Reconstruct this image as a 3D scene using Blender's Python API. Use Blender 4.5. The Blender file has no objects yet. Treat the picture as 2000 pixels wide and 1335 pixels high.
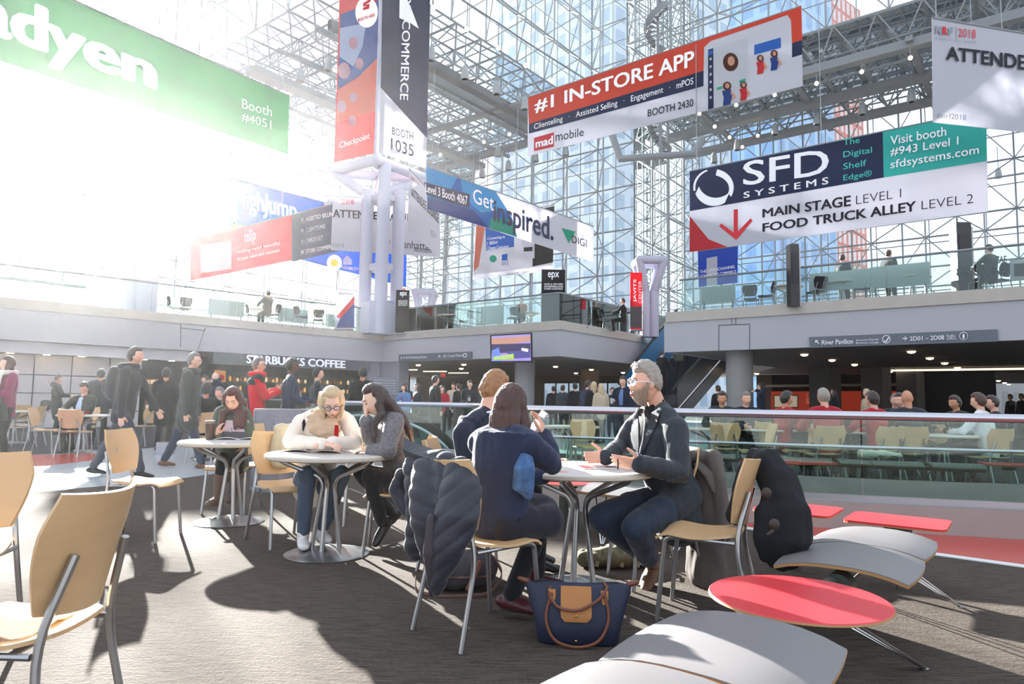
import bpy, bmesh, math, random
from mathutils import Vector as V, Matrix, noise as mnoise
from math import sin, cos, pi, radians, atan2, sqrt
sc = bpy.context.scene
COL = sc.collection
# ---------------------------------------------------------------- camera
F = 1333.0; PITCH = radians(4.9); ROLL = 0.016; HC = 1.15
CAMP = V((0, 0, HC))
RT = V((1, 0, 0)); UP = V((0, -sin(PITCH), cos(PITCH))); FW = V((0, cos(PITCH), sin(PITCH)))
cx_ = RT * cos(ROLL) + UP * sin(ROLL); cy_ = UP * cos(ROLL) - RT * sin(ROLL)
cd = bpy.data.cameras.new('camera'); cam = bpy.data.objects.new('camera', cd); COL.objects.link(cam)
cam.matrix_world = Matrix(((cx_.x, cy_.x, -FW.x, 0), (cx_.y, cy_.y, -FW.y, 0), (cx_.z, cy_.z, -FW.z, HC), (0, 0, 0, 1)))
cd.sensor_width = 36; cd.lens = 36 * F / 2000; cd.clip_start = .05; cd.clip_end = 2000
sc.camera = cam
# ---------------------------------------------------------------- light
SUN_AZ = radians(-30.5); SUN_EL = radians(16.5)
w = bpy.data.worlds.new('world'); sc.world = w; w.use_nodes = True
nt = w.node_tree; nt.nodes.clear()
sky = nt.nodes.new('ShaderNodeTexSky'); sky.sky_type = 'NISHITA'; sky.sun_disc = False
sky.sun_elevation = SUN_EL; sky.sun_rotation = SUN_AZ; sky.air_density = 1.1; sky.dust_density = 2.2; sky.ozone_density = 1.3
bg = nt.nodes.new('ShaderNodeBackground'); bg.inputs['Strength'].default_value = .13
wo = nt.nodes.new('ShaderNodeOutputWorld')
hs = nt.nodes.new('ShaderNodeHueSaturation'); hs.inputs['Saturation'].default_value = .5
nt.links.new(sky.outputs[0], hs.inputs['Color']); nt.links.new(hs.outputs[0], bg.inputs[0]); bg2 = nt.nodes.new('ShaderNodeBackground'); bg2.inputs[0].default_value = (.80, .88, 1, 1); bg2.inputs[1].default_value = 1.05; ads = nt.nodes.new('ShaderNodeAddShader')   # even pale sky light added to lift the shaded balcony faces
nt.links.new(bg.outputs[0], ads.inputs[0]); nt.links.new(bg2.outputs[0], ads.inputs[1]); nt.links.new(ads.outputs[0], wo.inputs[0])
sl = bpy.data.lights.new('sun', 'SUN'); so = bpy.data.objects.new('sun', sl); COL.objects.link(so)
sl.energy = 48; sl.angle = radians(.53); sl.color = (1, .95, .88)
SUND = V((sin(SUN_AZ) * cos(SUN_EL), cos(SUN_AZ) * cos(SUN_EL), sin(SUN_EL)))
so.rotation_euler = SUND.to_track_quat('Z', 'Y').to_euler(); so.location = SUND * 60
sc.view_settings.view_transform = 'Standard'; sc.view_settings.look = 'None'; sc.view_settings.gamma = 1
sc.view_settings.use_curve_mapping = False; sc.view_settings.exposure = 0.08
sc.cycles.max_bounces = 7; sc.cycles.diffuse_bounces = 4; sc.cycles.glossy_bounces = 3
sc.cycles.transmission_bounces = 3; sc.cycles.transparent_max_bounces = 20; sc.cycles.volume_bounces = 0
sc.cycles.caustics_reflective = False; sc.cycles.caustics_refractive = False
sc.cycles.sample_clamp_indirect = 6
# ---------------------------------------------------------------- pixel -> place helpers
def ray(px, py):
    xc = (px - 1000) / F; yc = (667.5 - py) / F
    xr = xc * cos(ROLL) - yc * sin(ROLL); yu = xc * sin(ROLL) + yc * cos(ROLL)
    return RT * xr + UP * yu + FW
def at(px, py, d):
    r = ray(px, py); return CAMP + r * (d / r.y)
def hz(px, py, z):
    r = ray(px, py); return CAMP + r * ((z - HC) / r.z)
def fl(px, py): return hz(px, py, 0.0)
def gx(px, d, z=0.0):        # floor place below a picture column at a distance
    p = at(px, 780, d); return V((p.x, d, z))
# ---------------------------------------------------------------- materials
MATS = {}
def mat(name, col, rough=.55, metal=0., var=0., scale=12., bump=0., bscale=None, emis=0., spec=.5, sheen=0., stretch=None, coat=0.):
    if name in MATS: return MATS[name]
    m = bpy.data.materials.new(name); m.use_nodes = True; t = m.node_tree; b = t.nodes['Principled BSDF']
    c = (*col, 1); b.inputs['Base Color'].default_value = c; b.inputs['Roughness'].default_value = rough
    b.inputs['Metallic'].default_value = metal; b.inputs['Specular IOR Level'].default_value = spec
    if sheen: b.inputs['Sheen Weight'].default_value = sheen
    if coat: b.inputs['Coat Weight'].default_value = coat
    if emis: b.inputs['Emission Color'].default_value = c; b.inputs['Emission Strength'].default_value = emis
    if var or bump:
        tc = t.nodes.new('ShaderNodeTexCoord'); n = t.nodes.new('ShaderNodeTexNoise'); n.inputs['Scale'].default_value = scale; n.inputs['Detail'].default_value = 5
        src = tc.outputs['Object']
        if stretch:
            mp = t.nodes.new('ShaderNodeMapping'); mp.inputs['Scale'].default_value = stretch; t.links.new(src, mp.inputs[0]); src = mp.outputs[0]
        t.links.new(src, n.inputs['Vector'])
        if var:
            mx = t.nodes.new('ShaderNodeMix'); mx.data_type = 'RGBA'
            mx.inputs[6].default_value = (*[max(0, x * (1 - var)) for x in col], 1); mx.inputs[7].default_value = (*[min(1, x * (1 + var)) for x in col], 1)
            t.links.new(n.outputs[0], mx.inputs[0]); t.links.new(mx.outputs[2], b.inputs['Base Color'])
            if emis: t.links.new(mx.outputs[2], b.inputs['Emission Color'])
        if bump:
            n2 = n
            if bscale:
                n2 = t.nodes.new('ShaderNodeTexNoise'); n2.inputs['Scale'].default_value = bscale; t.links.new(src, n2.inputs['Vector'])
            bp = t.nodes.new('ShaderNodeBump'); bp.inputs['Strength'].default_value = bump; bp.inputs['Distance'].default_value = .01
            t.links.new(n2.outputs[0], bp.inputs['Height']); t.links.new(bp.outputs[0], b.inputs['Normal'])
    MATS[name] = m; return m
def srgb(r, g, b):
    f = lambda c: ((c / 255) / 12.92 if c / 255 <= .04045 else ((c / 255 + .055) / 1.055) ** 2.4)
    return (f(r), f(g), f(b))
def glass(name, tint, refl=.06, haze=0.):
    if name in MATS: return MATS[name]
    m = bpy.data.materials.new(name); m.use_nodes = True; t = m.node_tree; t.nodes.clear()
    o = t.nodes.new('ShaderNodeOutputMaterial'); tr = t.nodes.new('ShaderNodeBsdfTransparent'); tr.inputs[0].default_value = (*tint, 1)
    gl = t.nodes.new('ShaderNodeBsdfGlossy'); gl.inputs['Roughness'].default_value = .02 + haze; gl.inputs[0].default_value = (.9, .95, .95, 1)
    fr = t.nodes.new('ShaderNodeFresnel'); fr.inputs[0].default_value = 1.45
    mx = t.nodes.new('ShaderNodeMixShader'); mth = t.nodes.new('ShaderNodeMath'); mth.operation = 'MULTIPLY'; mth.inputs[1].default_value = refl / .04
    mth.use_clamp = True
    t.links.new(fr.outputs[0], mth.inputs[0]); t.links.new(mth.outputs[0], mx.inputs[0])
    t.links.new(tr.outputs[0], mx.inputs[1]); t.links.new(gl.outputs[0], mx.inputs[2]); t.links.new(mx.outputs[0], o.inputs[0])
    MATS[name] = m; return m
# ---------------------------------------------------------------- mesh builder
class MB:
    def __init__(s): s.v = []; s.f = []; s.m = []; s.cm = 0
    def face(s, ids): s.f.append(tuple(ids)); s.m.append(s.cm)
    def add(s, vs, fs):
        o = len(s.v); s.v += [tuple(x) for x in vs]
        for f in fs: s.face([o + i for i in f])
    def box(s, c, size, rz=0., mtx=None):
        hx, hy, hz_ = size[0] / 2, size[1] / 2, size[2] / 2; R = Matrix.Rotation(rz, 3, 'Z') if mtx is None else mtx
        vs = [V(c) + R @ V((x * hx, y * hy, z * hz_)) for z in (-1, 1) for y in (-1, 1) for x in (-1, 1)]
        s.add(vs, [(0, 2, 3, 1), (4, 5, 7, 6), (0, 1, 5, 4), (2, 6, 7, 3), (0, 4, 6, 2), (1, 3, 7, 5)])
    def hexa(s, a, b):       # two matching quads
        s.add(list(a) + list(b), [(3, 2, 1, 0), (4, 5, 6, 7), (0, 1, 5, 4), (1, 2, 6, 5), (2, 3, 7, 6), (3, 0, 4, 7)])
    def prism(s, pts, z0, z1):   # closed outline on the floor plane
        n = len(pts); o = len(s.v)
        a = sum(pts[i][0] * pts[(i + 1) % n][1] - pts[(i + 1) % n][0] * pts[i][1] for i in range(n))
        if a < 0: pts = pts[::-1]
        s.v += [(p[0], p[1], z0) for p in pts] + [(p[0], p[1], z1) for p in pts]
        s.face([o + i for i in range(n)][::-1]); s.face([o + n + i for i in range(n)])
        for i in range(n): j = (i + 1) % n; s.face([o + i, o + j, o + n + j, o + n + i])
    def rings(s, rs, cap=True, closed=True):
        o = len(s.v); n = len(rs[0])
        for r in rs: s.v += [tuple(p) for p in r]
        for i in range(len(rs) - 1):
            for k in range(n if closed else n - 1):
                l = (k + 1) % n; s.face([o + i * n + k, o + i * n + l, o + (i + 1) * n + l, o + (i + 1) * n + k])
        if cap and closed:
            s.face([o + k for k in range(n)][::-1]); s.face([o + (len(rs) - 1) * n + k for k in range(n)])
    def tube(s, pts, r, n=8, side=None, cap=True):
        # r: number, list of numbers, or list of (a,b) pairs; side: reference for a
        pts = [V(p) for p in pts]; m = len(pts)
        if not isinstance(r, (list, tuple)): r = [r] * m
        rs = []; ps = None
        for i in range(m):
            t = ((pts[min(i + 1, m - 1)] - pts[i]).normalized() + (pts[i] - pts[max(i - 1, 0)]).normalized())
            if t.length < 1e-6: t = V((0, 0, 1))
            t.normalize()
            if ps is None:
                ref = V(side) if side is not None else (V((1, 0, 0)) if abs(t.x) < .8 else V((0, 1, 0)))
            else: ref = V(side) if side is not None else ps
            a = ref - t * ref.dot(t)
            if a.length < 1e-4: a = t.orthogonal()
            a.normalize(); ps = a; b = t.cross(a)
            ra, rb = r[i] if isinstance(r[i], (list, tuple)) else (r[i], r[i])
            rs.append([pts[i] + a * (ra * cos(2 * pi * k / n)) + b * (rb * sin(2 * pi * k / n)) for k in range(n)])
        s.rings(rs, cap)
    def capsule(s, pts, r, n=12, side=None):      # tube with rounded ends
        pts = [V(p) for p in pts]; r = [x if isinstance(x, (list, tuple)) else (x, x) for x in (r if isinstance(r, list) else [r] * len(pts))]
        d0 = (pts[0] - pts[1]).normalized(); d1 = (pts[-1] - pts[-2]).normalized()
        P = []; R = []
        for q in (.97, .8, .45): k = sqrt(1 - q * q); e = min(r[0]); P.append(pts[0] + d0 * e * q); R.append((r[0][0] * k, r[0][1] * k))
        P += pts; R += r
        for q in (.45, .8, .97): k = sqrt(1 - q * q); e = min(r[-1]); P.append(pts[-1] + d1 * e * q); R.append((r[-1][0] * k, r[-1][1] * k))
        s.tube(P, R, n, side)
    def ell(s, c, rad, n=16, m=10, mtx=None):
        R = mtx if mtx is not None else Matrix.Identity(3); rs = []
        for i in range(m + 1):
            th = -pi / 2 + pi * (i + .02) / (m + .04)
            rs.append([V(c) + R @ V((rad[0] * cos(th) * cos(2 * pi * k / n), rad[1] * cos(th) * sin(2 * pi * k / n), rad[2] * sin(th))) for k in range(n)])
        s.rings(rs)
    def lathe(s, prof, c=(0, 0, 0), n=24):
        s.rings([[(c[0] + r * cos(2 * pi * k / n), c[1] + r * sin(2 * pi * k / n), c[2] + z) for k in range(n)] for r, z in prof])
    def sheet(s, grid, th):      # grid of points thickened along its own normals
        nu = len(grid); nv = len(grid[0]); g = [[V(p) for p in row] for row in grid]
        nor = []
        for i in range(nu):
            row = []
            for j in range(nv):
                a = g[min(i + 1, nu - 1)][j] - g[max(i - 1, 0)][j]; b = g[i][min(j + 1, nv - 1)] - g[i][max(j - 1, 0)]
                n_ = a.cross(b); row.append(n_.normalized() if n_.length > 1e-9 else V((0, 0, 1)))
            nor.append(row)
        o = len(s.v); k = nu * nv
        for sgn in (1, -1):
            for i in range(nu):
                for j in range(nv): s.v.append(tuple(g[i][j] + nor[i][j] * (th / 2 * sgn)))
        I = lambda i, j, q=0: o + q * k + i * nv + j
        for i in range(nu - 1):
            for j in range(nv - 1):
                s.face([I(i, j), I(i + 1, j), I(i + 1, j + 1), I(i, j + 1)]); s.face([I(i, j, 1), I(i, j + 1, 1), I(i + 1, j + 1, 1), I(i + 1, j, 1)])
        for i in range(nu - 1):
            s.face([I(i, 0), I(i, 0, 1), I(i + 1, 0, 1), I(i + 1, 0)]); s.face([I(i, nv - 1), I(i + 1, nv - 1), I(i + 1, nv - 1, 1), I(i, nv - 1, 1)])
        for j in range(nv - 1):
            s.face([I(0, j), I(0, j + 1), I(0, j + 1, 1), I(0, j, 1)]); s.face([I(nu - 1, j), I(nu - 1, j, 1), I(nu - 1, j + 1, 1), I(nu - 1, j + 1)])
    def mesh(s, name, mats, smooth=False, recalc=False):
        me = bpy.data.meshes.new(name); me.from_pydata(s.v, [], s.f)
        for m in (mats if isinstance(mats, (list, tuple)) else [mats]): me.materials.append(m)
        if any(s.m): me.polygons.foreach_set('material_index', s.m)
        if recalc:
            b = bmesh.new(); b.from_mesh(me); bmesh.ops.recalc_face_normals(b, faces=b.faces); b.to_mesh(me); b.free()
        if smooth:
            me.polygons.foreach_set('use_smooth', [True] * len(me.polygons))
            if smooth != 'all':
                try: me.set_sharp_from_angle(angle=radians(40))
                except Exception: pass
        me.update(); return me
    def build(s, name, mats, parent=None, smooth=False, world=False, kind=None, recalc=False):
        o = bpy.data.objects.new(name, s.mesh(name, mats, smooth, recalc)); COL.objects.link(o)
        if parent is not None:
            o.parent = parent
            if world: o.matrix_parent_inverse = wm(parent).inverted()
        if kind: o['kind'] = kind
        return o
def wm(o):
    return Matrix.LocRotScale(o.location, o.rotation_euler, o.scale)
def tag(o, label, cat, group=None, kind=None):
    o['label'] = label; o['category'] = cat
    if group: o['group'] = group
    if kind: o['kind'] = kind
    return o
def empty(name, loc=(0, 0, 0), rz=0.):
    o = bpy.data.objects.new(name, None); COL.objects.link(o); o.location = loc; o.rotation_euler = (0, 0, rz); o.empty_display_size = .1; return o
def thing(name, label, cat, loc=(0, 0, 0), rz=0., group=None): return tag(empty(name, loc, rz), label, cat, group)
KIDS = {}
def kids(o):
    return [c for c in COL.objects if c.parent == o]
def dup(root, loc, rz=0., label=None, group=None, swap=None):
    r = root.copy(); COL.objects.link(r); r.location = loc; r.rotation_euler = (0, 0, rz)
    if label: r['label'] = label
    if group: r['group'] = group
    if root.name not in KIDS: KIDS[root.name] = [(c, kids(c)) for c in kids(root)]
    for ch, gs in KIDS[root.name]:
        c = ch.copy(); COL.objects.link(c); c.parent = r
        for g in gs: d = g.copy(); COL.objects.link(d); d.parent = c
        if swap:
            for q in [c]:
                for i, sl_ in enumerate(q.material_slots):
                    mo_ = sl_.material
                    if mo_ and mo_.name in swap: sl_.link = 'OBJECT'; sl_.material = swap[mo_.name]
    return r
def lerp(a, b, t): return a + (b - a) * t
def arc(c, r, a0, a1, n, ax1, ax2): return [V(c) + V(ax1) * (r * cos(lerp(a0, a1, i / n))) + V(ax2) * (r * sin(lerp(a0, a1, i / n))) for i in range(n + 1)]
def fillet(pts, r, n=5):
    pts = [V(p) for p in pts]; out = [pts[0]]
    for i in range(1, len(pts) - 1):
        a, b, c = pts[i - 1], pts[i], pts[i + 1]; u = (a - b); w_ = (c - b); k = min(r, u.length * .45, w_.length * .45)
        p, q = b + u.normalized() * k, b + w_.normalized() * k
        for j in range(n + 1): t = j / n; out.append(p * (1 - t) ** 2 + b * (2 * t * (1 - t)) + q * t * t)
    out.append(pts[-1]); return out
# ---------------------------------------------------------------- lettering
TXT = {}
def text_mesh(s, bold=0., spacing=1., align='LEFT'):
    k = (s, bold, spacing, align)
    if k in TXT: return TXT[k]
    cu = bpy.data.curves.new('lettering', 'FONT'); cu.body = s; cu.size = 1; cu.offset = min(bold, 0); cu.space_character = spacing; cu.resolution_u = 3; cu.align_x = align
    ob = bpy.data.objects.new('lettering', cu); COL.objects.link(ob)
    dg = bpy.context.evaluated_depsgraph_get(); me = bpy.data.meshes.new_from_object(ob.evaluated_get(dg))
    vs = [tuple(v.co) for v in me.vertices]; fs = [tuple(p.vertices) for p in me.polygons]
    bpy.data.objects.remove(ob); bpy.data.curves.remove(cu); bpy.data.meshes.remove(me)
    if bold > .003:      # heavier strokes: the same outlines set again, a hair apart
        V0, F0 = vs, fs; vs = []; fs = []
        for dx, dy in ((-bold, 0), (bold, 0), (0, bold * .6), (0, -bold * .6), (bold * .7, bold * .5), (-bold * .7, bold * .5), (bold * .7, -bold * .5), (-bold * .7, -bold * .5)):
            o_ = len(vs); vs += [(x + dx, y + dy, z + .0012 * o_ / max(1, len(V0))) for x, y, z in V0]; fs += [tuple(i + o_ for i in f) for f in F0]
    TXT[k] = (vs, fs); return TXT[k]
# ================================================================ the building shell
S = .766                                   # the building's distances were first set for a 5 m balcony
DA = V((.62, .785, 0)).normalized(); DB = V((-.785, .62, 0)).normalized()
MZ = HC + 3.85 * S                         # balcony kerb top, about 4.1 m
ZC = HC + 3.42 * S; ZF = HC + 2.15 * S     # kerb bottom, fascia bottom
ZR = HC + 18.35 * 1.2; ZT = HC + 37 * 1.2
SU = 1.2                                   # the glass envelope stands further back
def SC(x, y): return V((x * SU, y * SU, 0))
m_fascia = mat('painted_fascia', srgb(176, 174, 180), .7, var=.03, scale=1.2)
m_kerb = mat('cast_concrete', srgb(184, 176, 168), .8, var=.12, scale=3, bump=.15)
m_soffit = mat('soffit_paint', srgb(132, 124, 116), .8, var=.05, scale=2)
m_steel = mat('white_painted_steel', srgb(142, 150, 155), .5, var=.03, scale=.5)
m_steel2 = mat('grey_painted_steel', srgb(120, 126, 132), .5)
m_glassF = glass('facade_glass', (.93, .96, .97), .05)
m_glassR = glass('roof_glass', (.55, .66, .74), .05)
m_glassB = glass('railing_glass', (.84, .93, .91), .05)
m_glassN = glass('well_railing_glass', (.80, .90, .86), .055)
m_frost = mat('frosted_panel', srgb(168, 178, 182), .35, spec=.5)
m_alu = mat('brushed_aluminium', srgb(196, 196, 204), .28, 1., var=.05, scale=40, stretch=(1, 1, 8))
def carpet(name, c1, c2, sc_):
    m = mat(name, c1, .95, var=.01, scale=60, bump=.4, spec=.1); t = m.node_tree; b = t.nodes['Principled BSDF']
    tc = t.nodes.new('ShaderNodeTexCoord'); mp = t.nodes.new('ShaderNodeMapping'); mp.inputs['Rotation'].default_value = (0, 0, radians(-26)); mp.inputs['Scale'].default_value = (1.2, 22, 1)
    n = t.nodes.new('ShaderNodeTexNoise'); n.inputs['Scale'].default_value = sc_; n.inputs['Detail'].default_value = 8; n.inputs['Roughness'].default_value = .7
    n3 = t.nodes.new('ShaderNodeTexNoise'); n3.inputs['Scale'].default_value = 260; n3.inputs['Detail'].default_value = 3
    cr = t.nodes.new('ShaderNodeValToRGB'); cr.color_ramp.elements[0].color = (*c1, 1); cr.color_ramp.elements[1].color = (*c2, 1)
    cr.color_ramp.elements[0].position = .36; cr.color_ramp.elements[1].position = .64
    ad = t.nodes.new('ShaderNodeMath'); ad.operation = 'ADD'; ml = t.nodes.new('ShaderNodeMath'); ml.operation = 'MULTIPLY_ADD'; ml.inputs[1].default_value = .5; ml.inputs[2].default_value = -.25
    t.links.new(tc.outputs['Object'], mp.inputs[0]); t.links.new(mp.outputs[0], n.inputs[0]); t.links.new(tc.outputs['Object'], n3.inputs[0])
    t.links.new(n3.outputs[0], ml.inputs[0]); t.links.new(n.outputs[0], ad.inputs[0]); t.links.new(ml.outputs[0], ad.inputs[1]); t.links.new(ad.outputs[0], cr.inputs[0]); t.links.new(cr.outputs[0], b.inputs['Base Color'])
    return m
m_carpet = carpet('brown_loop_carpet', srgb(54, 47, 43), srgb(98, 90, 83), 5)
m_carpet2 = carpet('grey_loop_carpet', srgb(58, 56, 60), srgb(84, 82, 86), 5)
m_terr = mat('polished_terrazzo', srgb(190, 196, 200), .22, var=.08, scale=30)
m_redfl = mat('red_floor_inlay', srgb(196, 70, 58), .25, var=.08, scale=6)
m_white = mat('white_strip', srgb(225, 225, 224), .5)

# ---- floor
b = MB(); b.prism([(-60, -6), (40, -6), (40, 60), (-60, 60)], -.3, 0); b.build('floor', m_carpet2, kind='structure')
E = lambda px, py: fl(px, py)
ca, cb = E(1140, 990), E(2000, 1110); dcar = (cb - ca).normalized()
near = [(-14, -4), (12, -4)]
c_r = cb + dcar * 5; c_l = ca - dcar * 1.6
lc = E(560, 905); ll = E(60, 962); ll2 = ll + (ll - E(330, 938)).normalized() * 6
carpet_pts = [(-14, -4), (12, -4), c_r.to_2d(), c_l.to_2d(), lc.to_2d(), E(330, 938).to_2d(), ll.to_2d(), ll2.to_2d()]
b = MB(); b.prism([tuple(p) for p in carpet_pts], 0, .006); b.build('floor_carpet', m_carpet, kind='structure')
b = MB(); wn = V((-dcar.y, dcar.x, 0))
if wn.y < 0: wn = -wn
def strip(bb, p, q, o0, o1, z0, z1): bb.prism([tuple((p + wn * o0).to_2d()), tuple((q + wn * o0).to_2d()), tuple((q + wn * o1).to_2d()), tuple((p + wn * o1).to_2d())], z0, z1)
strip(b, c_l, c_r, 0, .1, 0, .012); b.build('trim_1', m_white, kind='structure')
b = MB(); b.prism([tuple(v.to_2d()) for v in (ll2, ll, E(330, 938), lc, c_l, gx(1000, 8.3), gx(975, 11.2), E(560, 838), E(420, 862), E(235, 880), E(-300, 905), E(-900, 905))], 0, .003); b.build('floor_aisle', m_terr, kind='structure')
b = MB(); b.prism([tuple(v.to_2d()) for v in (gx(560, 16), gx(1330, 15), gx(1440, 20), gx(1500, 46), gx(700, 46), gx(560, 22))], 0, .003); b.build('floor_lobby_bounce', m_terr, kind='structure')  # pale far floor, added to bounce sunlight up to the balcony faces and soffit
# second carpet at the far left under the café seats
b = MB(); b.prism([tuple(E(-60, 918).to_2d()), tuple(E(60, 913).to_2d()), tuple(E(232, 893).to_2d()), tuple(E(175, 885).to_2d()), tuple(E(-60, 893).to_2d())], 0, .004)
b.build('floor_inlay_red', m_redfl, kind='structure')
# ---- near railing round the escalator well
RZ = 1.06
rp = [gx(2600, 5.6), gx(2000, 6.2), gx(1680, 6.55), gx(1360, 7.0), gx(1040, 7.55), gx(985, 7.7), gx(962, 9.3), gx(940, 11.6), gx(760, 12.0), gx(592, 12.35)]
b = MB(); strip_red = [tuple((c_l + wn * .1).to_2d()), tuple((c_r + wn * .1).to_2d()), tuple(gx(2600, 5.5).to_2d()), tuple(gx(2000, 6.1).to_2d()), tuple(gx(1680, 6.45).to_2d()), tuple(gx(1360, 6.9).to_2d()), tuple(gx(1040, 7.45).to_2d())]
b.prism(strip_red, 0, .005); b.build('floor_inlay_strip', m_redfl, kind='structure')
def offset_poly(pts, d):
    out = []
    for i, p in enumerate(pts):
        t = (pts[min(i + 1, len(pts) - 1)] - pts[max(i - 1, 0)]); t.z = 0; t.normalize(); out.append(p + V((-t.y, t.x, 0)) * d)
    return out
m_kerb2 = mat('well_kerb_concrete', srgb(158, 150, 146), .7, var=.1, scale=4)
b = MB(); b1 = offset_poly(rp, .11); b2 = offset_poly(rp, -.11)
for i in range(len(rp) - 1):
    q = [b1[i], b1[i + 1], b2[i + 1], b2[i]]
    b.hexa([V((p.x, p.y, 0)) for p in q], [V((p.x, p.y, .25)) for p in q])
b.build('trim_2', m_kerb2, kind='structure')
t = thing('well_railing', 'long glass railing with thick brushed metal handrail behind the seated group', 'railing', gx(1360, 7.0))
b = MB(); b.tube([p + V((0, 0, RZ)) for p in fillet(rp, .5)], .041, 14); b.build('handrail', m_alu, t, True, True)
b = MB(); b1 = offset_poly(rp, .03); b2 = offset_poly(rp, -.03)
for i in range(len(rp) - 1):
    q = [b1[i], b1[i + 1], b2[i + 1], b2[i]]
    b.hexa([V((p.x, p.y, .25)) for p in q], [V((p.x, p.y, .31)) for p in q])
b.build('base_channel', m_alu, t, False, True)
for i in range(len(rp) - 1):
    L = (rp[i + 1] - rp[i]).length; n = max(1, round(L / 1.45))
    for k in range(n):
        p, q = lerp(rp[i], rp[i + 1], k / n), lerp(rp[i], rp[i + 1], (k + 1) / n); e = (q - p).normalized() * .006; nn = V((-e.y, e.x, 0))
        b = MB(); b.hexa([p + e + V((0, 0, .3)) - nn, q - e + V((0, 0, .3)) - nn, q - e + V((0, 0, .3)) + nn, p + e + V((0, 0, .3)) + nn], [p + e + V((0, 0, RZ - .04)) - nn, q - e + V((0, 0, RZ - .04)) - nn, q - e + V((0, 0, RZ - .04)) + nn, p + e + V((0, 0, RZ - .04)) + nn])
        b.build('glass_pane', m_glassN, t, False, True)
# far side of the well: an upstand of concrete and its own low glass
fp = [gx(2500, 8.2), gx(2000, 8.5), gx(1680, 8.9), gx(1340, 9.6), gx(1060, 10.4)]
b = MB(); b1 = offset_poly(fp, .09); b2 = offset_poly(fp, -.09)
for i in range(len(fp) - 1):
    q = [b1[i], b1[i + 1], b2[i + 1], b2[i]]; b.hexa([V((p.x, p.y, 0)) for p in q], [V((p.x, p.y, .22)) for p in q])
b.build('trim_3', m_kerb2, kind='structure')
b = MB()
well = [rp[k] for k in (0, 1, 2, 3, 4, 5)] + [gx(1060, 10.4), gx(1340, 9.6), gx(1680, 8.9), gx(2000, 8.5), gx(2500, 8.2)]
b.prism([tuple(p.to_2d()) for p in well], .001, .004); b.build('floor_well', mat('well_floor', srgb(50, 58, 56), .35, var=.2, scale=1.5), kind='structure')
t = thing('far_railing', 'glass railing with slim metal rail on the far side of the escalator well', 'railing', gx(1680, 8.9))
b = MB(); b.tube([p + V((0, 0, .62)) for p in fp], .022, 8); b.build('handrail', m_alu, t, True, True)
for i in range(len(fp) - 1):
    n = 3
    for k in range(n):
        p, q = lerp(fp[i], fp[i + 1], k / n), lerp(fp[i], fp[i + 1], (k + 1) / n); e = (q - p).normalized() * .006; nn = V((-e.y, e.x, 0))
        b = MB(); b.hexa([p + e + V((0, 0, .2)) - nn, q - e + V((0, 0, .2)) - nn, q - e + V((0, 0, .2)) + nn, p + e + V((0, 0, .2)) + nn], [p + e + V((0, 0, .61)) - nn, q - e + V((0, 0, .61)) - nn, q - e + V((0, 0, .61)) + nn, p + e + V((0, 0, .61)) + nn])
        b.build('glass_pane', m_glassN, t, False, True)

# ---- balconies
P0 = hz(0, 580.5, MZ); P1 = hz(747, 651, MZ); P0x = P0 + (P0 - P1).normalized() * 16
P2 = hz(1093.5, 626, MZ); P3 = hz(1303, 663, MZ)
Q0 = hz(1307, 610, MZ); Q1 = hz(2000, 559, MZ); Q1x = Q1 + (Q1 - Q0).normalized() * 9
C0 = SC(-8.97, 52); C1 = SC(7.2, 40); C2 = SC(11.7, 46); C3 = C2 - DB * 34 * SU
FLx = C0 - DA * 46 * SU
E1 = SC(-19.9, 38.2); E2 = SC(-6.4, 27.6); E3 = SC(4.8, 41.8); G1 = SC(12.1, 45.7)
G2 = G1 - DA * 9 * SU; G3 = G2 - DB * 30 * SU; G4 = G1 - DB * 30 * SU
def slab(name, pts, z0, z1, m):
    b = MB(); b.prism([(p[0], p[1]) for p in pts], z0, z1); return b.build(name, m, kind='structure')
left_poly = [P0x, P1, C0, FLx]; mid_poly = [P1, P2, P3, P3 + DA * 12, C1, C0]; right_poly = [Q0, Q1x, Q1x + DA * 36, Q0 + DA * 36]
slab('floor_balcony_left', left_poly, ZF + .02, MZ - .12, m_soffit)
slab('floor_balcony_middle', mid_poly, ZF + .02, MZ - .12, m_soffit)
slab('floor_balcony_right', right_poly, ZF + .02, MZ - .12, m_soffit)
slab('floor_balcony_link', [P3 + DA * 10, Q0 + DA * 11, Q0 + DA * 40, P3 + DA * 40], ZF + .03, MZ - .14, m_soffit)
def band(name, pts, z0, z1, off, th, m):
    b = MB()
    for i in range(len(pts) - 1):
        p, q = pts[i].copy(), pts[i + 1].copy(); p.z = q.z = 0; t = (q - p).normalized(); n = V((t.y, -t.x, 0))
        if n.dot(-p) < 0: n = -n
        p2, q2 = p - t * off, q + t * off
        quad = [p2 + n * off, q2 + n * off, q2 + n * (off - th), p2 + n * (off - th)]
        b.hexa([v + V((0, 0, z0)) for v in quad], [v + V((0, 0, z1)) for v in quad])
    return b.build(name, m, kind='structure', recalc=True)
for nm, pts in (('left', [P0x, P1]), ('middle', [P1, P2, P3]), ('right', [Q0, Q1x])):
    band('wall_balcony_' + nm, pts, ZF, ZC, .04, .25, m_fascia)
    band('trim_kerb_' + nm, pts, ZC, MZ, .09, .5, m_kerb)
band('wall_balcony_return', [Q0, Q0 + DA * 9], ZF, ZC, .04, .2, m_fascia)
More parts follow.
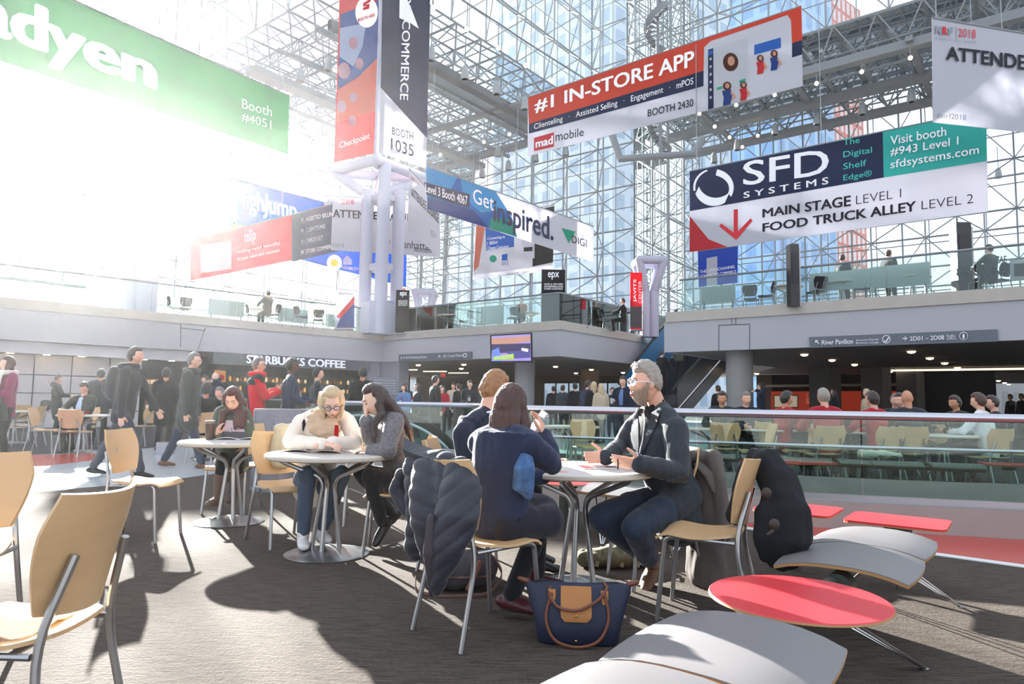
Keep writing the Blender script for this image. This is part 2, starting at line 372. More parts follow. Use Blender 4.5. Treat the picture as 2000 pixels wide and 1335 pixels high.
# joints in the right fascia
b = MB(); m_joint = mat('dark_joint', srgb(96, 96, 100), .8)
def on_face(px, py, p, q):      # point where a picture ray meets the vertical plane through p,q
    t = (q - p); t.z = 0; n = V((t.y, -t.x, 0)).normalized(); r = ray(px, py); k = n.dot(V((p.x, p.y, 0)) - V((0, 0, 0))) / n.dot(V((r.x, r.y, 0)))
    return CAMP + r * k
def nrm(p, q):
    t = (q - p); n = V((t.y, -t.x, 0)).normalized()
    return n if n.dot(V((-p.x, -p.y, 0))) > 0 else -n
for (x0, y0, x1, y1) in ((1405, 634, 1405, 686), (1465, 634, 1465, 684), (1405, 635, 1465, 633), (1430, 619, 1430, 634), (1438, 619, 1438, 634)):
    a, c = on_face(x0, y0, Q0, Q1), on_face(x1, y1, Q0, Q1); n = nrm(Q0, Q1); b.tube([a + n * .045, c + n * .045], .012, 4)
for (x0, y0, x1, y1) in ((352, 622, 352, 678), (400, 640, 385, 684), (352, 640, 400, 645)):
    a, c = on_face(x0, y0, P0, P1), on_face(x1, y1, P0, P1); n = nrm(P0, P1); b.tube([a + n * .045, c + n * .045], .012, 4)
b.build('trim_joints', m_joint, kind='structure')
# balcony railings: glass panes under a slim rail, frosted panels
def balcony_rail(label, pts, frosted):
    t = thing('balcony_railing', label, 'railing', (pts[0].x, pts[0].y, MZ), 0, None)
    h = 1.07
    b = MB(); b.tube([V((p.x, p.y, MZ + h)) for p in pts], .035, 8); b.build('handrail', m_steel2, t, True, True)
    for i in range(len(pts) - 1):
        L = (pts[i + 1] - pts[i]).length; n = max(1, round(L / 2.0))
        for k in range(n):
            p, q = lerp(pts[i], pts[i + 1], k / n), lerp(pts[i], pts[i + 1], (k + 1) / n); e = (q - p).normalized(); nn = V((-e.y, e.x, 0)) * .008
            b = MB(); A_, B_ = p + e * .02, q - e * .02
            b.hexa([V((v.x, v.y, MZ)) for v in (A_ - nn, B_ - nn, B_ + nn, A_ + nn)], [V((v.x, v.y, MZ + h - .03)) for v in (A_ - nn, B_ - nn, B_ + nn, A_ + nn)])
            b.build('glass_pane', m_glassB, t, False, True)
    return t
def inset(pts, d): return [p + ((-V((p.x, p.y, 0))).normalized() * -d) for p in pts]
balcony_rail('long glass railing along the upper balcony above the coffee shop at left', inset([P0x, lerp(P1, P0, .06)], .2), 0)
balcony_rail('glass railing around the middle upper balcony above the television', inset([lerp(P1, P2, .03), P2, P3], .2), 0)
balcony_rail('glass railing along the upper right balcony above the river pavilion sign', inset([lerp(Q0, Q1, .04), Q1x], .2), 0)
def frost(px0, px1, py0, py1, p, q, label, back=.5):
    n = nrm(p, q); a = on_face(px0, py0, p - n * back, q - n * back); c = on_face(px1, py0, p - n * back, q - n * back)
    lo = on_face((px0 + px1) / 2, py1, p - n * back, q - n * back).z; hi = a.z; th = n * .015
    lo = max(lo, MZ + .02 - .1)
    b = MB(); qd = [a - th, c - th, c + th, a + th]
    b.hexa([V((v.x, v.y, lo)) for v in qd], [V((v.x, v.y, hi)) for v in qd])
    t = thing('frosted_screen', label, 'screen', ((a.x + c.x) / 2, (a.y + c.y) / 2, MZ - .12), 0, 'frosted screens behind the balcony rails')
    b.build('panel', m_frost, t, False, True)
    for v in (lerp(a, c, .08), lerp(a, c, .92)):
        b = MB(); b.box((v.x, v.y, (MZ - .12 + lo) / 2 + .02), (.04, .04, lo - MZ + .18)); b.build('leg', m_steel2, t, False, True)
for (x0, x1, y0, y1, lb) in ((408, 478, 582, 617, 'large translucent screen on the left balcony, left of the seated man up there'), (543, 602, 599, 630, 'plain grey translucent screen on the left balcony, right of the seated man up there'), (637, 690, 612, 640, 'translucent screen on the left balcony in front of the white striped stand banner')):
    frost(x0, x1, y0, y1, P0, P1, lb)
for (x0, x1, y0, y1, lb) in ((838, 886, 607, 632, 'grey screen on the middle balcony, left of the other grey screen'), (930, 984, 600, 634, 'wide grey screen on the middle balcony above the television')):
    frost(x0, x1, y0, y1, P1, P2, lb)
for (x0, x1, y0, y1, lb) in ((1112, 1152, 597, 630, 'grey screen on the middle balcony just right of its corner'), (1191, 1226, 610, 644, 'grey screen on the middle balcony left of the red vertical sign'), (1259, 1290, 624, 650, 'grey screen on the middle balcony right of the red vertical sign')):
    frost(x0, x1, y0, y1, P2, P3, lb)
for (x0, x1, y0, y1, lb) in ((1370, 1436, 562, 590, 'grey screen on the right balcony below the blue hanging banner'), (1580, 1700, 535, 566, 'faint wide screen on the right balcony below the man in a striped collar'), (1700, 1816, 522, 560, 'wide translucent screen on the right balcony below the second standing man')):
    frost(x0, x1, y0, y1, Q0, Q1, lb)

# ---- space frames
def frame(name, o, u, v, n, U, W, mod=3.2, dep=1.9, r=.062, half=True, glassm=None, mirror=False):
    u = V(u).normalized(); v = V(v).normalized(); n = V(n).normalized()
    nu = max(1, round(U / mod)); nv = max(1, round(W / mod)); du = U / nu; dv = W / nv; b = MB()
    P = lambda i, j: o + u * (i * du) + v * (j * dv)
    Q = lambda i, j: o + u * ((i + .5) * du) + v * ((j + .5) * dv) + n * dep
    T = lambda a, c, rr: b.tube([a, c], rr, 4, cap=False)
    for i in range(nu + 1):
        T(P(i, 0), P(i, nv), r)
    for j in range(nv + 1): T(P(0, j), P(nu, j), r)
    if half:
        for i in range(nu): T(P(i + .5, 0), P(i + .5, nv), r * .55)
        for j in range(nv): T(P(0, j + .5), P(nu, j + .5), r * .55)
    for i in range(nu):
        T(Q(i, 0), Q(i, nv - 1), r * .95)
        for j in range(nv):
            if i == 0: T(Q(0, j), Q(nu - 1, j), r * .95)
            for a, c in ((0, 0), (1, 0), (0, 1), (1, 1)): T(Q(i, j), P(i + a, j + c), r * .62)
    fo = b.build(name, m_steel, kind='structure')
    if glassm:
        g = MB(); a = -n * .08; g.add([o + a, o + u * U + a, o + u * U + v * W + a, o + v * W + a], [(0, 1, 2, 3)]); g.build(name.replace('wall', 'window').replace('ceiling', 'window_roof'), glassm, kind='structure')
    return fo
Z = V((0, 0, 1))
def wallframe(name, p, q, z0, z1, **k):
    t = (q - p); n = nrm(p, q); frame(name, V((p.x, p.y, z0)), t, Z, n, t.length, z1 - z0, glassm=m_glassF, **k)
wallframe('wall_left', C0, FLx, MZ - .1, ZR)
wallframe('wall_left_upper', E1, FLx, ZR, ZT)
wallframe('wall_back', C1, C0, MZ - .1, ZR)
wallframe('wall_back_return', C2, C1, MZ - .1, ZT, mod=3.0)
wallframe('wall_right', C3, C2, MZ - .1, ZR)
wallframe('wall_clerestory_left', E1, E2, ZR, ZT)
wallframe('wall_clerestory_middle', E2, E3, ZR, ZT)
wallframe('wall_back_upper', E3, C1, ZR, ZT)
wallframe('wall_clerestory_right', G2, G3, ZR, ZT)
wallframe('wall_clerestory_return', G1, G2, ZR, ZT)
frame('ceiling_left', V((E2.x, E2.y, ZR)), E1 - E2, E3 - E2, -Z, (E1 - E2).length, (E3 - E2).length + .5, mod=2.3, dep=1.7, r=.085, glassm=m_glassR)
frame('ceiling_right', V((G2.x, G2.y, ZR)), G3 - G2, G1 - G2, -Z, (G3 - G2).length, (G1 - G2).length, mod=2.3, dep=1.7, r=.085, glassm=m_glassR)
# deep edge beams and catwalks below the roofs
def beam(name, p, q, wd, ht, m=None):
    t = (q - p).normalized(); sd = t.cross(Z).normalized() * wd / 2; b = MB(); hh = Z * ht / 2
    b.hexa([p - sd - hh, p + sd - hh, p + sd + hh, p - sd + hh], [q - sd - hh, q + sd - hh, q + sd + hh, q - sd + hh]); return b.build(name, m or m_steel2, kind='structure', recalc=True)
m_dark = mat('dark_track', srgb(62, 66, 72), .5)
def zz(p, z): return V((p.x, p.y, z))
beam('trim_beam_a', zz(E2 + DB * 1.80, ZR - 2.1), zz(E3 + DB * 1.80, ZR - 2.1), .6, .5, m_dark)
beam('trim_beam_b', zz(E2 + DB * 3.00, ZR - 2.1), zz(E3 + DB * 3.00, ZR - 2.1), .35, .5, m_dark)
beam('trim_beam_c', zz(lerp(E2, E1, .52), ZR - 2.3), zz(lerp(E3, C0, .52), ZR - 2.3), .9, .4)
beam('trim_beam_d', zz(E3 - DA * 1.9, ZR - 2.1), zz(C0 - DA * 1.9, ZR - 2.1), .8, .22)
beam('trim_beam_e', zz(E3 - DA * 8, ZR - 2.2), zz(C0 - DA * 8, ZR - 2.2), .5, .22)
beam('trim_beam_f', zz(G1 - DA * 1.6, ZR - 2.2), zz(G4 - DA * 1.6, ZR - 2.2), 1.0, .3)
beam('trim_beam_g', zz(G1 - DA * 5.5, ZR - 2.1), zz(G4 - DA * 5.5, ZR - 2.1), .9, .4)
beam('trim_beam_h', zz(G2 + DA * .6, ZR - 2.1), zz(G3 + DA * .6, ZR - 2.1), .6, .5)
for k, f_ in enumerate((.12, .3, .48, .66)):
    p = lerp(G1, G4, f_); q = lerp(G2, G3, f_); beam('trim_rib_%s' % 'abcd'[k], zz(p, ZR - 2.0), zz(q, ZR - 2.0), .35, .25)
for k, f_ in enumerate((.2, .38, .7, .86)):
    p = lerp(E2, E1, f_); q = lerp(E3, C0, f_); beam('trim_rib_%s' % 'efgh'[k], zz(p, ZR - 2.0), zz(q, ZR - 2.0), .25, .2)
# ---- the city outside
def tower(name, label, c, sx, sy, h, rz, col, wcol, rows, cols, rough=.4):
    t = thing(name, label, 'building', (c.x, c.y, 0), rz)
    b = MB(); b.box((0, 0, h / 2), (sx, sy, h)); b.build('wall', mat('facade_' + name + label[:12], col, rough), t)
    b = MB(); b.box((0, 0, h + .6), (sx * .6, sy * .6, 1.2)); b.build('roof_plant', mat('roof_plant_grey', srgb(150, 150, 154), .7), t)
    m = bpy.data.materials['facade_' + name + label[:12]]; nt_ = m.node_tree; bs = nt_.nodes['Principled BSDF']; tc = nt_.nodes.new('ShaderNodeTexCoord'); sp = nt_.nodes.new('ShaderNodeSeparateXYZ'); ad = nt_.nodes.new('ShaderNodeMath'); cb_ = nt_.nodes.new('ShaderNodeCombineXYZ')
    br = nt_.nodes.new('ShaderNodeTexBrick'); br.offset = 0; br.inputs['Scale'].default_value = 1; br.inputs['Brick Width'].default_value = sx / cols; br.inputs['Row Height'].default_value = h / rows; br.inputs['Mortar Size'].default_value = .2 * sx / cols; br.inputs['Mortar Smooth'].default_value = 0
    br.inputs['Color1'].default_value = (*wcol, 1); br.inputs['Color2'].default_value = (*[c_ * .9 for c_ in wcol], 1); br.inputs['Mortar'].default_value = (*col, 1)
    nt_.links.new(tc.outputs['Object'], sp.inputs[0]); nt_.links.new(sp.outputs[0], ad.inputs[0]); nt_.links.new(sp.outputs[1], ad.inputs[1]); nt_.links.new(ad.outputs[0], cb_.inputs[0]); nt_.links.new(sp.outputs[2], cb_.inputs[1]); nt_.links.new(cb_.outputs[0], br.inputs[0]); nt_.links.new(br.outputs[0], bs.inputs['Base Color'])
    return t
tower('office_tower', 'pale blue glass office tower outside the back window wall', at(1190, 500, 120), 30, 30, 95, radians(38), srgb(186, 202, 216), srgb(150, 176, 200), 26, 9)
tower('office_tower', 'light grey office block outside left of the pale blue tower', at(900, 500, 150), 44, 30, 46, radians(38), srgb(205, 208, 212), srgb(180, 190, 200), 14, 11)
tower('apartment_tower', 'reddish brick tower block outside above the orange hanging banner', at(1575, 300, 170), 24, 18, 104, radians(38), srgb(178, 96, 84), srgb(205, 190, 190), 26, 10)
tower('office_tower', 'slender blue glass tower outside the right window wall', at(1480, 500, 150), 24, 24, 112, radians(38), srgb(150, 180, 212), srgb(120, 158, 200), 22, 6)
tower('low_building', 'long low dark roofed building outside the right window wall', at(1900, 500, 72), 44, 10, 10.0, radians(38), srgb(104, 108, 114), srgb(70, 76, 84), 3, 14)
b = MB(); b.prism([(-400, -100), (400, -100), (400, 600), (-400, 600)], -1.0, -.5); b.build('ground_street', mat('street', srgb(170, 168, 166), .9, var=.1, scale=.1), kind='structure')
# ================================================================ lower level walls, shop fronts and what hangs above
def fabric(name, col, tr=.4):
    if name in MATS: return MATS[name]
    m = mat(name, col, .8, var=.03, scale=3, spec=.2); t = m.node_tree; b = t.nodes['Principled BSDF']; o = t.nodes['Material Output']
    tl = t.nodes.new('ShaderNodeBsdfTranslucent'); tl.inputs[0].default_value = (*col, 1); mx = t.nodes.new('ShaderNodeMixShader'); mx.inputs[0].default_value = tr
    t.links.new(b.outputs[0], mx.inputs[1]); t.links.new(tl.outputs[0], mx.inputs[2]); t.links.new(mx.outputs[0], o.inputs[0]); return m
INK = {'white_vinyl': srgb(244, 244, 248), 'navy_vinyl': srgb(30, 42, 76), 'ink_vinyl': srgb(26, 30, 42), 'red_vinyl': srgb(206, 44, 56), 'teal_vinyl': srgb(70, 200, 186), 'pale_grey_ink': srgb(150, 150, 162), 'yellow_vinyl': srgb(232, 208, 70), 'deep_blue_vinyl': srgb(28, 66, 140)}
fw = fabric('white_vinyl', srgb(206, 206, 214)); fnavy = fabric('navy_vinyl', srgb(36, 50, 84)); forange = fabric('orange_red_vinyl', srgb(222, 76, 54))
fteal = fabric('teal_vinyl', srgb(58, 188, 176)); fred = fabric('red_vinyl', srgb(206, 44, 56)); fblue = fabric('blue_vinyl', srgb(44, 104, 190)); fgreen = fabric('green_vinyl', srgb(112, 166, 128))
fcyan = fabric('cyan_vinyl', srgb(50, 165, 215)); fmid = fabric('mid_blue_vinyl', srgb(30, 110, 185)); fdk = fabric('deep_blue_vinyl', srgb(28, 66, 140)); fgrey = fabric('grey_vinyl', srgb(202, 204, 210)); fink = fabric('ink_vinyl', srgb(30, 36, 48)); fpink = fabric('tulip_red_vinyl', srgb(226, 66, 88)); fskin = fabric('print_skin', srgb(216, 160, 134)); fhair = fabric('print_hair', srgb(84, 44, 36)); fpeach = fabric('print_peach', srgb(214, 120, 96)); fyel = fabric('yellow_vinyl', srgb(232, 208, 70)); fblack = fabric('black_vinyl', srgb(38, 38, 44)); fgrn2 = fabric('fresh_green_vinyl', srgb(40, 165, 130)); flime = mat('screen_lime', srgb(170, 205, 40), .4, emis=.5)
fpale = fabric('pale_grey_ink', srgb(150, 150, 162))
m_cable = mat('steel_cable', srgb(150, 155, 160), .5)
class Plane:
    def __init__(s, xl, dl, xr, dr):
        s.a, s.b = gx(xl, dl), gx(xr, dr); t = s.b - s.a; s.n = V((t.y, -t.x, 0)).normalized()
        if s.n.dot(-s.a) < 0: s.n = -s.n
    def hit(s, px, py, off=0.):
        r = ray(px, py); k = (s.n.dot(s.a) + off) / s.n.dot(V((r.x, r.y, 0))); return CAMP + r * k
class FacePlane(Plane):
    def __init__(s, p, q, off=0.): s.n = nrm(p, q); s.a = V((p.x, p.y, 0)) + s.n * off
def poly_on(pl, root, pts, m, name='print', off=.02):
    if name in ('swoosh', 'corner_mark', 'round_badge', 'arrow') and m.name in INK: m = mat('ink_' + m.name, INK[m.name], .7, spec=.2)
    b = MB(); vs = [pl.hit(x, y, off) for x, y in pts]; b.add(vs, [tuple(range(len(vs)))[::-1]]); return b.build(name, m, root, False, True)
def text_on(pl, root, s, quad, m, bold=0., off=.03, name='lettering', spacing=1.):
    vs, fs = text_mesh(s, bold, spacing); xs = [v[0] for v in vs]; ys = [v[1] for v in vs]; x0, x1, y0, y1 = min(xs), max(xs), min(ys), max(ys)
    TL, TR, BR, BL = quad; b = MB(); out = []
    for v in vs:
        u = (v[0] - x0) / (x1 - x0); k = (v[1] - y0) / (y1 - y0)
        px = lerp(lerp(BL[0], BR[0], u), lerp(TL[0], TR[0], u), k); py = lerp(lerp(BL[1], BR[1], u), lerp(TL[1], TR[1], u), k)
        out.append(pl.hit(px, py, off + v[2]))
    if m.name in INK: m = mat('ink_' + m.name, INK[m.name], .7, spec=.2)
    b.add(out, fs); return b.build(name, m, root, False, True)
def tq(x0, x1, lt, lb, rt, rb): return ((x0, lt), (x1, rt), (x1, rb), (x0, lb))
def circ(cx, cy, rx, ry, n=20, a0=0, a1=2 * pi): return [(cx + rx * cos(lerp(a0, a1, k / n)), cy + ry * sin(lerp(a0, a1, k / n))) for k in range(n + (0 if a1 - a0 > 6.2 else 1))]
def banner(label, corners, dl, dr, m, cables=True, th=.012, cat='banner', name='hanging_banner', group=None, up=4.0):
    TL, TR, BR, BL = corners; pl = Plane(TL[0], dl, TR[0], dr); q = [pl.hit(*c) for c in corners]
    c = (q[0] + q[1] + q[2] + q[3]) / 4; t = thing(name, label, cat, (c.x, c.y, min(q[2].z, q[3].z)), 0, group)
    b = MB(); n = pl.n * th / 2
    nu = 14; front = []; grid = [[lerp(lerp(q[0], q[1], i / nu), lerp(q[3], q[2], i / nu), j / 4) for j in range(5)] for i in range(nu + 1)]
    b.sheet(grid, th); b.build('sheet', m, t, False, True, recalc=True)
    if cables:
        b = MB(); b.tube([q[0], q[1]], .025, 6); b.build('hem_rod', m_steel2, t, True, True)
        for f_ in (.03, .5, .97):
            p = lerp(q[0], q[1], f_); b = MB(); b.tube([p, p + Z * up], .012, 4); b.build('cable', m_cable, t, False, True)
    return t, pl
# ---- orange store app banner
t, pl = banner('orange red and white hanging banner about an in-store app', ((1031, 190), (1565, 12), (1568, 168), (1031, 305)), 24.5, 18.5, fw)
poly_on(pl, t, [(1031, 190), (1565, 12), (1567, 78), (1547, 84), (1545, 40), (1538, 29), (1388, 80), (1375, 92), (1374, 138), (1033, 242)], forange, 'colour_field', .015)
poly_on(pl, t, [(1033, 242), (1374, 138), (1374, 168), (1033, 261)], fnavy, 'colour_field', .015)
poly_on(pl, t, [(1547, 84), (1567, 78), (1567, 106), (1547, 112)], fnavy, 'colour_field', .015)
text_on(pl, t, '#1 IN-STORE APP', tq(1044, 1356, 195, 222, 97, 132), fw, .025)
text_on(pl, t, 'Clienteling   ·   Assisted Selling   ·   Engagement   ·   mPOS', tq(1043, 1354, 242, 256, 151, 168), fw)
text_on(pl, t, 'BOOTH 2430', tq(1265, 1354, 214, 228, 192, 207), fink, .012)
poly_on(pl, t, [(1043, 269), (1082, 258), (1082, 286), (1043, 295)], fred, 'logo_box'); text_on(pl, t, 'mad', tq(1046, 1080, 273, 289, 264, 281), fw, .03); text_on(pl, t, 'mobile', tq(1085, 1140, 258, 276, 249, 265), fink)
poly_on(pl, t, [(1383, 97), (1393, 94), (1394, 211), (1383, 214)], fnavy, 'side_menu'); poly_on(pl, t, [(1393, 94), (1459, 74), (1461, 195), (1394, 211)], fgrey, 'screen_panel', .015)
poly_on(pl, t, [(1473, 88), (1525, 73), (1525, 93), (1473, 107)], fblue, 'callout'); poly_on(pl, t, [(1383, 100), (1392, 97), (1392, 106), (1383, 109)], fblue, 'callout', .025)
for k in range(6): poly_on(pl, t, [(1386, 113 + 15 * k), (1390, 112 + 15 * k), (1390, 117 + 15 * k), (1386, 118 + 15 * k)], fw, 'menu_icon', .025)
def print_lady(x, y, s, top):
    s_ = s; X = lambda q: [(x + (a - x) * 1.55, c) for a, c in q]
    poly_on(pl, t, circ(x, y, 8 * s, 8.5 * s, 12), fhair, 'printed_figure', .022); poly_on(pl, t, circ(x + .5 * s, y - .5, 4.2 * s, 5.2 * s, 10), fskin, 'printed_figure', .026)
    poly_on(pl, t, X([(x - 6 * s, y + 9 * s), (x + 5 * s, y + 6 * s), (x + 6 * s, y + 20 * s), (x + 4 * s, y + 34 * s), (x - 5 * s, y + 37 * s), (x - 4 * s, y + 22 * s)]), top, 'printed_figure', .024)
    poly_on(pl, t, X([(x + 5 * s, y + 8 * s), (x + 11 * s, y + 20 * s), (x + 5 * s, y + 28 * s), (x + 5 * s, y + 24 * s), (x + 8 * s, y + 20 * s), (x + 4 * s, y + 13 * s)]), fskin, 'printed_figure', .025)
poly_on(pl, t, circ(1427, 121, 15, 18, 20), fhair, 'portrait', .022); poly_on(pl, t, circ(1428, 119, 7, 9.5, 14), fskin, 'portrait', .026)
print_lady(1420, 168, 1.05, fdk); print_lady(1452, 166, .85, fred); print_lady(1485, 114, .85, fred); print_lady(1512, 105, .9, fdk)
poly_on(pl, t, [(1400, 171), (1411, 168), (1411, 173), (1400, 176)], fgrn2, 'tag_mark'); poly_on(pl, t, [(1444, 157), (1456, 153), (1456, 158), (1444, 162)], fgrn2, 'tag_mark', .03)
# ---- SFD banner
t, pl = banner('navy, teal and white hanging banner for a systems company pointing to the main stage', ((1347, 335), (1926, 215), (1930, 413), (1347, 492)), 20.5, 16.4, fw)
poly_on(pl, t, [(1347, 335), (1724, 257), (1726, 346.5), (1347, 412)], fnavy, 'colour_field', .015); poly_on(pl, t, [(1724, 257), (1926, 215), (1928, 314), (1726, 346.5)], fteal, 'colour_field', .015)
poly_on(pl, t, [(1347, 422), (1384, 467), (1421, 482), (1347, 492)], fred, 'colour_field', .015)
text_on(pl, t, 'SFD', tq(1451, 1619, 316, 363, 288, 340), fw, .012); text_on(pl, t, 'SYSTEMS', tq(1452, 1618, 375, 387, 345, 359), fw, .02, spacing=1.6)
o_ = circ(1394, 366, 39, 36, 22, radians(-80), radians(30)); i_ = circ(1386, 368, 38, 27, 22, radians(-72), radians(20)); poly_on(pl, t, o_ + i_[::-1], fw, 'swoosh')
o_ = circ(1394, 366, 38, 36, 22, radians(55), radians(160)); i_ = circ(1398, 356, 34, 30, 22, radians(35), radians(165)); poly_on(pl, t, o_ + i_[::-1], fw, 'swoosh')
o_ = circ(1394, 366, 40, 37, 14, radians(170), radians(250)); i_ = circ(1397, 367, 39, 36, 14, radians(172), radians(248)); poly_on(pl, t, o_ + i_[::-1], fw, 'swoosh')
for s_, x1, y in (('The', 1679, 284), ('Digital', 1703, 308), ('Shelf', 1692, 331), ('Edge®', 1703, 353)):
    e = (x1 - 1647) * -.17; hh = 12 if s_ != 'Digital' else 15; dd = 3 if s_ in ('Digital', 'Edge®') else 0
    text_on(pl, t, s_, tq(1647, x1, y - 12, y + dd, y - 12 + e, y + dd + e), fteal)
for s_, x1, y, dd in (('Visit booth', 1848, 283, 0), ('#943 Level 1', 1872, 306, 0), ('sfdsystems.com', 1912, 330, 4)):
    e = (x1 - 1739) * -.168; text_on(pl, t, s_, tq(1739, x1, y - 17, y + dd, y - 18 + e, y + dd + e), fw, .008)
text_on(pl, t, 'MAIN STAGE', tq(1489, 1662, 408, 425, 381, 402), fink, .03); text_on(pl, t, 'LEVEL 1', tq(1672, 1760, 382, 399, 368, 385), fink, -.012)
text_on(pl, t, 'FOOD TRUCK ALLEY', tq(1489, 1789, 436, 453, 392, 412), fink, .03); text_on(pl, t, 'LEVEL 2', tq(1800, 1901, 392, 409, 378, 396), fink, -.012)
poly_on(pl, t, [(1433, 409), (1441, 408), (1441, 452), (1466, 426), (1470, 431), (1438, 468), (1405, 442), (1408, 436), (1433, 454)], fred, 'arrow')
# ---- attendee lounge banner at the right edge
t, pl = banner('white attendee banner hanging at the far upper right of the hall', ((1820, 35), (2080, 79), (2080, 267), (1822, 239)), 13, 14.4, fw)
text_on(pl, t, 'N', tq(1828, 1839, 49, 65, 51, 67), fpale, .04); text_on(pl, t, 'R', tq(1841, 1851, 51, 67, 53, 68), fred, .05); text_on(pl, t, 'F', tq(1853, 1862, 53, 68, 54, 69), fpale, .04)
poly_on(pl, t, [(1867, 53), (1868, 53), (1868, 74), (1867, 74)], fpale, 'divider'); text_on(pl, t, '2018', tq(1872, 1906, 55, 71, 58, 75), fred)
text_on(pl, t, "RETAIL'S BIG SHOW", tq(1828, 1907, 71, 76, 80, 85), fpale, spacing=1.3)
text_on(pl, t, 'ATTENDEE', tq(1848, 2022, 90, 116, 110, 139), fink, .03); text_on(pl, t, '#nrf2018', tq(1831, 1887, 219, 231, 224, 236), fpale)
# ---- green banner upper left
t, pl = banner('long green hanging banner at the upper left in the sun glare', ((-80, -98), (565, 187), (562, 300), (-80, 92)), 15, 24, fgreen)
text_on(pl, t, 'adyen', tq(-48, 308, -44, 88, 106, 199), fw, .05); text_on(pl, t, 'Booth', tq(473, 531, 192, 211, 209, 228), fw); text_on(pl, t, '#4051', tq(472, 530, 219, 236, 235, 254), fw)
# ---- blue banner (high left)
t, pl = banner('blue hanging banner behind the pink and navy one', ((450, 347), (795, 437), (793, 560), (445, 470)), 34, 39.5, fblue)
text_on(pl, t, 'HighJump', tq(459, 580, 362, 416, 394, 438), fw, .03); text_on(pl, t, 'Retail', tq(453, 500, 431, 446, 440, 455), fyel, .02)
poly_on(pl, t, [(632, 395), (700, 412), (640, 440), (560, 470)], fdk, 'colour_field', .012)
poly_on(pl, t, circ(653, 513, 15, 16), fw, 'round_badge'); poly_on(pl, t, circ(653, 513, 7, 7), fyel, 'round_badge', .03); poly_on(pl, t, [(670, 507), (678, 498), (687, 507), (687, 517), (670, 517)], fw, 'house_mark'); text_on(pl, t, 'FLEXIBILITY', tq(667, 700, 518, 524, 523, 529), fw)
# ---- pink and navy
t, pl = banner('pinkish red and navy hanging banner, upper left of the multi-tube column', ((372, 468), (700, 386), (700, 482), (372, 548)), 28.2, 33.4, fpink)
poly_on(pl, t, [(570, 418.5), (700, 386), (700, 482), (570, 511)], fabric('slate_navy_vinyl', srgb(58, 66, 108)), 'colour_field', .015)
text_on(pl, t, 'tulip', tq(477, 500, 452, 480, 446, 474), fw); poly_on(pl, t, [(392, 478), (452, 470), (452, 525), (392, 533)], fw, 'mock_device')
for k in range(3):
    for j in range(2): poly_on(pl, t, circ(408 + 11 * k, 489 + 21 * j - 1.2 * k, 4, 6, 10), fgrey, 'item_mark', .025)
text_on(pl, t, 'making retail beautiful', tq(463, 546, 489, 497, 471, 479), fw); text_on(pl, t, 'for your store and customers', tq(463, 546, 503, 511, 485, 493), fw)
for k, s_ in enumerate(('ASSISTED SELLING', 'CLIENTELING', 'CHECKOUT', 'STORE COMMERCE')):
    wd = (58, 38, 34, 56)[k]; y = 424 + 21 * k; text_on(pl, t, s_, tq(597, 597 + wd, y, y + 8, y - wd * .2, y + 8 - wd * .2), fw); poly_on(pl, t, [(588, y + 2), (593, y + 1), (593, y + 8), (588, y + 9)], fgrey, 'menu_icon')
# ---- white attendee banner behind the column
t, pl = banner('wide white attendee lounge banner hanging behind the multi-tube column', ((633, 382), (860, 394), (860, 502), (631, 487)), 32.2, 33, fw, up=3)
text_on(pl, t, 'NRF', tq(640, 662, 387, 396, 388, 397), fpale, .04); text_on(pl, t, '2018', tq(667, 691, 388, 398, 389, 399), fred)
text_on(pl, t, 'ATTENDEE LOUNGE', tq(650, 834, 408, 424, 419, 434), fink, .03); text_on(pl, t, 'Manhattan', tq(775, 845, 467, 483, 474, 489), fink); text_on(pl, t, 'Associates', tq(808, 843, 483, 491, 486, 494), fink); text_on(pl, t, '#nrf2018', tq(636, 672, 473, 482, 475, 484), fpale)
text_on(pl, t, '///', tq(752, 762, 468, 479, 469, 480), fdk)
# ---- small attendee banner right of the column
t, pl = banner('narrow slanting white attendee lounge banner at the right of the multi-tube column', ((799, 329), (860, 397), (858, 502), (796, 448)), 28, 29.6, fw, up=.4)
text_on(pl, t, 'ATTENDEE LOUNGE', tq(804, 857, 366, 382, 418, 436), fink, .01); text_on(pl, t, 'epx', tq(841, 852, 447, 463, 455, 471), fpale); text_on(pl, t, 'NRF 2018', tq(803, 817, 343, 349, 356, 362), fred)
# ---- blue and white inspired banner
t, pl = banner('blue to white hanging banner with a get inspired slogan', ((832, 325), (1160, 442), (1159, 512), (835, 408)), 26, 30.5, fw)
poly_on(pl, t, [(832, 325), (968, 374), (1000, 425), (1010, 463), (835, 408)], fmid, 'colour_field', .012)
poly_on(pl, t, [(832, 325), (893, 347), (872, 385), (833, 378)], fcyan, 'colour_field', .016); poly_on(pl, t, [(900, 350), (968, 374), (990, 408), (940, 415), (905, 385)], fcyan, 'colour_field', .016); poly_on(pl, t, [(835, 385), (880, 395), (925, 410), (955, 445), (835, 408)], fdk, 'colour_field', .016); poly_on(pl, t, [(960, 425), (1000, 428), (1010, 462), (955, 446)], fgrn2, 'colour_field', .016)
poly_on(pl, t, [(828, 355), (918, 379), (917, 406), (833, 380)], fnavy, 'label_box'); text_on(pl, t, 'Level 3 Booth 4067', tq(831, 913, 358, 374, 383, 401), fw, .004, off=.04)
text_on(pl, t, 'Get', tq(924, 965, 367, 395, 382, 412), fw, off=.045); text_on(pl, t, 'inspired.', tq(964, 1081, 388, 444, 425, 484), fnavy, .02, off=.045)
text_on(pl, t, 'DIGI', tq(1117, 1146, 459, 473, 468, 483), fink); poly_on(pl, t, [(1097, 445), (1124, 452), (1111, 475)], fgrn2, 'triangle_mark')
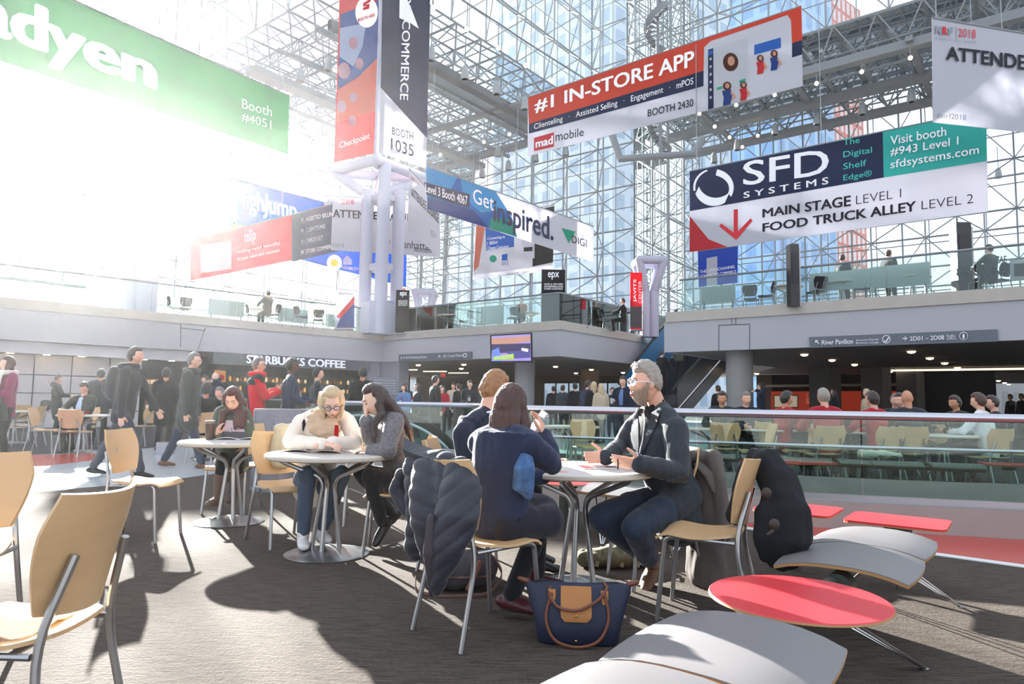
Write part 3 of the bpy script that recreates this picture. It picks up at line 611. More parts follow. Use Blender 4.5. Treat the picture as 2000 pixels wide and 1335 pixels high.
# ---- mobile payment banner behind it
t, pl = banner('pale banner with a phone print hanging behind the blue and white slogan banner', ((930, 425), (1083, 400), (1079, 528), (923, 546)), 33, 31.5, fw)
poly_on(pl, t, [(932, 443), (1083, 402), (1079, 517), (925, 537)], fgrey, 'photo_field', .012); poly_on(pl, t, [(930, 440), (948, 437), (935, 520), (925, 530)], fpeach, 'photo_field', .016)
poly_on(pl, t, [(948, 445), (1004, 440), (1004, 482), (950, 489)], fblue, 'colour_field', .02); poly_on(pl, t, [(1042, 410), (1083, 402), (1080, 512), (1040, 520)], fblack, 'photo_field', .02); poly_on(pl, t, [(1018, 470), (1044, 468), (1044, 504), (1022, 506)], fw, 'printed_phone', .025); poly_on(pl, t, [(1023, 483), (1040, 482), (1040, 490), (1023, 491)], fink, 'printed_code', .03)
for k, s_ in enumerate(('Connecting to', '1 Billion', 'Chinese Consumers')): text_on(pl, t, s_, tq(952, 952 + (34, 20, 42)[k], 463 + 9 * k, 470 + 9 * k, 459 + 9 * k, 466 + 9 * k), fw)
poly_on(pl, t, circ(963, 505, 7, 7), fgrn2, 'round_badge'); poly_on(pl, t, [(980, 497), (991, 495), (991, 508), (980, 509)], fblue, 'app_mark'); text_on(pl, t, 'DICE', tq(980, 993, 511, 518, 509, 516), fdk); text_on(pl, t, 'Visit us at Booth #730  |  Level 1', tq(972, 1032, 536, 541, 528, 533), fink)
# ---- blue right small
t, pl = banner('deep blue hanging banner above the right balcony, just below the systems banner', ((1363, 490), (1441, 480), (1440, 552), (1365, 560)), 24, 22.6, fabric('royal_blue_vinyl', srgb(44, 84, 190)), up=1.5)
text_on(pl, t, 'THE OMNICHANNEL', tq(1367, 1436, 528, 534, 517, 523), fw); text_on(pl, t, 'CONNECTED COMMERCE', tq(1367, 1438, 537, 543, 527, 533), fw); poly_on(pl, t, [(1380, 504), (1401, 500), (1401, 556), (1380, 559)], fw, 'light_field')
# ---- printed stands on the balconies
def stand(label, x0, x1, y0, y1, d, m, fz=MZ - .12):
    pl = Plane(x0, d, x1, d); q = [pl.hit(x0, y0), pl.hit(x1, y0)]; t = thing('stand_banner', label, 'banner stand', ((q[0].x + q[1].x) / 2, d, fz)); b = MB()
    b.hexa([V((q[0].x, d - .015, fz + .06)), V((q[1].x, d - .015, fz + .06)), V((q[1].x, d + .015, fz + .06)), V((q[0].x, d + .015, fz + .06))], [V((q[0].x, d - .015, q[0].z)), V((q[1].x, d - .015, q[0].z)), V((q[1].x, d + .015, q[0].z)), V((q[0].x, d + .015, q[0].z))])
    b.build('panel', m, t, False, True); b = MB(); b.box(((q[0].x + q[1].x) / 2, d, fz + .03), (q[1].x - q[0].x, .25, .06)); b.build('base', m_steel2, t, False, True); return t, pl
t, pl = stand('black stand banner with white lettering on the middle balcony corner', 1058, 1104, 526, 600, 26.6, fblack)
text_on(pl, t, 'epx', tq(1070, 1092, 531, 546, 531, 546), fw, .02); [text_on(pl, t, s_, tq(1063, 1063 + w_, 553 + 4.5 * k, 556.5 + 4.5 * k, 553 + 4.5 * k, 556.5 + 4.5 * k), fw, .02) for k, (s_, w_) in enumerate((('SAFE & SECURE,', 37), ('ENTERPRISE-LEVEL', 37), ('PAYMENT ACCEPTANCE', 36)))]
t, pl = stand('black stand banner on the balcony just right of the multi-tube column', 774, 800, 566, 640, 30, fblack)
text_on(pl, t, 'epx', tq(781, 795, 570, 580, 570, 580), fw, .02)
for k in range(3): text_on(pl, t, ('SAFE & SECURE', 'ENTERPRISE LEVEL', 'PAYMENT')[k], tq(778, 796, 586 + 4 * k, 589 + 4 * k, 586 + 4 * k, 589 + 4 * k), fw)
t, pl = stand('white stand banner with a red and blue stripe on the left balcony near the column', 657, 692, 567, 645, 28.6, fw)
poly_on(pl, t, [(657, 618), (692, 578), (692, 592), (664, 622)], fred, 'stripe'); poly_on(pl, t, [(664, 622), (692, 592), (692, 640), (657, 640)], fdk, 'stripe'); text_on(pl, t, 'Manhattan', tq(662, 690, 570, 575, 570, 575), fink)
t, pl = stand('red vertical sign with the hall name on the middle balcony', 1231, 1254, 532, 640, 27, fred)
text_on(pl, t, 'JAVITS', ((1237, 590), (1237, 545), (1244, 545), (1244, 590)), fw, .03); text_on(pl, t, 'CENTER', ((1247, 592), (1247, 548), (1253, 548), (1253, 592)), fw)
poly_on(pl, t, [(1231, 598), (1254, 598), (1254, 640), (1231, 640)], fabric('sign_grey', srgb(92, 92, 96)), 'grey_field')
t, pl = stand('small grey stand with a red heading behind the middle balcony glass', 1116, 1148, 586, 640, 26.3, fabric('stand_grey', srgb(140, 146, 150)))
poly_on(pl, t, [(1122, 586), (1144, 586), (1144, 604), (1122, 604)], fred, 'heading')
for i_, (x0, x1, y0, d, lb) in enumerate(((1539, 1556, 478, 19.5, 'black upright speaker column on the right balcony, the shorter of two'), (1860, 1889, 436, 18, 'tall black upright speaker column on the right balcony near its right end'))):
    a = at(x0, y0, d); c = at(x1, y0, d); t = thing('speaker_column', lb, 'speaker', ((a.x + c.x) / 2, d, MZ - .12)); b = MB(); h = a.z - MZ + .12; wdt = c.x - a.x
    b.box((0, 0, h / 2), (wdt, .3, h)); b.build('cabinet', mat('black_plastic', srgb(28, 28, 32), .4), t); b = MB(); b.box((0, -.155, h * .6), (wdt * .7, .02, h * .5)); b.build('grille', mat('speaker_grille', srgb(44, 44, 48), .7), t)
    b = MB(); b.box((wdt * .62, .02, h / 2 - .05), (.06, .24, h * .95)); b.build('side_panel', mat('pale_panel', srgb(180, 184, 190), .5), t)
# ---- the multi-tube column and its tall banners
m_col = mat('lilac_grey_paint', srgb(172, 174, 192), .5, var=.03, scale=.6)
t = thing('tube_column', 'tall column of thick grey tubes carrying two vertical banners', 'column', gx(733, 30.4, MZ - .1))
zt = at(733, 385, 30.4).z; tops = []
for px, d in ((705, 30.9), (737, 30), (768, 30.9), (738, 31.9)):
    p = gx(px, d); tp = at(px, 372 if px != 737 else 320, d); tops.append(tp); b = MB(); b.tube([V((p.x, p.y, MZ - .12)), V((p.x, p.y, tp.z))], .29, 14); b.build('tube', m_col, t, True, True)
ring = [at(735, 312, 29.6), at(836, 350, 31.8), at(745, 345, 34), at(650, 334, 31.4)]
for i in range(4): b = MB(); b.capsule([ring[i], ring[(i + 1) % 4]], .24, 12); b.build('ring_bar', m_col, t, True, True)
for r_, tp in ((ring[3], tops[0]), (ring[1], tops[2]), (ring[2], tops[3]), (ring[0], tops[1])): b = MB(); b.capsule([r_, tp], .25, 12); b.build('strut', m_col, t, True, True)
b = MB(); b.tube([ring[0], ring[0] + Z * 13], .12, 8); b.build('mast', m_col, t, True, True)
for zf in (385, 520, 592):
    za = at(735, zf, 30.5).z; b = MB(); c = gx(737, 31); b.prism([tuple((gx(x, d)).to_2d()) for x, d in ((705, 30.9), (737, 30), (768, 30.9), (738, 31.9))], za - .14, za + .14); b.build('tie_plate', m_col, t)
    bpy.data.objects[COL.objects[-1].name].matrix_parent_inverse = wm(t).inverted()
c = gx(733, 30.6); b = MB(); b.box((c.x, c.y, MZ + .6), (1.5, 1.3, 1.4), radians(38)); b.build('base_housing', m_col, t, False, True)
t, pl = banner('tall navy and white vertical banner on the right face of the tube column', ((748, -70), (842, -90), (832, 329), (740, 298)), 29.5, 31.6, fw, False, name='vertical_banner')
poly_on(pl, t, [(748, -70), (842, -90), (834, 270), (743.5, 171)], fnavy, 'colour_field', .015); text_on(pl, t, 'BIGCOMMERCE', ((803, -6), (797, 196), (781, 195), (787, -6)), fw, .01)
poly_on(pl, t, [(781, -30), (780, 35), (800, 44), (818, 56), (803, 16)], fw, 'corner_mark'); text_on(pl, t, 'BOOTH', tq(766, 807, 248, 262, 258, 275), fink); text_on(pl, t, '1035', tq(764, 808, 269, 292, 283, 306), fink, .006)
t, pl = banner('tall red and blue photo print banner on the left face of the tube column', ((666, -90), (740, -75), (739, 298), (653, 317)), 31, 29.4, fabric('print_red', srgb(210, 84, 86)), False, name='vertical_banner')
poly_on(pl, t, [(665, 28), (740, 0), (740, 110), (700, 150), (660, 175)], fabric('print_blue', srgb(70, 96, 160)), 'photo_field', .012); poly_on(pl, t, [(664, 55), (715, 45), (708, 90), (690, 130), (663, 110)], fabric('print_pale', srgb(170, 185, 215)), 'photo_field', .016)
poly_on(pl, t, [(660, 175), (700, 150), (740, 110), (740, 215), (657, 240)], fpeach, 'photo_field', .014)
poly_on(pl, t, circ(716, 24, 22, 30), fw, 'round_badge', .02); text_on(pl, t, 'BOOTH 4045', tq(699, 732, 36, 43, 25, 32), fred, .02, off=.03); poly_on(pl, t, [(709, 6), (724, -3), (724, 3), (714, 9), (722, 8), (721, 17), (709, 20), (709, 15), (717, 12), (709, 13)], fred, 'five_mark', .03)
for cx__, cy__, rr in ((690, 84, 9), (672, 138, 12), (702, 124, 8), (690, 190, 7), (667, 208, 9), (688, 236, 8)):
    o_ = circ(cx__, cy__, rr, rr * 1.35, 20) ; poly_on(pl, t, o_, fabric('print_bubble', srgb(190, 150, 165)), 'bubble_mark', .02)
text_on(pl, t, 'Checkpoint', tq(663, 722, 278, 293, 258, 274), fw, .01)
# short second column far behind, and one in the glare at left
def funnel(label, px, ybase, ytop, d, rr):
    p = at(px, ytop, d); t = thing('tube_column', label, 'column', gx(px, d, MZ - .12)); z1 = p.z
    for k in range(4):
        a = radians(45 + 90 * k); q = V((p.x + cos(a) * rr * 1.25, p.y + sin(a) * rr * 1.25, 0)); b = MB(); b.tube([V((q.x, q.y, MZ - .12)), V((q.x, q.y, z1 - 1.3))], rr, 10); b.build('tube', m_col, t, True, True)
        e = V((p.x + cos(a) * rr * 3.7, p.y + sin(a) * rr * 3.7, z1)); b = MB(); b.capsule([V((q.x, q.y, z1 - 1.4)), e], rr * .9, 10); b.build('strut', m_col, t, True, True)
        a2 = a + pi / 2; e2 = V((p.x + cos(a2) * rr * 3.7, p.y + sin(a2) * rr * 3.7, z1)); b = MB(); b.capsule([e, e2], rr * .9, 10); b.build('ring_bar', m_col, t, True, True)
funnel('pale tube column with a flared square top behind the red vertical sign', 1268, 640, 512, 29.5, .2)
funnel('tube column with a flared top standing in the sun glare on the left balcony', 279, 600, 476, 34, .37)
funnel('pale tube column with a flared top behind the black stand banner by the multi-tube column', 830, 640, 572, 34.5, .18)

# ================================================================ lower level
LN = nrm(P0, P1)
def LBp(px, back, z=0.): p = on_face(px, 780, P0 - LN * back, P1 - LN * back); return V((p.x, p.y, z))
def MBp(px, back, z=0.): n = nrm(P1, P2); p = on_face(px, 780, P1 - n * back, P2 - n * back); return V((p.x, p.y, z))
def RBp(px, back, z=0.): n = nrm(Q0, Q1); p = on_face(px, 780, Q0 - n * back, Q1 - n * back); return V((p.x, p.y, z))
def seg(name, p, q, z0, z1, th, m, kind='structure', parent=None):
    t_ = (q - p); n = V((-t_.y, t_.x, 0)).normalized() * th
    if n.dot(p) < 0: n = -n
    b = MB(); vs = [p, q, q + n, p + n]; b.hexa([V((v.x, v.y, z0)) for v in vs], [V((v.x, v.y, z1)) for v in vs]); return b.build(name, m, parent, False, parent is not None, kind, recalc=True)
m_panel = mat('pale_metal_panel', srgb(196, 188, 190), .45, .0, var=.05, scale=1.2); m_band = mat('satin_metal_band', srgb(190, 188, 194), .35, .4, var=.1, scale=2, stretch=(1, 1, .3))
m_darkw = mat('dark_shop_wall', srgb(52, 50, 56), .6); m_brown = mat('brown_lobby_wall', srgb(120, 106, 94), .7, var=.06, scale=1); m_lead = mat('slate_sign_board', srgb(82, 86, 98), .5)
m_warm = mat('warm_lamp', srgb(255, 226, 176), .5, emis=9.); m_strip = mat('warm_strip_lamp', srgb(255, 236, 190), .5, emis=5.)
bb_ = 1.0
seg('wall_panel_left', LBp(-900, bb_), LBp(272, bb_), 0, ZF, .2, m_panel)
b = MB()
for px in (-150, -60, 62, 136, 210): p = LBp(px, bb_ - .005); b.box((p.x, p.y, ZF / 2), (.03, .03, ZF), radians(38))
for z_ in (.55, 1.15, 1.75): p, q = LBp(-600, bb_ - .005, z_), LBp(272, bb_ - .005, z_); b.tube([p, q], .015, 4)
b.build('trim_panel_joints', m_joint, kind='structure')
seg('trim_band_left', LBp(-900, .35), LBp(367, .35), 2.42, ZF + .02, .7, m_band)
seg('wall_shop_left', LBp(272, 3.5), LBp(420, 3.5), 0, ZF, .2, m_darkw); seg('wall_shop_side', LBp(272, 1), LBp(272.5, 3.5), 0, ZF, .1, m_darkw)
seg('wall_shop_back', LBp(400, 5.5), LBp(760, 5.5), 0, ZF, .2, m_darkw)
# sign board of the coffee shop
FP = FacePlane(P0, P1, .12)
t = thing('shop_sign', 'slate coffee shop sign board with white capitals under the left balcony', 'sign', LBp(570, 0, 2.37))
seg('board', LBp(412, -.1), LBp(722, -.1), 2.37, ZF, .5, m_lead, None, t); text_on(FP, t, 'STARBUCKS COFFEE', tq(481, 675, 692, 709, 704, 719), mat('sign_white', srgb(240, 240, 244), .5, emis=.15), .045, off=.05)
seg('wall_pier', LBp(716, .1), P1 - LN * .1, 0, ZF, .6, mat('pier_paint', srgb(150, 148, 156), .7)); seg('wall_pier_return', P1 - nrm(P1, P2) * .05 - LN * .2, MBp(778, .1), 0, ZF, .6, mat('pier_paint', srgb(150, 148, 156), .7))
# coffee shop shelves: lit jars and bags
t = thing('wall_shelf', 'dark shelving with warm lit jars at the back of the coffee shop', 'shelf', LBp(590, 5.2)); 
for k, z_ in enumerate((1.35, 1.8, 2.15)): seg('shelf_board', LBp(440, 5.1), LBp(740, 5.1), z_, z_ + .04, .35, mat('dark_wood', srgb(70, 54, 44), .6), None, t)
rnd = random.Random(4)
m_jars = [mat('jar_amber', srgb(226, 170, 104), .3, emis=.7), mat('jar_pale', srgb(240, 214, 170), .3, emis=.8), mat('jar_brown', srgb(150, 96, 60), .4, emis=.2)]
jar_src = None; n_ = 0
for z_ in (1.39, 1.84):
    for px in range(448, 735, 7):
        if rnd.random() < .28: continue
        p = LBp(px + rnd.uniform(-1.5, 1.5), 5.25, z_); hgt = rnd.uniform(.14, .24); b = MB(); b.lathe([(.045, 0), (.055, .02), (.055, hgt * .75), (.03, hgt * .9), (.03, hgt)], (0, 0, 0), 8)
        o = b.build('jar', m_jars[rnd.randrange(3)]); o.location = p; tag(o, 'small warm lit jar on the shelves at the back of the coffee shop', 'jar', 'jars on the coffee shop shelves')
t = thing('poster', 'orange lit poster on the coffee shop wall, left of the man in the red jacket', 'poster', LBp(430, 3.4, 1.4)); fpz = FacePlane(P0, P1, -3.3)
poly_on(fpz, t, [(419, 722), (441, 724), (441, 746), (419, 745)], mat('poster_orange', srgb(226, 158, 104), .5, emis=.35), 'sheet'); poly_on(fpz, t, circ(433, 737, 5, 6), fred, 'print', .03)
# display cooler
t = thing('display_cooler', 'lit drinks cooler behind the two walking men', 'cooler', LBp(310, 3.1)); seg('cabinet', LBp(281, 3.0), LBp(334, 3.0), 0, 2.05, .5, mat('cooler_body', srgb(60, 54, 60), .4), None, t)
fpz = FacePlane(P0, P1, -2.97); poly_on(fpz, t, [(283, 737), (331, 738), (330, 792), (284, 794)], mat('cooler_inside', srgb(96, 62, 52), .5, emis=.25), 'lit_interior')
mw_ = [mat('pack_white', srgb(250, 226, 196), .4, emis=.9), mat('pack_red', srgb(214, 96, 72), .4, emis=.5), mat('pack_brown', srgb(120, 82, 70), .4, emis=.15)]
for r_, y in enumerate((741, 756, 768, 777, 790)):
    for k in range(9):
        x = 284.5 + 5 * k; mm = mw_[(0, 2, 1, 2, 0)[r_] if rnd.random() < .7 else rnd.randrange(3)]; poly_on(fpz, t, [(x, y), (x + 4, y + .2), (x + 4, y + 8), (x, y + 8)], mm, 'pack', .02)
# counter of the coffee shop
t = thing('shop_counter', 'dark service counter of the coffee shop behind the queue', 'counter', LBp(580, 3)); seg('body', LBp(440, 2.6), LBp(720, 2.6), 0, 1.0, .6, m_darkw, None, t); seg('top', LBp(438, 2.55), LBp(722, 2.55), 1.0, 1.05, .7, m_alu, None, t)
# middle lobby
seg('wall_lobby_side', MBp(778, .3), MBp(800, 14), 0, ZF, .2, m_brown); seg('wall_lobby_back', MBp(812, 16), MBp(880, 16), 0, ZF, .2, m_brown); seg('wall_lobby_back_upper', MBp(880, 16), MBp(1320, 16), 2.35, ZF, .2, m_brown)
seg('wall_lobby_back_end', MBp(1212, 16), MBp(1330, 16), 0, 2.4, .2, m_brown); seg('wall_lobby_back_mid', MBp(966, 16), MBp(1060, 16), 0, 2.4, .2, m_brown)
m_bronze = mat('bronze_frame', srgb(92, 82, 74), .4, .3)
for k, (a_, c_) in enumerate(((880, 966), (1060, 1212))):
    t = tag(empty('door_%d' % (k + 1), MBp((a_ + c_) / 2, 16)), ('dim glass entrance doors at the back of the lobby, left group', 'bright glass revolving entrance doors at the back of the lobby, right group')[k], 'door', kind='structure'); n = 4 if k == 0 else 6
    for i in range(n + 1): p = MBp(lerp(a_, c_, i / n), 15.95); b = MB(); b.box((p.x, p.y, 1.18), (.09, .09, 2.36)); b.build('door_frame', m_bronze, t, False, True)
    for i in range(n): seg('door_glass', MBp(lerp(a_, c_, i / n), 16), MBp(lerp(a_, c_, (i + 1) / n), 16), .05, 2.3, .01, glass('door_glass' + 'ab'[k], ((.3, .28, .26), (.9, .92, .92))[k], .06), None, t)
    seg('door_header', MBp(a_, 15.9), MBp(c_, 15.9), 2.3, 2.4, .1, m_bronze, None, t)
p = MBp(1024, 2.0); b = MB(); b.tube([(p.x, p.y, 0), (p.x, p.y, ZF + .05)], .42, 20); o = b.build('lobby_column', mat('smooth_concrete', srgb(168, 166, 168), .7, var=.06, scale=2), None, True); tag(o, 'round concrete column under the television', 'column')
p = MBp(1150, 10); b = MB(); b.box((p.x, p.y, ZF / 2), (.95, .95, ZF + .04)); o = b.build('lobby_pillar', m_brown); tag(o, 'square brown pillar in the lobby right of the bright doors', 'pillar')
t = thing('exit_sign', 'red lit exit sign on the lobby ceiling', 'sign', MBp(865, 11, 2.45)); pl = FacePlane(MBp(800, 11), MBp(900, 11)); poly_on(pl, t, [(861, 728), (870, 728), (870, 736), (861, 736)], mat('exit_red', srgb(214, 50, 44), .4, emis=.6), 'panel'); text_on(pl, t, 'EXIT', tq(862, 869, 730, 734, 730, 734), fw, off=.03)
t = thing('menu_board', 'pale grid patterned notice board on the pier right of the coffee shop', 'board', LBp(750, 0, 1.2)); pl = Plane(728, 29.0, 776, 29.6); poly_on(pl, t, [(728, 737), (776, 738), (776, 772), (728, 770)], mat('notice_grey', srgb(136, 136, 146), .6), 'sheet')
for i in range(6): poly_on(pl, t, [(731, 741 + 5 * i), (773, 742 + 5 * i), (773, 744 + 5 * i), (731, 743 + 5 * i)], fgrey, 'text_row', .03)
# television on the balcony face
t = thing('television', 'flat television on a bracket showing a discussion with a lime caption', 'television', MBp(999, -.3, ZF))
pl = Plane(958, 24.3, 1039, 23.6); q = [pl.hit(*c) for c in ((957, 654), (1038, 649), (1039, 708), (958, 708))]; n = pl.n
b = MB(); b.hexa([v - n * .08 for v in q], [v for v in q]); b.build('case', mat('black_plastic', srgb(28, 28, 32), .4), t, False, True, recalc=True)
se = lambda nm, c, e=.7: mat(nm, c, .3, emis=e)
poly_on(pl, t, [(960, 656), (1036, 652), (1037, 704), (960, 705)], se('screen_violet', srgb(150, 130, 190)), 'screen', .006); poly_on(pl, t, [(960, 660), (1036, 656), (1036, 666), (960, 676)], se('screen_tan', srgb(176, 128, 110)), 'screen_image', .012); poly_on(pl, t, [(960, 672), (1036, 670), (1036, 686), (960, 690)], se('screen_dark', srgb(54, 48, 84)), 'screen_image', .016); poly_on(pl, t, [(961, 684), (974, 678), (980, 704), (961, 705)], se('screen_blue', srgb(96, 120, 220)), 'screen_image', .02)
poly_on(pl, t, [(963, 697), (1003, 690), (1004, 701), (964, 703)], flime, 'caption', .024); text_on(pl, t, 'BIG SHOW', tq(968, 1001, 695, 701, 692, 699), fw, .02, off=.03); poly_on(pl, t, [(1019, 679), (1032, 681), (1031, 687), (1018, 684)], se('screen_white', srgb(225, 225, 240)), 'screen_image', .024); poly_on(pl, t, [(985, 686), (1036, 684), (1036, 698), (1006, 700)], se('screen_navy', srgb(70, 66, 130)), 'screen_image', .02)
b = MB(); c = (q[0] + q[1] + q[2] + q[3]) / 4; b.box(tuple(c - n * .3), (.3, .5, .4)); b.build('bracket', m_steel2, t, False, True)
# wayfinding signs
def way(label, p, q, corners, off):
    pl = FacePlane(p, q, off); v = [pl.hit(*c) for c in corners]; c = sum(v, V()) / 4; t = thing('wayfinding_sign', label, 'sign', tuple(c)); b = MB(); b.hexa([x - pl.n * .08 for x in v], v); b.build('board', mat('wayfinding_grey', srgb(98, 104, 116), .5), t, False, True, recalc=True); return t, pl
sw = mat('sign_lettering', srgb(236, 238, 242), .5)
t, pl = way('long grey wayfinding sign to the river pavilion on the right balcony face', Q0, Q1, ((1580, 658), (1948, 642.5), (1949, 666.5), (1582, 679)), .1)
text_on(pl, t, 'River Pavilion', tq(1605, 1666, 664, 673, 661, 671), sw, .02); text_on(pl, t, 'American Express', tq(1672, 1716, 662, 667, 660, 665), sw); text_on(pl, t, 'Business Lounge', tq(1672, 1716, 667.5, 672, 666, 671), sw); text_on(pl, t, '2D01 – 2D08', tq(1777, 1844, 657, 665, 654, 663), sw, .02); text_on(pl, t, 'FedEx', tq(1849, 1866, 653.5, 658, 653, 657.5), sw); text_on(pl, t, 'Office', tq(1849, 1867, 659, 663, 658, 662), sw)
def ringmark(cx__, cy__, r):
    for k in range(14):
        a0, a1 = 2 * pi * k / 14, 2 * pi * (k + 1) / 14; poly_on(pl, t, [(cx__ + r * cos(a0), cy__ + r * sin(a0)), (cx__ + r * cos(a1), cy__ + r * sin(a1)), (cx__ + (r - 1.4) * cos(a1), cy__ + (r - 1.4) * sin(a1)), (cx__ + (r - 1.4) * cos(a0), cy__ + (r - 1.4) * sin(a0))], sw, 'symbol_ring')
ringmark(1731, 662, 8.2); poly_on(pl, t, [(1726, 665), (1730, 665), (1735, 658), (1737, 659), (1732, 667), (1726, 667)], sw, 'escalator_mark')
poly_on(pl, t, circ(1882, 656, 8.5, 8.5), sw, 'symbol'); poly_on(pl, t, circ(1882, 656, 7.3, 7.3), m_lead, 'symbol', .03); poly_on(pl, t, circ(1882, 656.5, 2.2, 5.5), sw, 'person_mark', .04)
poly_on(pl, t, [(1592, 664), (1598, 664), (1596, 666), (1600, 670), (1598.5, 671.5), (1594.5, 667.5), (1592, 669.5)], sw, 'arrow'); poly_on(pl, t, [(1762, 660), (1769, 659.7), (1766, 657), (1768, 657), (1772, 660.5), (1768, 664), (1766, 664), (1769, 661.2), (1762, 661.5)], sw, 'arrow')
t, pl = way('grey wayfinding sign to the meeting rooms on the middle balcony face', P1, P2, ((778, 692), (921, 686), (921, 700), (779, 705.5)), .1)
text_on(pl, t, '1E Hall & Meeting Rooms', tq(787, 834, 696, 702, 694.5, 700), sw); text_on(pl, t, '3B – 3E, Crystal Palace', tq(855, 903, 693, 699, 691, 697.5), sw); ringmark(908, 693.5, 4.2); poly_on(pl, t, [(782, 698), (783.5, 696), (785, 698), (784, 698), (784, 702), (783, 702), (783, 698)], sw, 'arrow')
# right under-balcony
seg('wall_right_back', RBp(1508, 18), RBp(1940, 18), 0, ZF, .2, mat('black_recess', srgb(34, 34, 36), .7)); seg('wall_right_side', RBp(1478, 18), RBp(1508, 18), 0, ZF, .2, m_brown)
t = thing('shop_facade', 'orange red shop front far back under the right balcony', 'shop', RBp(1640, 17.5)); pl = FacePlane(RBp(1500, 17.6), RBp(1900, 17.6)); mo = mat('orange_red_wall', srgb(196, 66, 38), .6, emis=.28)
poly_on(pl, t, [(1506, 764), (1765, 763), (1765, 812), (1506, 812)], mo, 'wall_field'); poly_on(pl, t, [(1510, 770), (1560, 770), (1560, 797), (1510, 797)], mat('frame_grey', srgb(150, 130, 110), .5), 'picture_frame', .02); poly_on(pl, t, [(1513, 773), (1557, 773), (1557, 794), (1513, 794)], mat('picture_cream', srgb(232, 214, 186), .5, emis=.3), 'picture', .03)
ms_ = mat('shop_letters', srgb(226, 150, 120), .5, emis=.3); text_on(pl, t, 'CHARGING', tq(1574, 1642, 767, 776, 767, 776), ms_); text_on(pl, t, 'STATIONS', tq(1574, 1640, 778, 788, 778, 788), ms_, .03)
poly_on(pl, t, [(1728, 772), (1765, 772), (1765, 804), (1728, 804)], mat('screen_orange', srgb(226, 112, 60), .4, emis=.6), 'screen', .02)
for k, s_ in enumerate(('AFTER YOU', 'PHONE IS', 'RECHARGED', 'USE IT TO')): text_on(pl, t, s_, tq(1730, 1752, 781 + 5 * k, 784.5 + 5 * k, 781 + 5 * k, 784.5 + 5 * k), mat('picture_cream', (1, 1, 1)), .02, off=.05)
poly_on(pl, t, [(1495, 751), (1765, 748), (1765, 753), (1495, 756)], mat('beam_cream', srgb(196, 184, 168), .6), 'fascia_strip', .05)
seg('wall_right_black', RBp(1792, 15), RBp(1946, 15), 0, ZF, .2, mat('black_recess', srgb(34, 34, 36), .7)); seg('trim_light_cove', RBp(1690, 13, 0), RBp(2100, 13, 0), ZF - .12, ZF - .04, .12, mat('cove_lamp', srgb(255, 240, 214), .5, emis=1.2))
for k, (px, bk, wd, lb) in enumerate(((1612, 11.5, .95, 'square dark pillar in front of the orange shop, leftmost of three'), (1712, 12.5, .88, 'square dark pillar in front of the orange shop, middle of three'), (1779, 13.5, .82, 'square dark pillar in front of the orange shop, right of three beside the black recess'))):
    p = RBp(px, bk); b = MB(); b.box((p.x, p.y, ZF / 2), (wd, wd, ZF + .04), radians(38)); tag(b.build('square_pillar', mat('pillar_grey', srgb(112, 108, 102), .7)), lb, 'pillar')
p = RBp(1445, .9); b = MB(); b.tube([(p.x, p.y, 0), (p.x, p.y, ZF + .04)], .41, 24); tag(b.build('round_column', mat('rough_concrete', srgb(150, 148, 146), .8, var=.15, scale=3, bump=.2), None, True), 'thick round concrete column under the right balcony corner', 'column')
# recessed ceiling lights
LIGHTS = [(817, 711), (906, 710), (901, 718), (1085, 714), (1125, 727), (1041, 729), (1155, 720), (1217, 726), (1180, 732), (1152, 737), (1199, 740), (1100, 733), (1571, 690), (1625, 701), (1669, 710), (1707, 718), (1738, 724), (1764, 730), (1634, 731), (1665, 736), (1692, 740), (1478, 728), (1518, 732), (1554, 737), (1489, 741), (1521, 744), (1780, 684), (1816, 697), (1845, 707), (1870, 716), (1891, 722), (1909, 728), (1924, 733), (1936, 738), (1788, 735), (1809, 740), (1827, 744), (1950, 742), (1962, 746), (1970, 749)]
for px, py in LIGHTS:
    p = hz(px, py, ZF + .03); b = MB(); b.lathe([(.11, 0), (.115, -.03), (.10, -.065), (.05, -.085), (.01, -.09)], (0, 0, 0), 14); r_ = MB(); r_.lathe([(.13, .004), (.13, -.027), (.10, -.027), (.10, .004)], (0, 0, 0), 14)
    t = thing('downlight', 'round warm recessed ceiling light under the %s balcony' % ('right' if px > 1400 else 'middle'), 'ceiling light', p, 0, 'round recessed ceiling lights under the %s balcony' % ('right' if px > 1400 else 'middle')); b.build('lamp', m_warm, t, True); r_.build('rim', m_alu, t)
for px, py in ((12, 684), (85, 688), (153, 692), (277, 700), (331, 703)):
    p = LBp(px, .72, 2.425); b = MB(); b.lathe([(.1, 0), (.1, -.02)], (0, 0, 0), 14); t = thing('downlight', 'round warm recessed light below the metal band at left', 'ceiling light', p, 0, 'recessed lights below the metal band'); b.build('lamp', m_warm, t)
for x0, x1, y in ((778, 815, 722), (827, 872, 725), (876, 915, 728)):
    a, c = hz(x0, y, ZF), hz(x1, y, ZF); b = MB(); d_ = V((0, .09, 0)); b.hexa([a - d_ - Z * .02, c - d_ - Z * .02, c + d_ - Z * .02, a + d_ - Z * .02], [a - d_ + Z * .03, c - d_ + Z * .03, c + d_ + Z * .03, a + d_ + Z * .03]); tag(b.build('strip_light', m_strip), 'long warm strip light on the lobby ceiling, ' + {778: 'leftmost of three', 827: 'middle of three', 876: 'rightmost of three'}[x0], 'ceiling light')
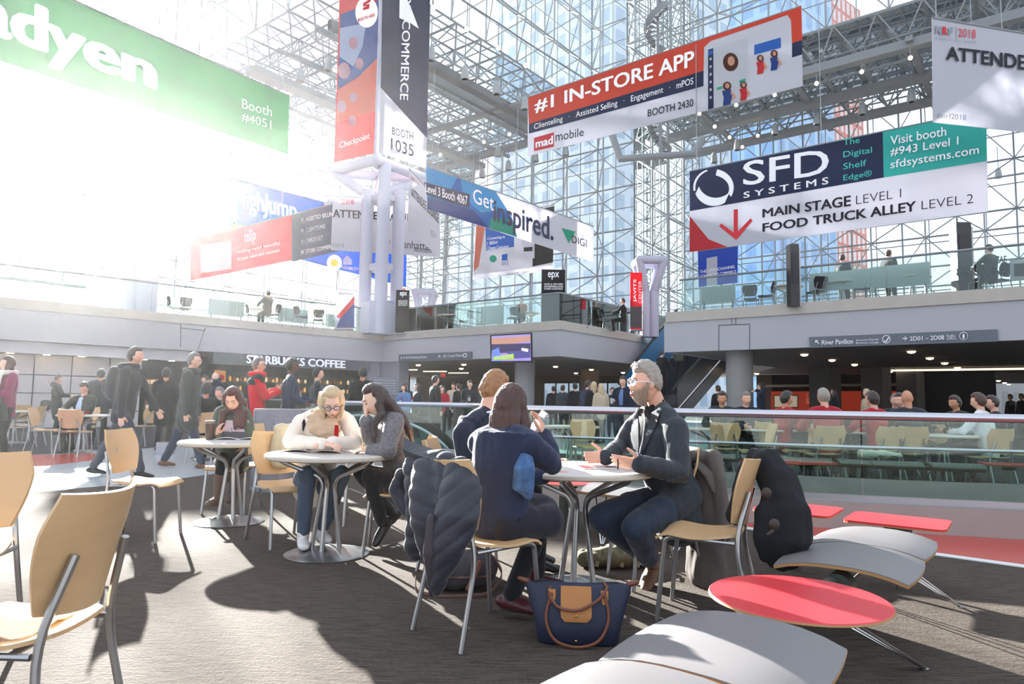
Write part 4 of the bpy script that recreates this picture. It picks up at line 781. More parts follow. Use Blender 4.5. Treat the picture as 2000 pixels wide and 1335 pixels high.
# hanging lamps and floodlights below the roofs
fl_src = None
def pendant(px, py, z, lit=False):
    global fl_src
    r = ray(px, py); p = CAMP + r * ((z - HC) / r.z)
    t = thing('pendant_floodlight' if not lit else 'small_lamp', 'small grey floodlight hanging below the roof frame' if not lit else 'tiny glowing warm lamp under the roof frame', 'lamp', p, 0, 'floodlights hanging from the roof' if not lit else 'small glowing lamps under the roof')
    if lit: b = MB(); b.ell((0, 0, 0), (.12, .12, .12), 8, 6); b.build('bulb', m_warm, t); b = MB(); b.tube([(0, 0, .08), (0, 0, 1.4)], .03, 4); b.build('rod', m_steel2, t)
    else: b = MB(); b.lathe([(.08, .5), (.17, .42), (.23, 0), (.25, -.3), (.18, -.3)], (0, 0, 0), 10); b.build('housing', m_steel, t, True); b = MB(); b.lathe([(.17, -.28), (.17, -.3)], (0, 0, 0), 10); b.build('lens', mat('lens_warm', srgb(230, 190, 160), .4), t); b = MB(); b.tube([(0, 0, .4), (0, 0, 2.2)], .03, 4); b.build('rod', m_steel2, t)
for px, py in ((641, 128), (908, 145), (970, 175), (607, 297), (842, 108), (1025, 205), (1105, 296), (1046, 308), (993, 325), (973, 298), (942, 340), (1514, 255), (1596, 235), (1684, 215), (1780, 190), (1395, 310), (1440, 285), (1950, 340), (587, 150)): pendant(px, py, ZR - 3.6)
for px, py in ((846, 15), (912, 57), (973, 94), (1027, 128), (1078, 158), (995, 262), (945, 277), (898, 291), (860, 302), (1438, 205), (1513, 185), (1595, 163), (1683, 140), (1778, 113), (1366, 222), (1425, 268), (1450, 287), (1396, 247), (494, 123), (1480, 265)): pendant(px, py, ZR - 3.0, True)
for row, dz in (([(846, 15), (912, 57), (973, 94), (1027, 128), (1078, 158), (1160, 206)], 1.4), ([(1105, 232), (995, 262), (945, 277), (898, 291), (860, 302)], 1.4), ([(1360, 226), (1438, 205), (1513, 185), (1595, 163), (1683, 140), (1778, 113), (1900, 80)], 1.4), ([(1340, 208), (1366, 222), (1396, 247), (1425, 268), (1450, 287), (1480, 265)], 1.4), ([(800, 84), (842, 108), (908, 145), (970, 175), (1025, 205), (1105, 296)], 2.2)):
    zl = ZR - (3.0 if dz == 1.4 else 3.6); pts = []
    for px, py in row: r = ray(px, py); pts.append(CAMP + r * ((zl - HC) / r.z) + Z * dz)
    b = MB(); b.tube(pts, .05, 6); b.build('trim_conduit', m_steel2, kind='structure')
# spiral stairs beside the tower corner
def spiral(label, px, y0, y1, d):
    a = at(px, y1, d); c = at(px, y0, d); t = thing('spiral_stair', label, 'stair', (a.x, a.y, a.z)); h = c.z - a.z; b = MB(); b.tube([(0, 0, 0), (0, 0, h)], .1, 8); b.build('pole', m_steel2, t, True); n = int(h / .2)
    b = MB(); o_ = []
    for k in range(n):
        ang = k * .42; z_ = h * k / n; w0, w1 = ang, ang + .46
        b.hexa([(0, 0, z_), (.62 * cos(w0), .62 * sin(w0), z_), (.62 * cos(w1), .62 * sin(w1), z_), (.05, .05, z_)], [(0, 0, z_ + .05), (.62 * cos(w0), .62 * sin(w0), z_ + .05), (.62 * cos(w1), .62 * sin(w1), z_ + .05), (.05, .05, z_ + .05)]); o_.append((.62 * cos(w0), .62 * sin(w0), z_ + .25))
    b.build('treads', m_steel2, t, recalc=True); b = MB(); b.tube(o_, [(.02, .2)] * len(o_), 6, side=None); b.build('stringer', m_steel2, t, True)
spiral('grey spiral stair high up between the two roofs', 1284, -30, 110, 38); spiral('lower run of the grey spiral stair behind the orange banner', 1290, 235, 300, 38)
a = at(1195, 262, 38); b_ = at(1212, 310, 37.5); c = at(1355, 300, 37); d__ = at(1372, 272, 37)
b = MB(); b.tube([a, b_, c, d__], .22, 8); b.build('trim_catwalk', m_steel2, kind='structure')
# ================================================================ furniture
m_ply = mat('maple_plywood', srgb(208, 172, 128), .38, var=.1, scale=3, stretch=(1, 1, 9)); m_plye = mat('plywood_edge', srgb(176, 130, 84), .5)
m_tube = mat('satin_steel_tube', srgb(172, 172, 174), .3, .9); m_top = mat('white_laminate', srgb(214, 210, 206), .35, var=.02, scale=4); m_edge = mat('cream_table_edge', srgb(196, 188, 174), .45)
def chair_parts(t):
    g = []
    for i in range(13):
        k = i / 12; y = lerp(-.2, .225, k); z = .452 + .012 * cos(k * pi * 2) * .5 - (max(0, k - .78) / .22) ** 2 * .042 - .012 * sin(k * pi); hw = lerp(.175, .215, min(1, k * 1.6)) * (1 - .10 * max(0, k - .85) / .15) * (sqrt(min(1, .55 + k * 4)))
        g.append([(hw * u, y, z + .008 * u * u) for u in [(j - 6) / 6 for j in range(13)]])
    b = MB(); b.sheet(g, .013); b.build('seat', m_ply, t, True, recalc=True)
    g = []
    for i in range(13):
        k = i / 12; hw = .165 + .062 * sin(min(1, k * 1.12) * pi * .62) - .03 * max(0, k - .7) / .3
        row = []
        for j in range(13):
            u = (j - 6) / 6; row.append((hw * u, -.225 - .075 * k + .062 * u * u + .012 * sin(k * pi), .51 + .345 * k + .012 * k * u * u - .02 * (1 - k) * u * u * -1))
        g.append(row)
    b = MB(); b.sheet(g, .012); bo_ = b.build('backrest', m_ply, t, True, recalc=True)
    b = MB(); b.ell((0, -.247, .69), (.009, .006, .024), 8, 6); b.build('badge', m_tube, bo_, True)
    for s in (-1, 1):
        b = MB(); b.tube(fillet([(s * .205, .215, 0), (s * .19, .175, .432), (s * .185, .1, .436)], .05), .0128, 8); b.build('leg', m_tube, t, True)
        b = MB(); b.tube(fillet([(s * .205, -.275, 0), (s * .185, -.18, .43), (s * .132, -.252, .69)], .2), .0128, 8); b.build('leg', m_tube, t, True)
        b = MB(); b.tube([(s * .185, .11, .436), (s * .185, -.18, .428)], .0105, 8); b.build('side_rail', m_tube, t, True)
    b = MB(); b.tube([(-.185, -.12, .43), (.185, -.12, .43)], .009, 6); b.build('cross_rail', m_tube, t, True)
CH0 = None
def chair(x, y, rz, label, group='maple café chairs', s=1.):
    global CH0
    if CH0 is None:
        t = thing('cafe_chair', label, 'chair', (x, y, .006), radians(rz), group); chair_parts(t); CH0 = t; return t
    return dup(CH0, (x, y, .006), radians(rz), label, group)
chair(-1.48, 2.1, 92, 'large maple plywood chair in the lower left foreground with a paper bag on its seat')
chair(-2.42, 3.02, 195, 'maple plywood chair cut off by the left edge of the picture')
chair(-2.95, 5.6, -90, 'empty maple chair standing left of the tablet reader and her table')
chair(-2.78, 6.95, 180, 'maple chair under the woman reading a tablet')
chair(-1.78, 5.53, 222, 'maple chair under the blonde woman with a beige coat on its back')
chair(-.86, 5.25, 96, 'maple chair under the woman in the speckled cardigan')
chair(-1.55, 6.5, 150, 'empty maple chair behind the table of the blonde woman')
chair(-.13, 3.53, -50, 'maple chair draped with the dark puffer jacket')
chair(-.32, 4.85, -95, 'maple chair under the man in the dark blue suit')
chair(.92, 4.5, 104, 'maple chair under the bearded man with a grey coat on its back')
chair(1.07, 3.82, 66, 'maple chair with a black duffle coat hung over its back')
TB0 = None
def table(x, y, label, rz=0., group='round white café tables'):
    global TB0
    if TB0 is not None: return dup(TB0, (x, y, .006), rz, label, group)
    t = thing('round_table', label, 'table', (x, y, .006), rz, group)
    b = MB(); b.lathe([(.0, .735), (.452, .735), (.458, .731)], n=56); b.build('tabletop', m_top, t); b = MB(); b.lathe([(.458, .731), (.466, .722), (.466, .705), (.455, .698), (0, .698)], n=56); b.build('table_edge', m_edge, t, True)
    b = MB(); b.lathe([(0, 0), (.30, 0), (.305, .006), (.29, .012), (.2, .03), (.12, .045), (0, .05)], n=48); b.build('base_disc', m_tube, t, True)
    for k in range(5):
        a = 2 * pi * k / 5 + .35; c_, s_ = cos(a), sin(a)
        b = MB(); b.tube(fillet([(.11 * c_, .11 * s_, .035), (.045 * c_, .045 * s_, .5), (.075 * c_, .075 * s_, .56), (.34 * c_, .34 * s_, .67), (.37 * c_, .37 * s_, .7)], .09), .0165, 9); b.build('leg', m_tube, t, True)
    TB0 = t; return t
T1 = fl(447, 1020); T2 = fl(638, 1083); T3 = fl(1130, 1150)
table(T1.x, T1.y, 'round white table with a tablet and a dark tumbler on it')
table(T2.x, T2.y, 'round white table where the blonde woman leans over magazines', .5)
table(T3.x, T3.y, 'round white table between the bearded man and the long haired woman', .2)
# ---- lounge benches with red tables
m_seat = mat('grey_bench_laminate', srgb(122, 119, 120), .42, var=.05, scale=5); m_red = mat('red_laminate', srgb(206, 50, 58), .35, var=.02, scale=4); m_wire = mat('chrome_wire', srgb(200, 200, 202), .2, 1.); m_beam = mat('dark_green_beam', srgb(62, 68, 64), .45)
def wire_leg(t, top, foot):
    top, foot = V(top), V(foot); d = (foot - top); side = V((-d.y, d.x, 0)).normalized()
    b = MB()
    for k in (-1, 0, 1): b.tube([top + side * (.10 * k) + V((0, 0, .0)), foot + side * (.008 * k) + Z * .012], .006, 6)
    b.build('wire_leg', m_wire, t, True); b = MB(); b.lathe([(.018, 0), (.018, .012), (.008, .016)], foot, 10); b.build('foot', m_wire, t, True)
def bench_panel(t, c, u, v, L=.60, W=.60, z=.42):
    g = []
    for i in range(11):
        a = (i / 10 - .5) * 2; row = []
        for j in range(9):
            e = (j / 8 - .5) * 2; k = .93 + .07 * (1 - a * a)
            row.append(V((c[0], c[1], z)) + u * (L / 2 * a) * (1 - .04 * e * e) + v * (W / 2 * e) * k + Z * (.014 - .042 * abs(e) ** 2.6))
        g.append(row)
    b = MB(); b.sheet([[p - V(t.location) for p in r] for r in g], .004); o = b.build('seat_panel', m_seat, t, True, recalc=True); b = MB(); b.sheet([[p - V(t.location) - Z * .009 for p in r] for r in g], .013); b.build('panel_edge', m_plye, t, True, recalc=True)
u_ = V((.6, .8, 0)); v_ = V((.8, -.6, 0))
t = thing('lounge_bench', 'grey curved seat bench on a beam running from the lower right foreground to the railing', 'bench', (1.09, 2.63, .006))
L_ = V(t.location); cs = [(.28, 1.66), (.665, 2.14), (1.655, 3.38), (2.02, 3.87)]
for c in cs: bench_panel(t, c, u_, v_)
b = MB(); p0 = V((.05, 1.35, .355)); p1 = V((2.5, 4.5, .355)); b.tube([p0 - L_, p1 - L_], .03, 10); b.build('beam', m_beam, t, True); 
b = MB(); c0 = V((1.50, 3.18, .33)); b.tube([c0 - L_ - u_ * .02, c0 - L_ + u_ * .08], .062, 18); b.build('beam_cap', m_beam, t, True)
for c, f_ in (((2.0, 3.85), (2.6, 4.04)), ((2.0, 3.85), (2.05, 4.35)), ((1.2, 2.8), (1.83, 3.1)), ((1.62, 3.32), (1.32, 3.72)), ((.75, 2.25), (1.3, 2.28)), ((.75, 2.25), (.55, 2.75)), ((1.2, 2.8), (1.05, 3.25))):
    wire_leg(t, V((c[0], c[1], .375)) - L_, V((f_[0], f_[1], .0)) - L_)
t = thing('oval_table', 'glossy red round tabletop set in the bench, lower right', 'table', (1.09, 2.64, .375)); b = MB(); b.lathe([(0, .058), (.318, .058), (.322, .055)], n=56); b.build('tabletop', m_red, t); b = MB(); b.lathe([(.322, .055), (.324, .048), (.316, .044), (0, .044)], n=56); b.build('table_edge', m_plye, t, True); b = MB(); b.tube([(0, 0, 0), (0, 0, .046)], .1, 12); b.build('mount', m_beam, t, True)
def red_square(label, c, L, W, ux, uy):
    t = thing('square_table', label, 'table', (c[0], c[1], .375)); a, d = ux * L / 2, uy * W / 2; n = 10
    out = []
    for sx, sy in ((1, 1), (-1, 1), (-1, -1), (1, -1)):
        q = a * sx + d * sy; out += [q * .97 + a * sx * .03 * 0, q] if False else [q]
    b = MB(); f = fillet(out + [out[0], out[1]], .05, 4)[1:]; pts = [tuple(p.to_2d()) for p in fillet([lerp(out[0], out[3], .5)] + out + [lerp(out[0], out[3], .5)], .06, 4)[:-1]]
    b.prism(pts, .046, .058); b.build('tabletop', m_red, t); b = MB(); b.prism(pts, .04, .046); b.build('table_edge', m_plye, t); b = MB(); b.tube([(0, 0, -.02), (0, 0, .042)], .08, 10); b.build('mount', m_beam, t); b = MB(); b.tube([(0, 0, -.37), (0, 0, -.02)], .02, 8); b.build('post', m_wire, t)
red_square('red rectangular tabletop at the far end of the grey bench, by the well railing', (2.47, 4.42), .46, .56, u_, v_)
red_square('red rectangular tabletop partly hidden by the black duffle coat', (2.02, 4.85), .5, .5, u_, v_)
t = thing('oval_table', 'red round tabletop glimpsed under the white table edge', 'table', (.5, 6.3, .375)); b = MB(); b.lathe([(0, .058), (.318, .058), (.322, .055)], n=40); b.build('tabletop', m_red, t); b = MB(); b.lathe([(.322, .055), (.324, .048), (.316, .044), (0, .044)], n=40); b.build('table_edge', m_plye, t, True); b = MB(); b.tube([(0, 0, -.37), (0, 0, .046)], .05, 12); b.build('mount', m_beam, t, True)
t = thing('lounge_bench', 'second grey bench seat glimpsed behind the legs of the white table', 'bench', (1.05, 5.9, .006)); L_ = V(t.location); u2 = V((.75, -.66, 0)); v2 = V((.66, .75, 0))
for c in ((.95, 5.95), (1.35, 5.6)): bench_panel(t, c, u2, v2)
b = MB(); b.tube([V((.5, 6.35, .355)) - L_, V((1.75, 5.25, .355)) - L_], .03, 10); b.build('beam', m_beam, t, True); wire_leg(t, V((.85, 6.05, .375)) - L_, V((.75, 5.6, 0)) - L_); wire_leg(t, V((1.5, 5.45, .375)) - L_, V((1.2, 5.15, 0)) - L_)
# ---- soft shapes
def blob(mb, name, mats, parent, voxel=.012, smooth=3, disp=None, face_mat=None, sm=.5):
    me = bpy.data.meshes.new(name); me.from_pydata(mb.v, [], mb.f); ob = bpy.data.objects.new(name, me); COL.objects.link(ob)
    md = ob.modifiers.new('r', 'REMESH'); md.mode = 'VOXEL'; md.voxel_size = voxel; md.adaptivity = 0
    if smooth: ms = ob.modifiers.new('s', 'SMOOTH'); ms.factor = sm; ms.iterations = smooth
    dg = bpy.context.evaluated_depsgraph_get(); m2 = bpy.data.meshes.new_from_object(ob.evaluated_get(dg)); bpy.data.objects.remove(ob); bpy.data.meshes.remove(me)
    if disp:
        m2.update(); ns = [v.normal.copy() for v in m2.vertices]
        for v, n in zip(m2.vertices, ns): v.co = v.co + n * disp(v.co, n)
    m2.materials.clear()
    for m in (mats if isinstance(mats, (list, tuple)) else [mats]): m2.materials.append(m)
    if face_mat: m2.polygons.foreach_set('material_index', [face_mat(p.center) for p in m2.polygons])
    m2.polygons.foreach_set('use_smooth', [True] * len(m2.polygons)); m2.name = name; m2.update()
    o = bpy.data.objects.new(name, m2); COL.objects.link(o)
    if parent is not None: o.parent = parent; o.matrix_parent_inverse = wm(parent).inverted()
    return o
def folds(amp, sc_, st=(1, 1, .35)):
    return lambda c, n: amp * (mnoise.noise(V((c.x * st[0], c.y * st[1], c.z * st[2])) * sc_) + .5 * mnoise.noise(V((c.x * st[0], c.y * st[1], c.z * st[2])) * sc_ * 2.3 + V((7, 3, 1))))
# dark puffer jacket over the chair of the long haired woman
m_puff = mat('navy_puffer_nylon', srgb(30, 34, 48), .55, sheen=.2, var=.1, scale=8, bump=.25, bscale=60); m_lin = mat('jacket_lining', srgb(60, 54, 60), .7)
def slabpath(b, pts, w, th, side, n=14): b.capsule(pts, [(ww, th) for ww in w], n, side)
t = thing('puffer_jacket', 'dark navy quilted puffer jacket draped over the chair back in the centre', 'jacket', at(860, 1160, 3.4))
t.location = V((at(860, 1100, 3.4).x, 3.4, .25))
A = lambda px, py, d: at(px, py, d)
def quilt(per, amp, ax=V((0, 0, 1)), ph=0.):
    def f(c, n):
        s = abs(sin(pi * (c.dot(ax) / per + ph))); return amp * (s ** .55 - .6) + .004 * mnoise.noise(c * 14)
    return f
sd = V((.66, -.75, 0)); 
b = MB(); b.capsule([A(896, 912, 3.30), A(900, 955, 3.22), A(892, 1010, 3.17), A(872, 1070, 3.16), A(852, 1150, 3.2)], [(.07, .05), (.105, .06), (.11, .065), (.085, .055), (.03, .03)], 18, (1, -.3, 0))
blob(b, 'front_panel', m_puff, t, .009, 2, quilt(.062, .008, V((-.62, .0, .78)).normalized()))
b = MB(); b.capsule([A(840, 908, 3.40), A(838, 960, 3.32), A(838, 1020, 3.28), A(838, 1075, 3.28)], [(.09, .05), (.10, .06), (.09, .06), (.05, .045)], 16, (1, -.2, 0)); b.capsule([A(870, 905, 3.36), A(868, 985, 3.27)], [.06, .06], 12)
blob(b, 'back_panel', m_puff, t, .010, 2, quilt(.07, .008, V((.3, .1, .95)).normalized(), .2))
b = MB(); b.capsule([A(806, 905, 3.5), A(818, 955, 3.45), A(822, 1010, 3.44), A(812, 1075, 3.46)], [(.05, .045), (.07, .05), (.072, .05), (.06, .045)], 14, (1, 0, 0)); b.capsule([A(812, 900, 3.5), A(862, 905, 3.4), A(905, 930, 3.3)], [.05, .07, .06], 12)
blob(b, 'sleeve', m_puff, t, .011, 3, quilt(.075, .011, V((-.15, .1, .98)).normalized(), .3))
b = MB(); b.capsule([A(785, 925, 3.55), A(776, 955, 3.56), A(795, 990, 3.54), A(830, 1045, 3.5)], [(.035, .03), (.05, .03), (.045, .03), (.03, .03)], 12, (1, 0, 0)); blob(b, 'sleeve', m_puff, t, .01, 3, quilt(.07, .008, V((.5, .1, .85)).normalized()))
g = []
for i in range(9):
    k = i / 8; lo = A(lerp(800, 935, k), lerp(905, 945, k), lerp(3.5, 3.28, k)); hi = A(lerp(790, 930, k), lerp(857, 918, k ** .8) - 6 * sin(k * pi), lerp(3.56, 3.34, k)); mid = (lo + hi) / 2 + V((-.01, -.05 * sin(k * pi) - .03, .01)); g.append([lo, lerp(lo, mid, .6) , mid, lerp(mid, hi, .6), hi])
b = MB(); b.sheet(g, .022); b.build('collar', m_puff, t, True, True, recalc=True)
b = MB(); b.tube([p[-1] + V((0, -.006, .004)) for p in g], .005, 6); b.build('piping', m_lin, t, True, True)
b = MB(); b.capsule([A(842, 1010, 3.16), A(838, 1080, 3.15), A(842, 1160, 3.2)], [(.02, .02), (.03, .02), (.012, .012)], 10); blob(b, 'hem_panel', m_lin, t, .008, 2)
# grey wool coat
m_wool = mat('grey_tweed_wool', srgb(98, 92, 88), .95, var=.35, scale=220, bump=.3); 
t = thing('wool_coat', 'grey tweed overcoat hanging on the chair behind the bearded man', 'coat', (1.28, 4.5, .006))
b = MB(); b.capsule([A(1368, 893, 4.45), A(1382, 940, 4.45), A(1385, 1010, 4.45), A(1380, 1080, 4.45), A(1378, 1120, 4.45)], [(.07, .08), (.10, .12), (.10, .14), (.11, .16), (.12, .16)], 16, (1, .2, 0))
b.capsule([A(1392, 893, 4.35), A(1404, 935, 4.3), A(1410, 985, 4.3), A(1412, 1040, 4.3)], [.055, .05, .05, .045], 12)
b.capsule([A(1355, 890, 4.4), A(1392, 890, 4.4)], [.045, .05], 10)
blob(b, 'body', m_wool, t, .013, 4, folds(.02, 9))
b = MB(); b.capsule([A(1362, 905, 4.36), A(1385, 925, 4.3), A(1395, 960, 4.28)], [(.035, .015), (.04, .015), (.015, .012)], 10, (1, 0, 0)); blob(b, 'lapel', m_wool, t, .009, 2)
# black duffle coat
m_blk = mat('black_wool', srgb(20, 23, 28), .95, var=.15, scale=60, bump=.2); m_toggle = mat('dark_brown_toggle', srgb(52, 40, 32), .5)
t = thing('duffle_coat', 'black duffle coat hanging over the back of the chair on the right', 'coat', (1.4, 3.7, .2))
b = MB(); b.capsule([A(1488, 905, 3.72), A(1518, 945, 3.68), A(1533, 1000, 3.62), A(1535, 1050, 3.6), A(1528, 1082, 3.62)], [(.06, .07), (.10, .10), (.13, .13), (.125, .12), (.10, .08)], 16, (1, .3, 0))
b.capsule([A(1475, 892, 3.85), A(1505, 893, 3.74), A(1530, 930, 3.68)], [(.05, .05), (.055, .05), (.05, .06)], 12); b.capsule([A(1462, 910, 3.9), A(1445, 960, 3.92), A(1436, 1010, 3.9)], [(.05, .05), (.05, .05), (.05, .04)], 10)
b.capsule([A(1490, 1000, 3.6), A(1490, 1050, 3.58), A(1493, 1085, 3.6)], [(.04, .05), (.045, .05), (.03, .03)], 10)
blob(b, 'body', m_blk, t, .012, 4, folds(.02, 9))
for px, py, d in ((1497, 963, 3.52), (1512, 1024, 3.44)): b = MB(); b.ell(A(px, py, d), (.028, .012, .03), 12, 8); b.build('toggle_patch', m_toggle, t, True, True)
b = MB(); b.capsule([A(1500, 1043, 3.42), A(1508, 1037, 3.42)], [.008, .01], 8); b.build('toggle', m_toggle, t, True, True)
# beige coat
t = thing('beige_coat', 'beige coat hung over the chair back behind the blonde woman', 'coat', (-2.0, 5.62, .3)); b = MB(); b.capsule([A(553, 842, 5.72), A(552, 875, 5.68), A(548, 905, 5.66)], [(.075, .05), (.095, .05), (.08, .05)], 12, (1, 0, 0)); b.capsule([A(545, 838, 5.72), A(575, 836, 5.74)], [.045, .045], 10)
blob(b, 'body', mat('beige_fleece', srgb(186, 172, 144), .95, var=.1, scale=30), t, .012, 3, folds(.012, 10))
# ---- navy tote
m_tote = mat('navy_nylon', srgb(28, 36, 62), .6, var=.08, scale=20, bump=.2, bscale=8); m_tan = mat('tan_leather', srgb(176, 116, 58), .5, var=.12, scale=14); m_brn = mat('brown_leather', srgb(112, 62, 40), .45, var=.12, scale=14)
pb = fl(1128, 1253); t = thing('tote_bag', 'navy tote bag with tan flap and brown handles on the carpet under the table', 'bag', (pb.x, pb.y, .006), radians(-4))
rows = []
for k, (z, hw, hd) in enumerate(((.0, .185, .07), (.015, .195, .085), (.1, .21, .09), (.19, .235, .06), (.25, .255, .025), (.272, .262, .012))):
    n = 28; rows.append([(hw * math.copysign(abs(cos(2 * pi * q / n)) ** .45, cos(2 * pi * q / n)), hd * math.copysign(abs(sin(2 * pi * q / n)) ** .6, sin(2 * pi * q / n)), z + .008 * sin(q * 1.7 + k) * (k > 1) + (.012 * abs(cos(2 * pi * q / n)) ** 4 if k > 3 else 0)) for q in range(n)])
b = MB(); b.rings(rows); b.build('body', m_tote, t, 'all')
g = []
for i in range(8):
    k = i / 7; z = lerp(.262, .115, k); y = -lerp(.022, .088, min(1, k * 1.25)) - .006; hw = .073 if k < .8 else .073 - .02 * ((k - .8) / .2) ** 2
    g.append([(-.01 + hw * u, y, z) for u in (-1, -.5, 0, .5, 1)])
b = MB(); b.sheet(g, .004); b.build('flap', m_tan, t, True, recalc=True)
for z in (.142, .03): b = MB(); b.ell((-.01, -.098, z), (.006, .003, .006), 10, 6); b.build('stud', mat('brass', srgb(210, 180, 110), .3, 1.), t, True)
for sy, hp in ((-1, [(-.125, -.055, .235), (-.16, -.085, .13), (-.12, -.11, .03), (-.01, -.118, -.003 + .006), (.1, -.112, .03), (.15, -.085, .13), (.125, -.055, .235)]), (1, [(-.125, .0, .262), (-.145, -.05, .235), (-.10, -.095, .175), (.0, -.105, .165), (.1, -.075, .215), (.14, -.03, .26), (.125, .0, .272)])):
    b = MB(); b.tube(fillet(hp, .1, 4), .0075, 8); b.build('handle', m_brn, t, True)
for x in (-.125, .125): b = MB(); b.hexa([(x - .018, -.052, .215), (x + .018, -.052, .215), (x + .018, -.046, .25), (x - .018, -.046, .25)], [(x - .01, -.066, .19), (x + .01, -.066, .19), (x + .01, -.06, .2), (x - .01, -.06, .2)]); b.build('handle_patch', m_tan, t, recalc=True)
for x in (-1, 1): b = MB(); b.capsule([(x * .245, 0, .272), (x * .285, -.005, .285)], [.014, .01], 8); b.build('corner_tab', m_brn, t, True)
# ---- leather backpack and camouflage bag
m_lea = mat('dark_brown_leather', srgb(96, 70, 60), .5, var=.15, scale=12, bump=.3); m_can = mat('charcoal_canvas', srgb(72, 68, 74), .85, var=.1, scale=30)
pb = gx(905, 4.25); t = thing('backpack', 'brown leather and canvas backpack on the carpet under the puffer jacket', 'backpack', (pb.x, pb.y, .006)); q = V((pb.x, pb.y, 0))
b = MB(); b.capsule([q + V((-.13, 0, .09)), q + V((-.02, 0, .12)), q + V((.12, .02, .13))], [(.09, .1), (.12, .12), (.12, .11)], 14, (0, 1, 0)); blob(b, 'body', m_can, t, .012, 3, folds(.012, 10))
g = [[q + V((lerp(-.14, .17, i / 6), -.13 + .04 * abs(i - 3) / 3, .1 + .13 * sin(j / 4 * 1.3))) + V((.03 * j / 4, .05 * j, 0)) for j in range(5)] for i in range(7)]
b = MB(); b.sheet(g, .008); b.build('flap', m_lea, t, True, True, recalc=True)
for x in (-.08, .08): b = MB(); b.tube([q + V((x + .05, -.10, .2)), q + V((x + .02, -.15, .13)), q + V((x - .02, -.145, .04))], [(.016, .004)] * 3, 8, (1, 0, 0)); b.build('strap', m_brn, t, True, True)
b = MB(); b.tube(fillet([q + V((.2, 0, .2)), q + V((.27, -.06, .12)), q + V((.2, -.16, .02)), q + V((-.1, -.2, .012)), q + V((-.25, -.12, .02)), q + V((-.26, -.05, .09))], .12), [(.014, .004)] * 26, 8, (0, 0, 1)); b.build('shoulder_strap', m_lea, t, True, True)
pb = gx(1195, 4.9); q = V((pb.x, pb.y, 0)); t = thing('camouflage_bag', 'low camouflage patterned bag lying behind the legs of the bearded man', 'bag', (pb.x, pb.y, .006))
m_camo = mat('camouflage_canvas', srgb(96, 92, 70), .9, var=.55, scale=14); b = MB(); b.capsule([q + V((-.2, 0, .06)), q + V((0, 0, .075)), q + V((.22, .02, .06))], [(.12, .05), (.13, .075), (.11, .055)], 14, (0, 1, 0)); blob(b, 'body', m_camo, t, .012, 3, folds(.02, 12))
for x in (-.12, .05, .16): b = MB(); b.tube([q + V((x, -.13, .03)), q + V((x + .03, -.06, .125)), q + V((x + .06, .05, .125))], [(.014, .005)] * 3, 8, (1, 0, 0)); b.build('strap', mat('olive_webbing', srgb(120, 112, 84), .9), t, True, True)
# ---- things on tables and seats
def leafs(label, name, c, rz, L, W, m1, cat='magazine', open_=True, z=.742, ink=True):
    t = thing(name, label, cat, (c[0], c[1], z), rz); n = 10
    for s in ((-1, 1) if open_ else (1,)):
        g = [[(s * L * i / n, W * (j / 2 - .5), .002 + .016 * sin(min(1, i / n * 1.1) * pi) * (1 if open_ else .1)) for j in range(3)] for i in range(n + 1)]
        b = MB(); b.sheet(g, .005); b.build('page', m1, t, True, recalc=True)
        if ink:
            for k in range(5):
                y = W * (.36 - .17 * k); b = MB(); g2 = [[(s * L * lerp(.14, .86 if k % 2 else .7, i / n), y + W * .05 * (j - .5), .0065 + .016 * sin(min(1, lerp(.14, .86 if k % 2 else .7, i / n) * 1.1) * pi) * (1 if open_ else .1)) for j in range(2)] for i in range(n + 1)]; b.sheet(g2, .001); b.build('print_line', mat('print_grey', srgb(120, 116, 120), .7), t, True, recalc=True)
    return t
m_page = mat('glossy_page', srgb(222, 216, 212), .4, var=.1, scale=9)
p = hz(628, 881, .742); leafs('open magazine on the table in front of the blonde woman', 'magazine', (p.x - .02, p.y), radians(-8), .26, .24, m_page)
p = hz(470, 857, .742); leafs('open magazine under the standing tablet', 'magazine', (p.x, p.y), radians(10), .24, .2, m_page)
p = hz(1162, 913, .742); t = leafs('red and white printed leaflet on the table near the bearded man', 'leaflet', (p.x - .1, p.y - .02), radians(12), .3, .2, m_page, 'leaflet', False); b = MB(); b.box((.04, .0, .006), (.06, .17, .003)); b.build('red_block', m_red, t); b = MB(); b.box((.16, .04, .006), (.11, .07, .003)); b.build('red_block', mat('crimson_print', srgb(172, 52, 70), .5), t)
p = hz(672, 878, .742); t = thing('phone', 'black phone lying by the hands of the blonde woman', 'phone', (p.x, p.y, .755), .3); b = MB(); b.box((0, 0, .004), (.14, .07, .008)); b.build('case', mat('black_plastic', srgb(28, 28, 32), .4), t); b = MB(); b.box((0, 0, .0085), (.128, .062, .001)); b.build('screen', mat('black_glass', srgb(12, 12, 16), .1), t)
# tablet and tumbler
p = hz(457, 857, .742); t = thing('tablet', 'rose grey tablet standing in a dark folding cover on the left table', 'tablet', (p.x, p.y, .742), radians(2))
b = MB(); Rm = Matrix.Rotation(radians(-18), 3, 'X'); b.box((0, .02, .095), (.235, .007, .17), mtx=Rm); b.build('body', mat('rose_grey_metal', srgb(188, 164, 168), .35, .6), t); b = MB(); b.box((0, -.002, .035), (.237, .012, .07), mtx=Rm); b.build('cover', mat('charcoal_cover', srgb(72, 72, 78), .7), t); b = MB(); b.box((-.04, .008, .085), (.016, .009, .04), mtx=Rm); b.build('sticker', fw, t)
b = MB(); b.ell((.0, .014, .098), (.012, .004, .013), 10, 6, Rm); b.build('round_mark', mat('charcoal_cover', (0, 0, 0)), t); b = MB(); b.box((0, .1, .004), (.237, .16, .006)); b.build('cover_base', mat('charcoal_cover', (0, 0, 0)), t)
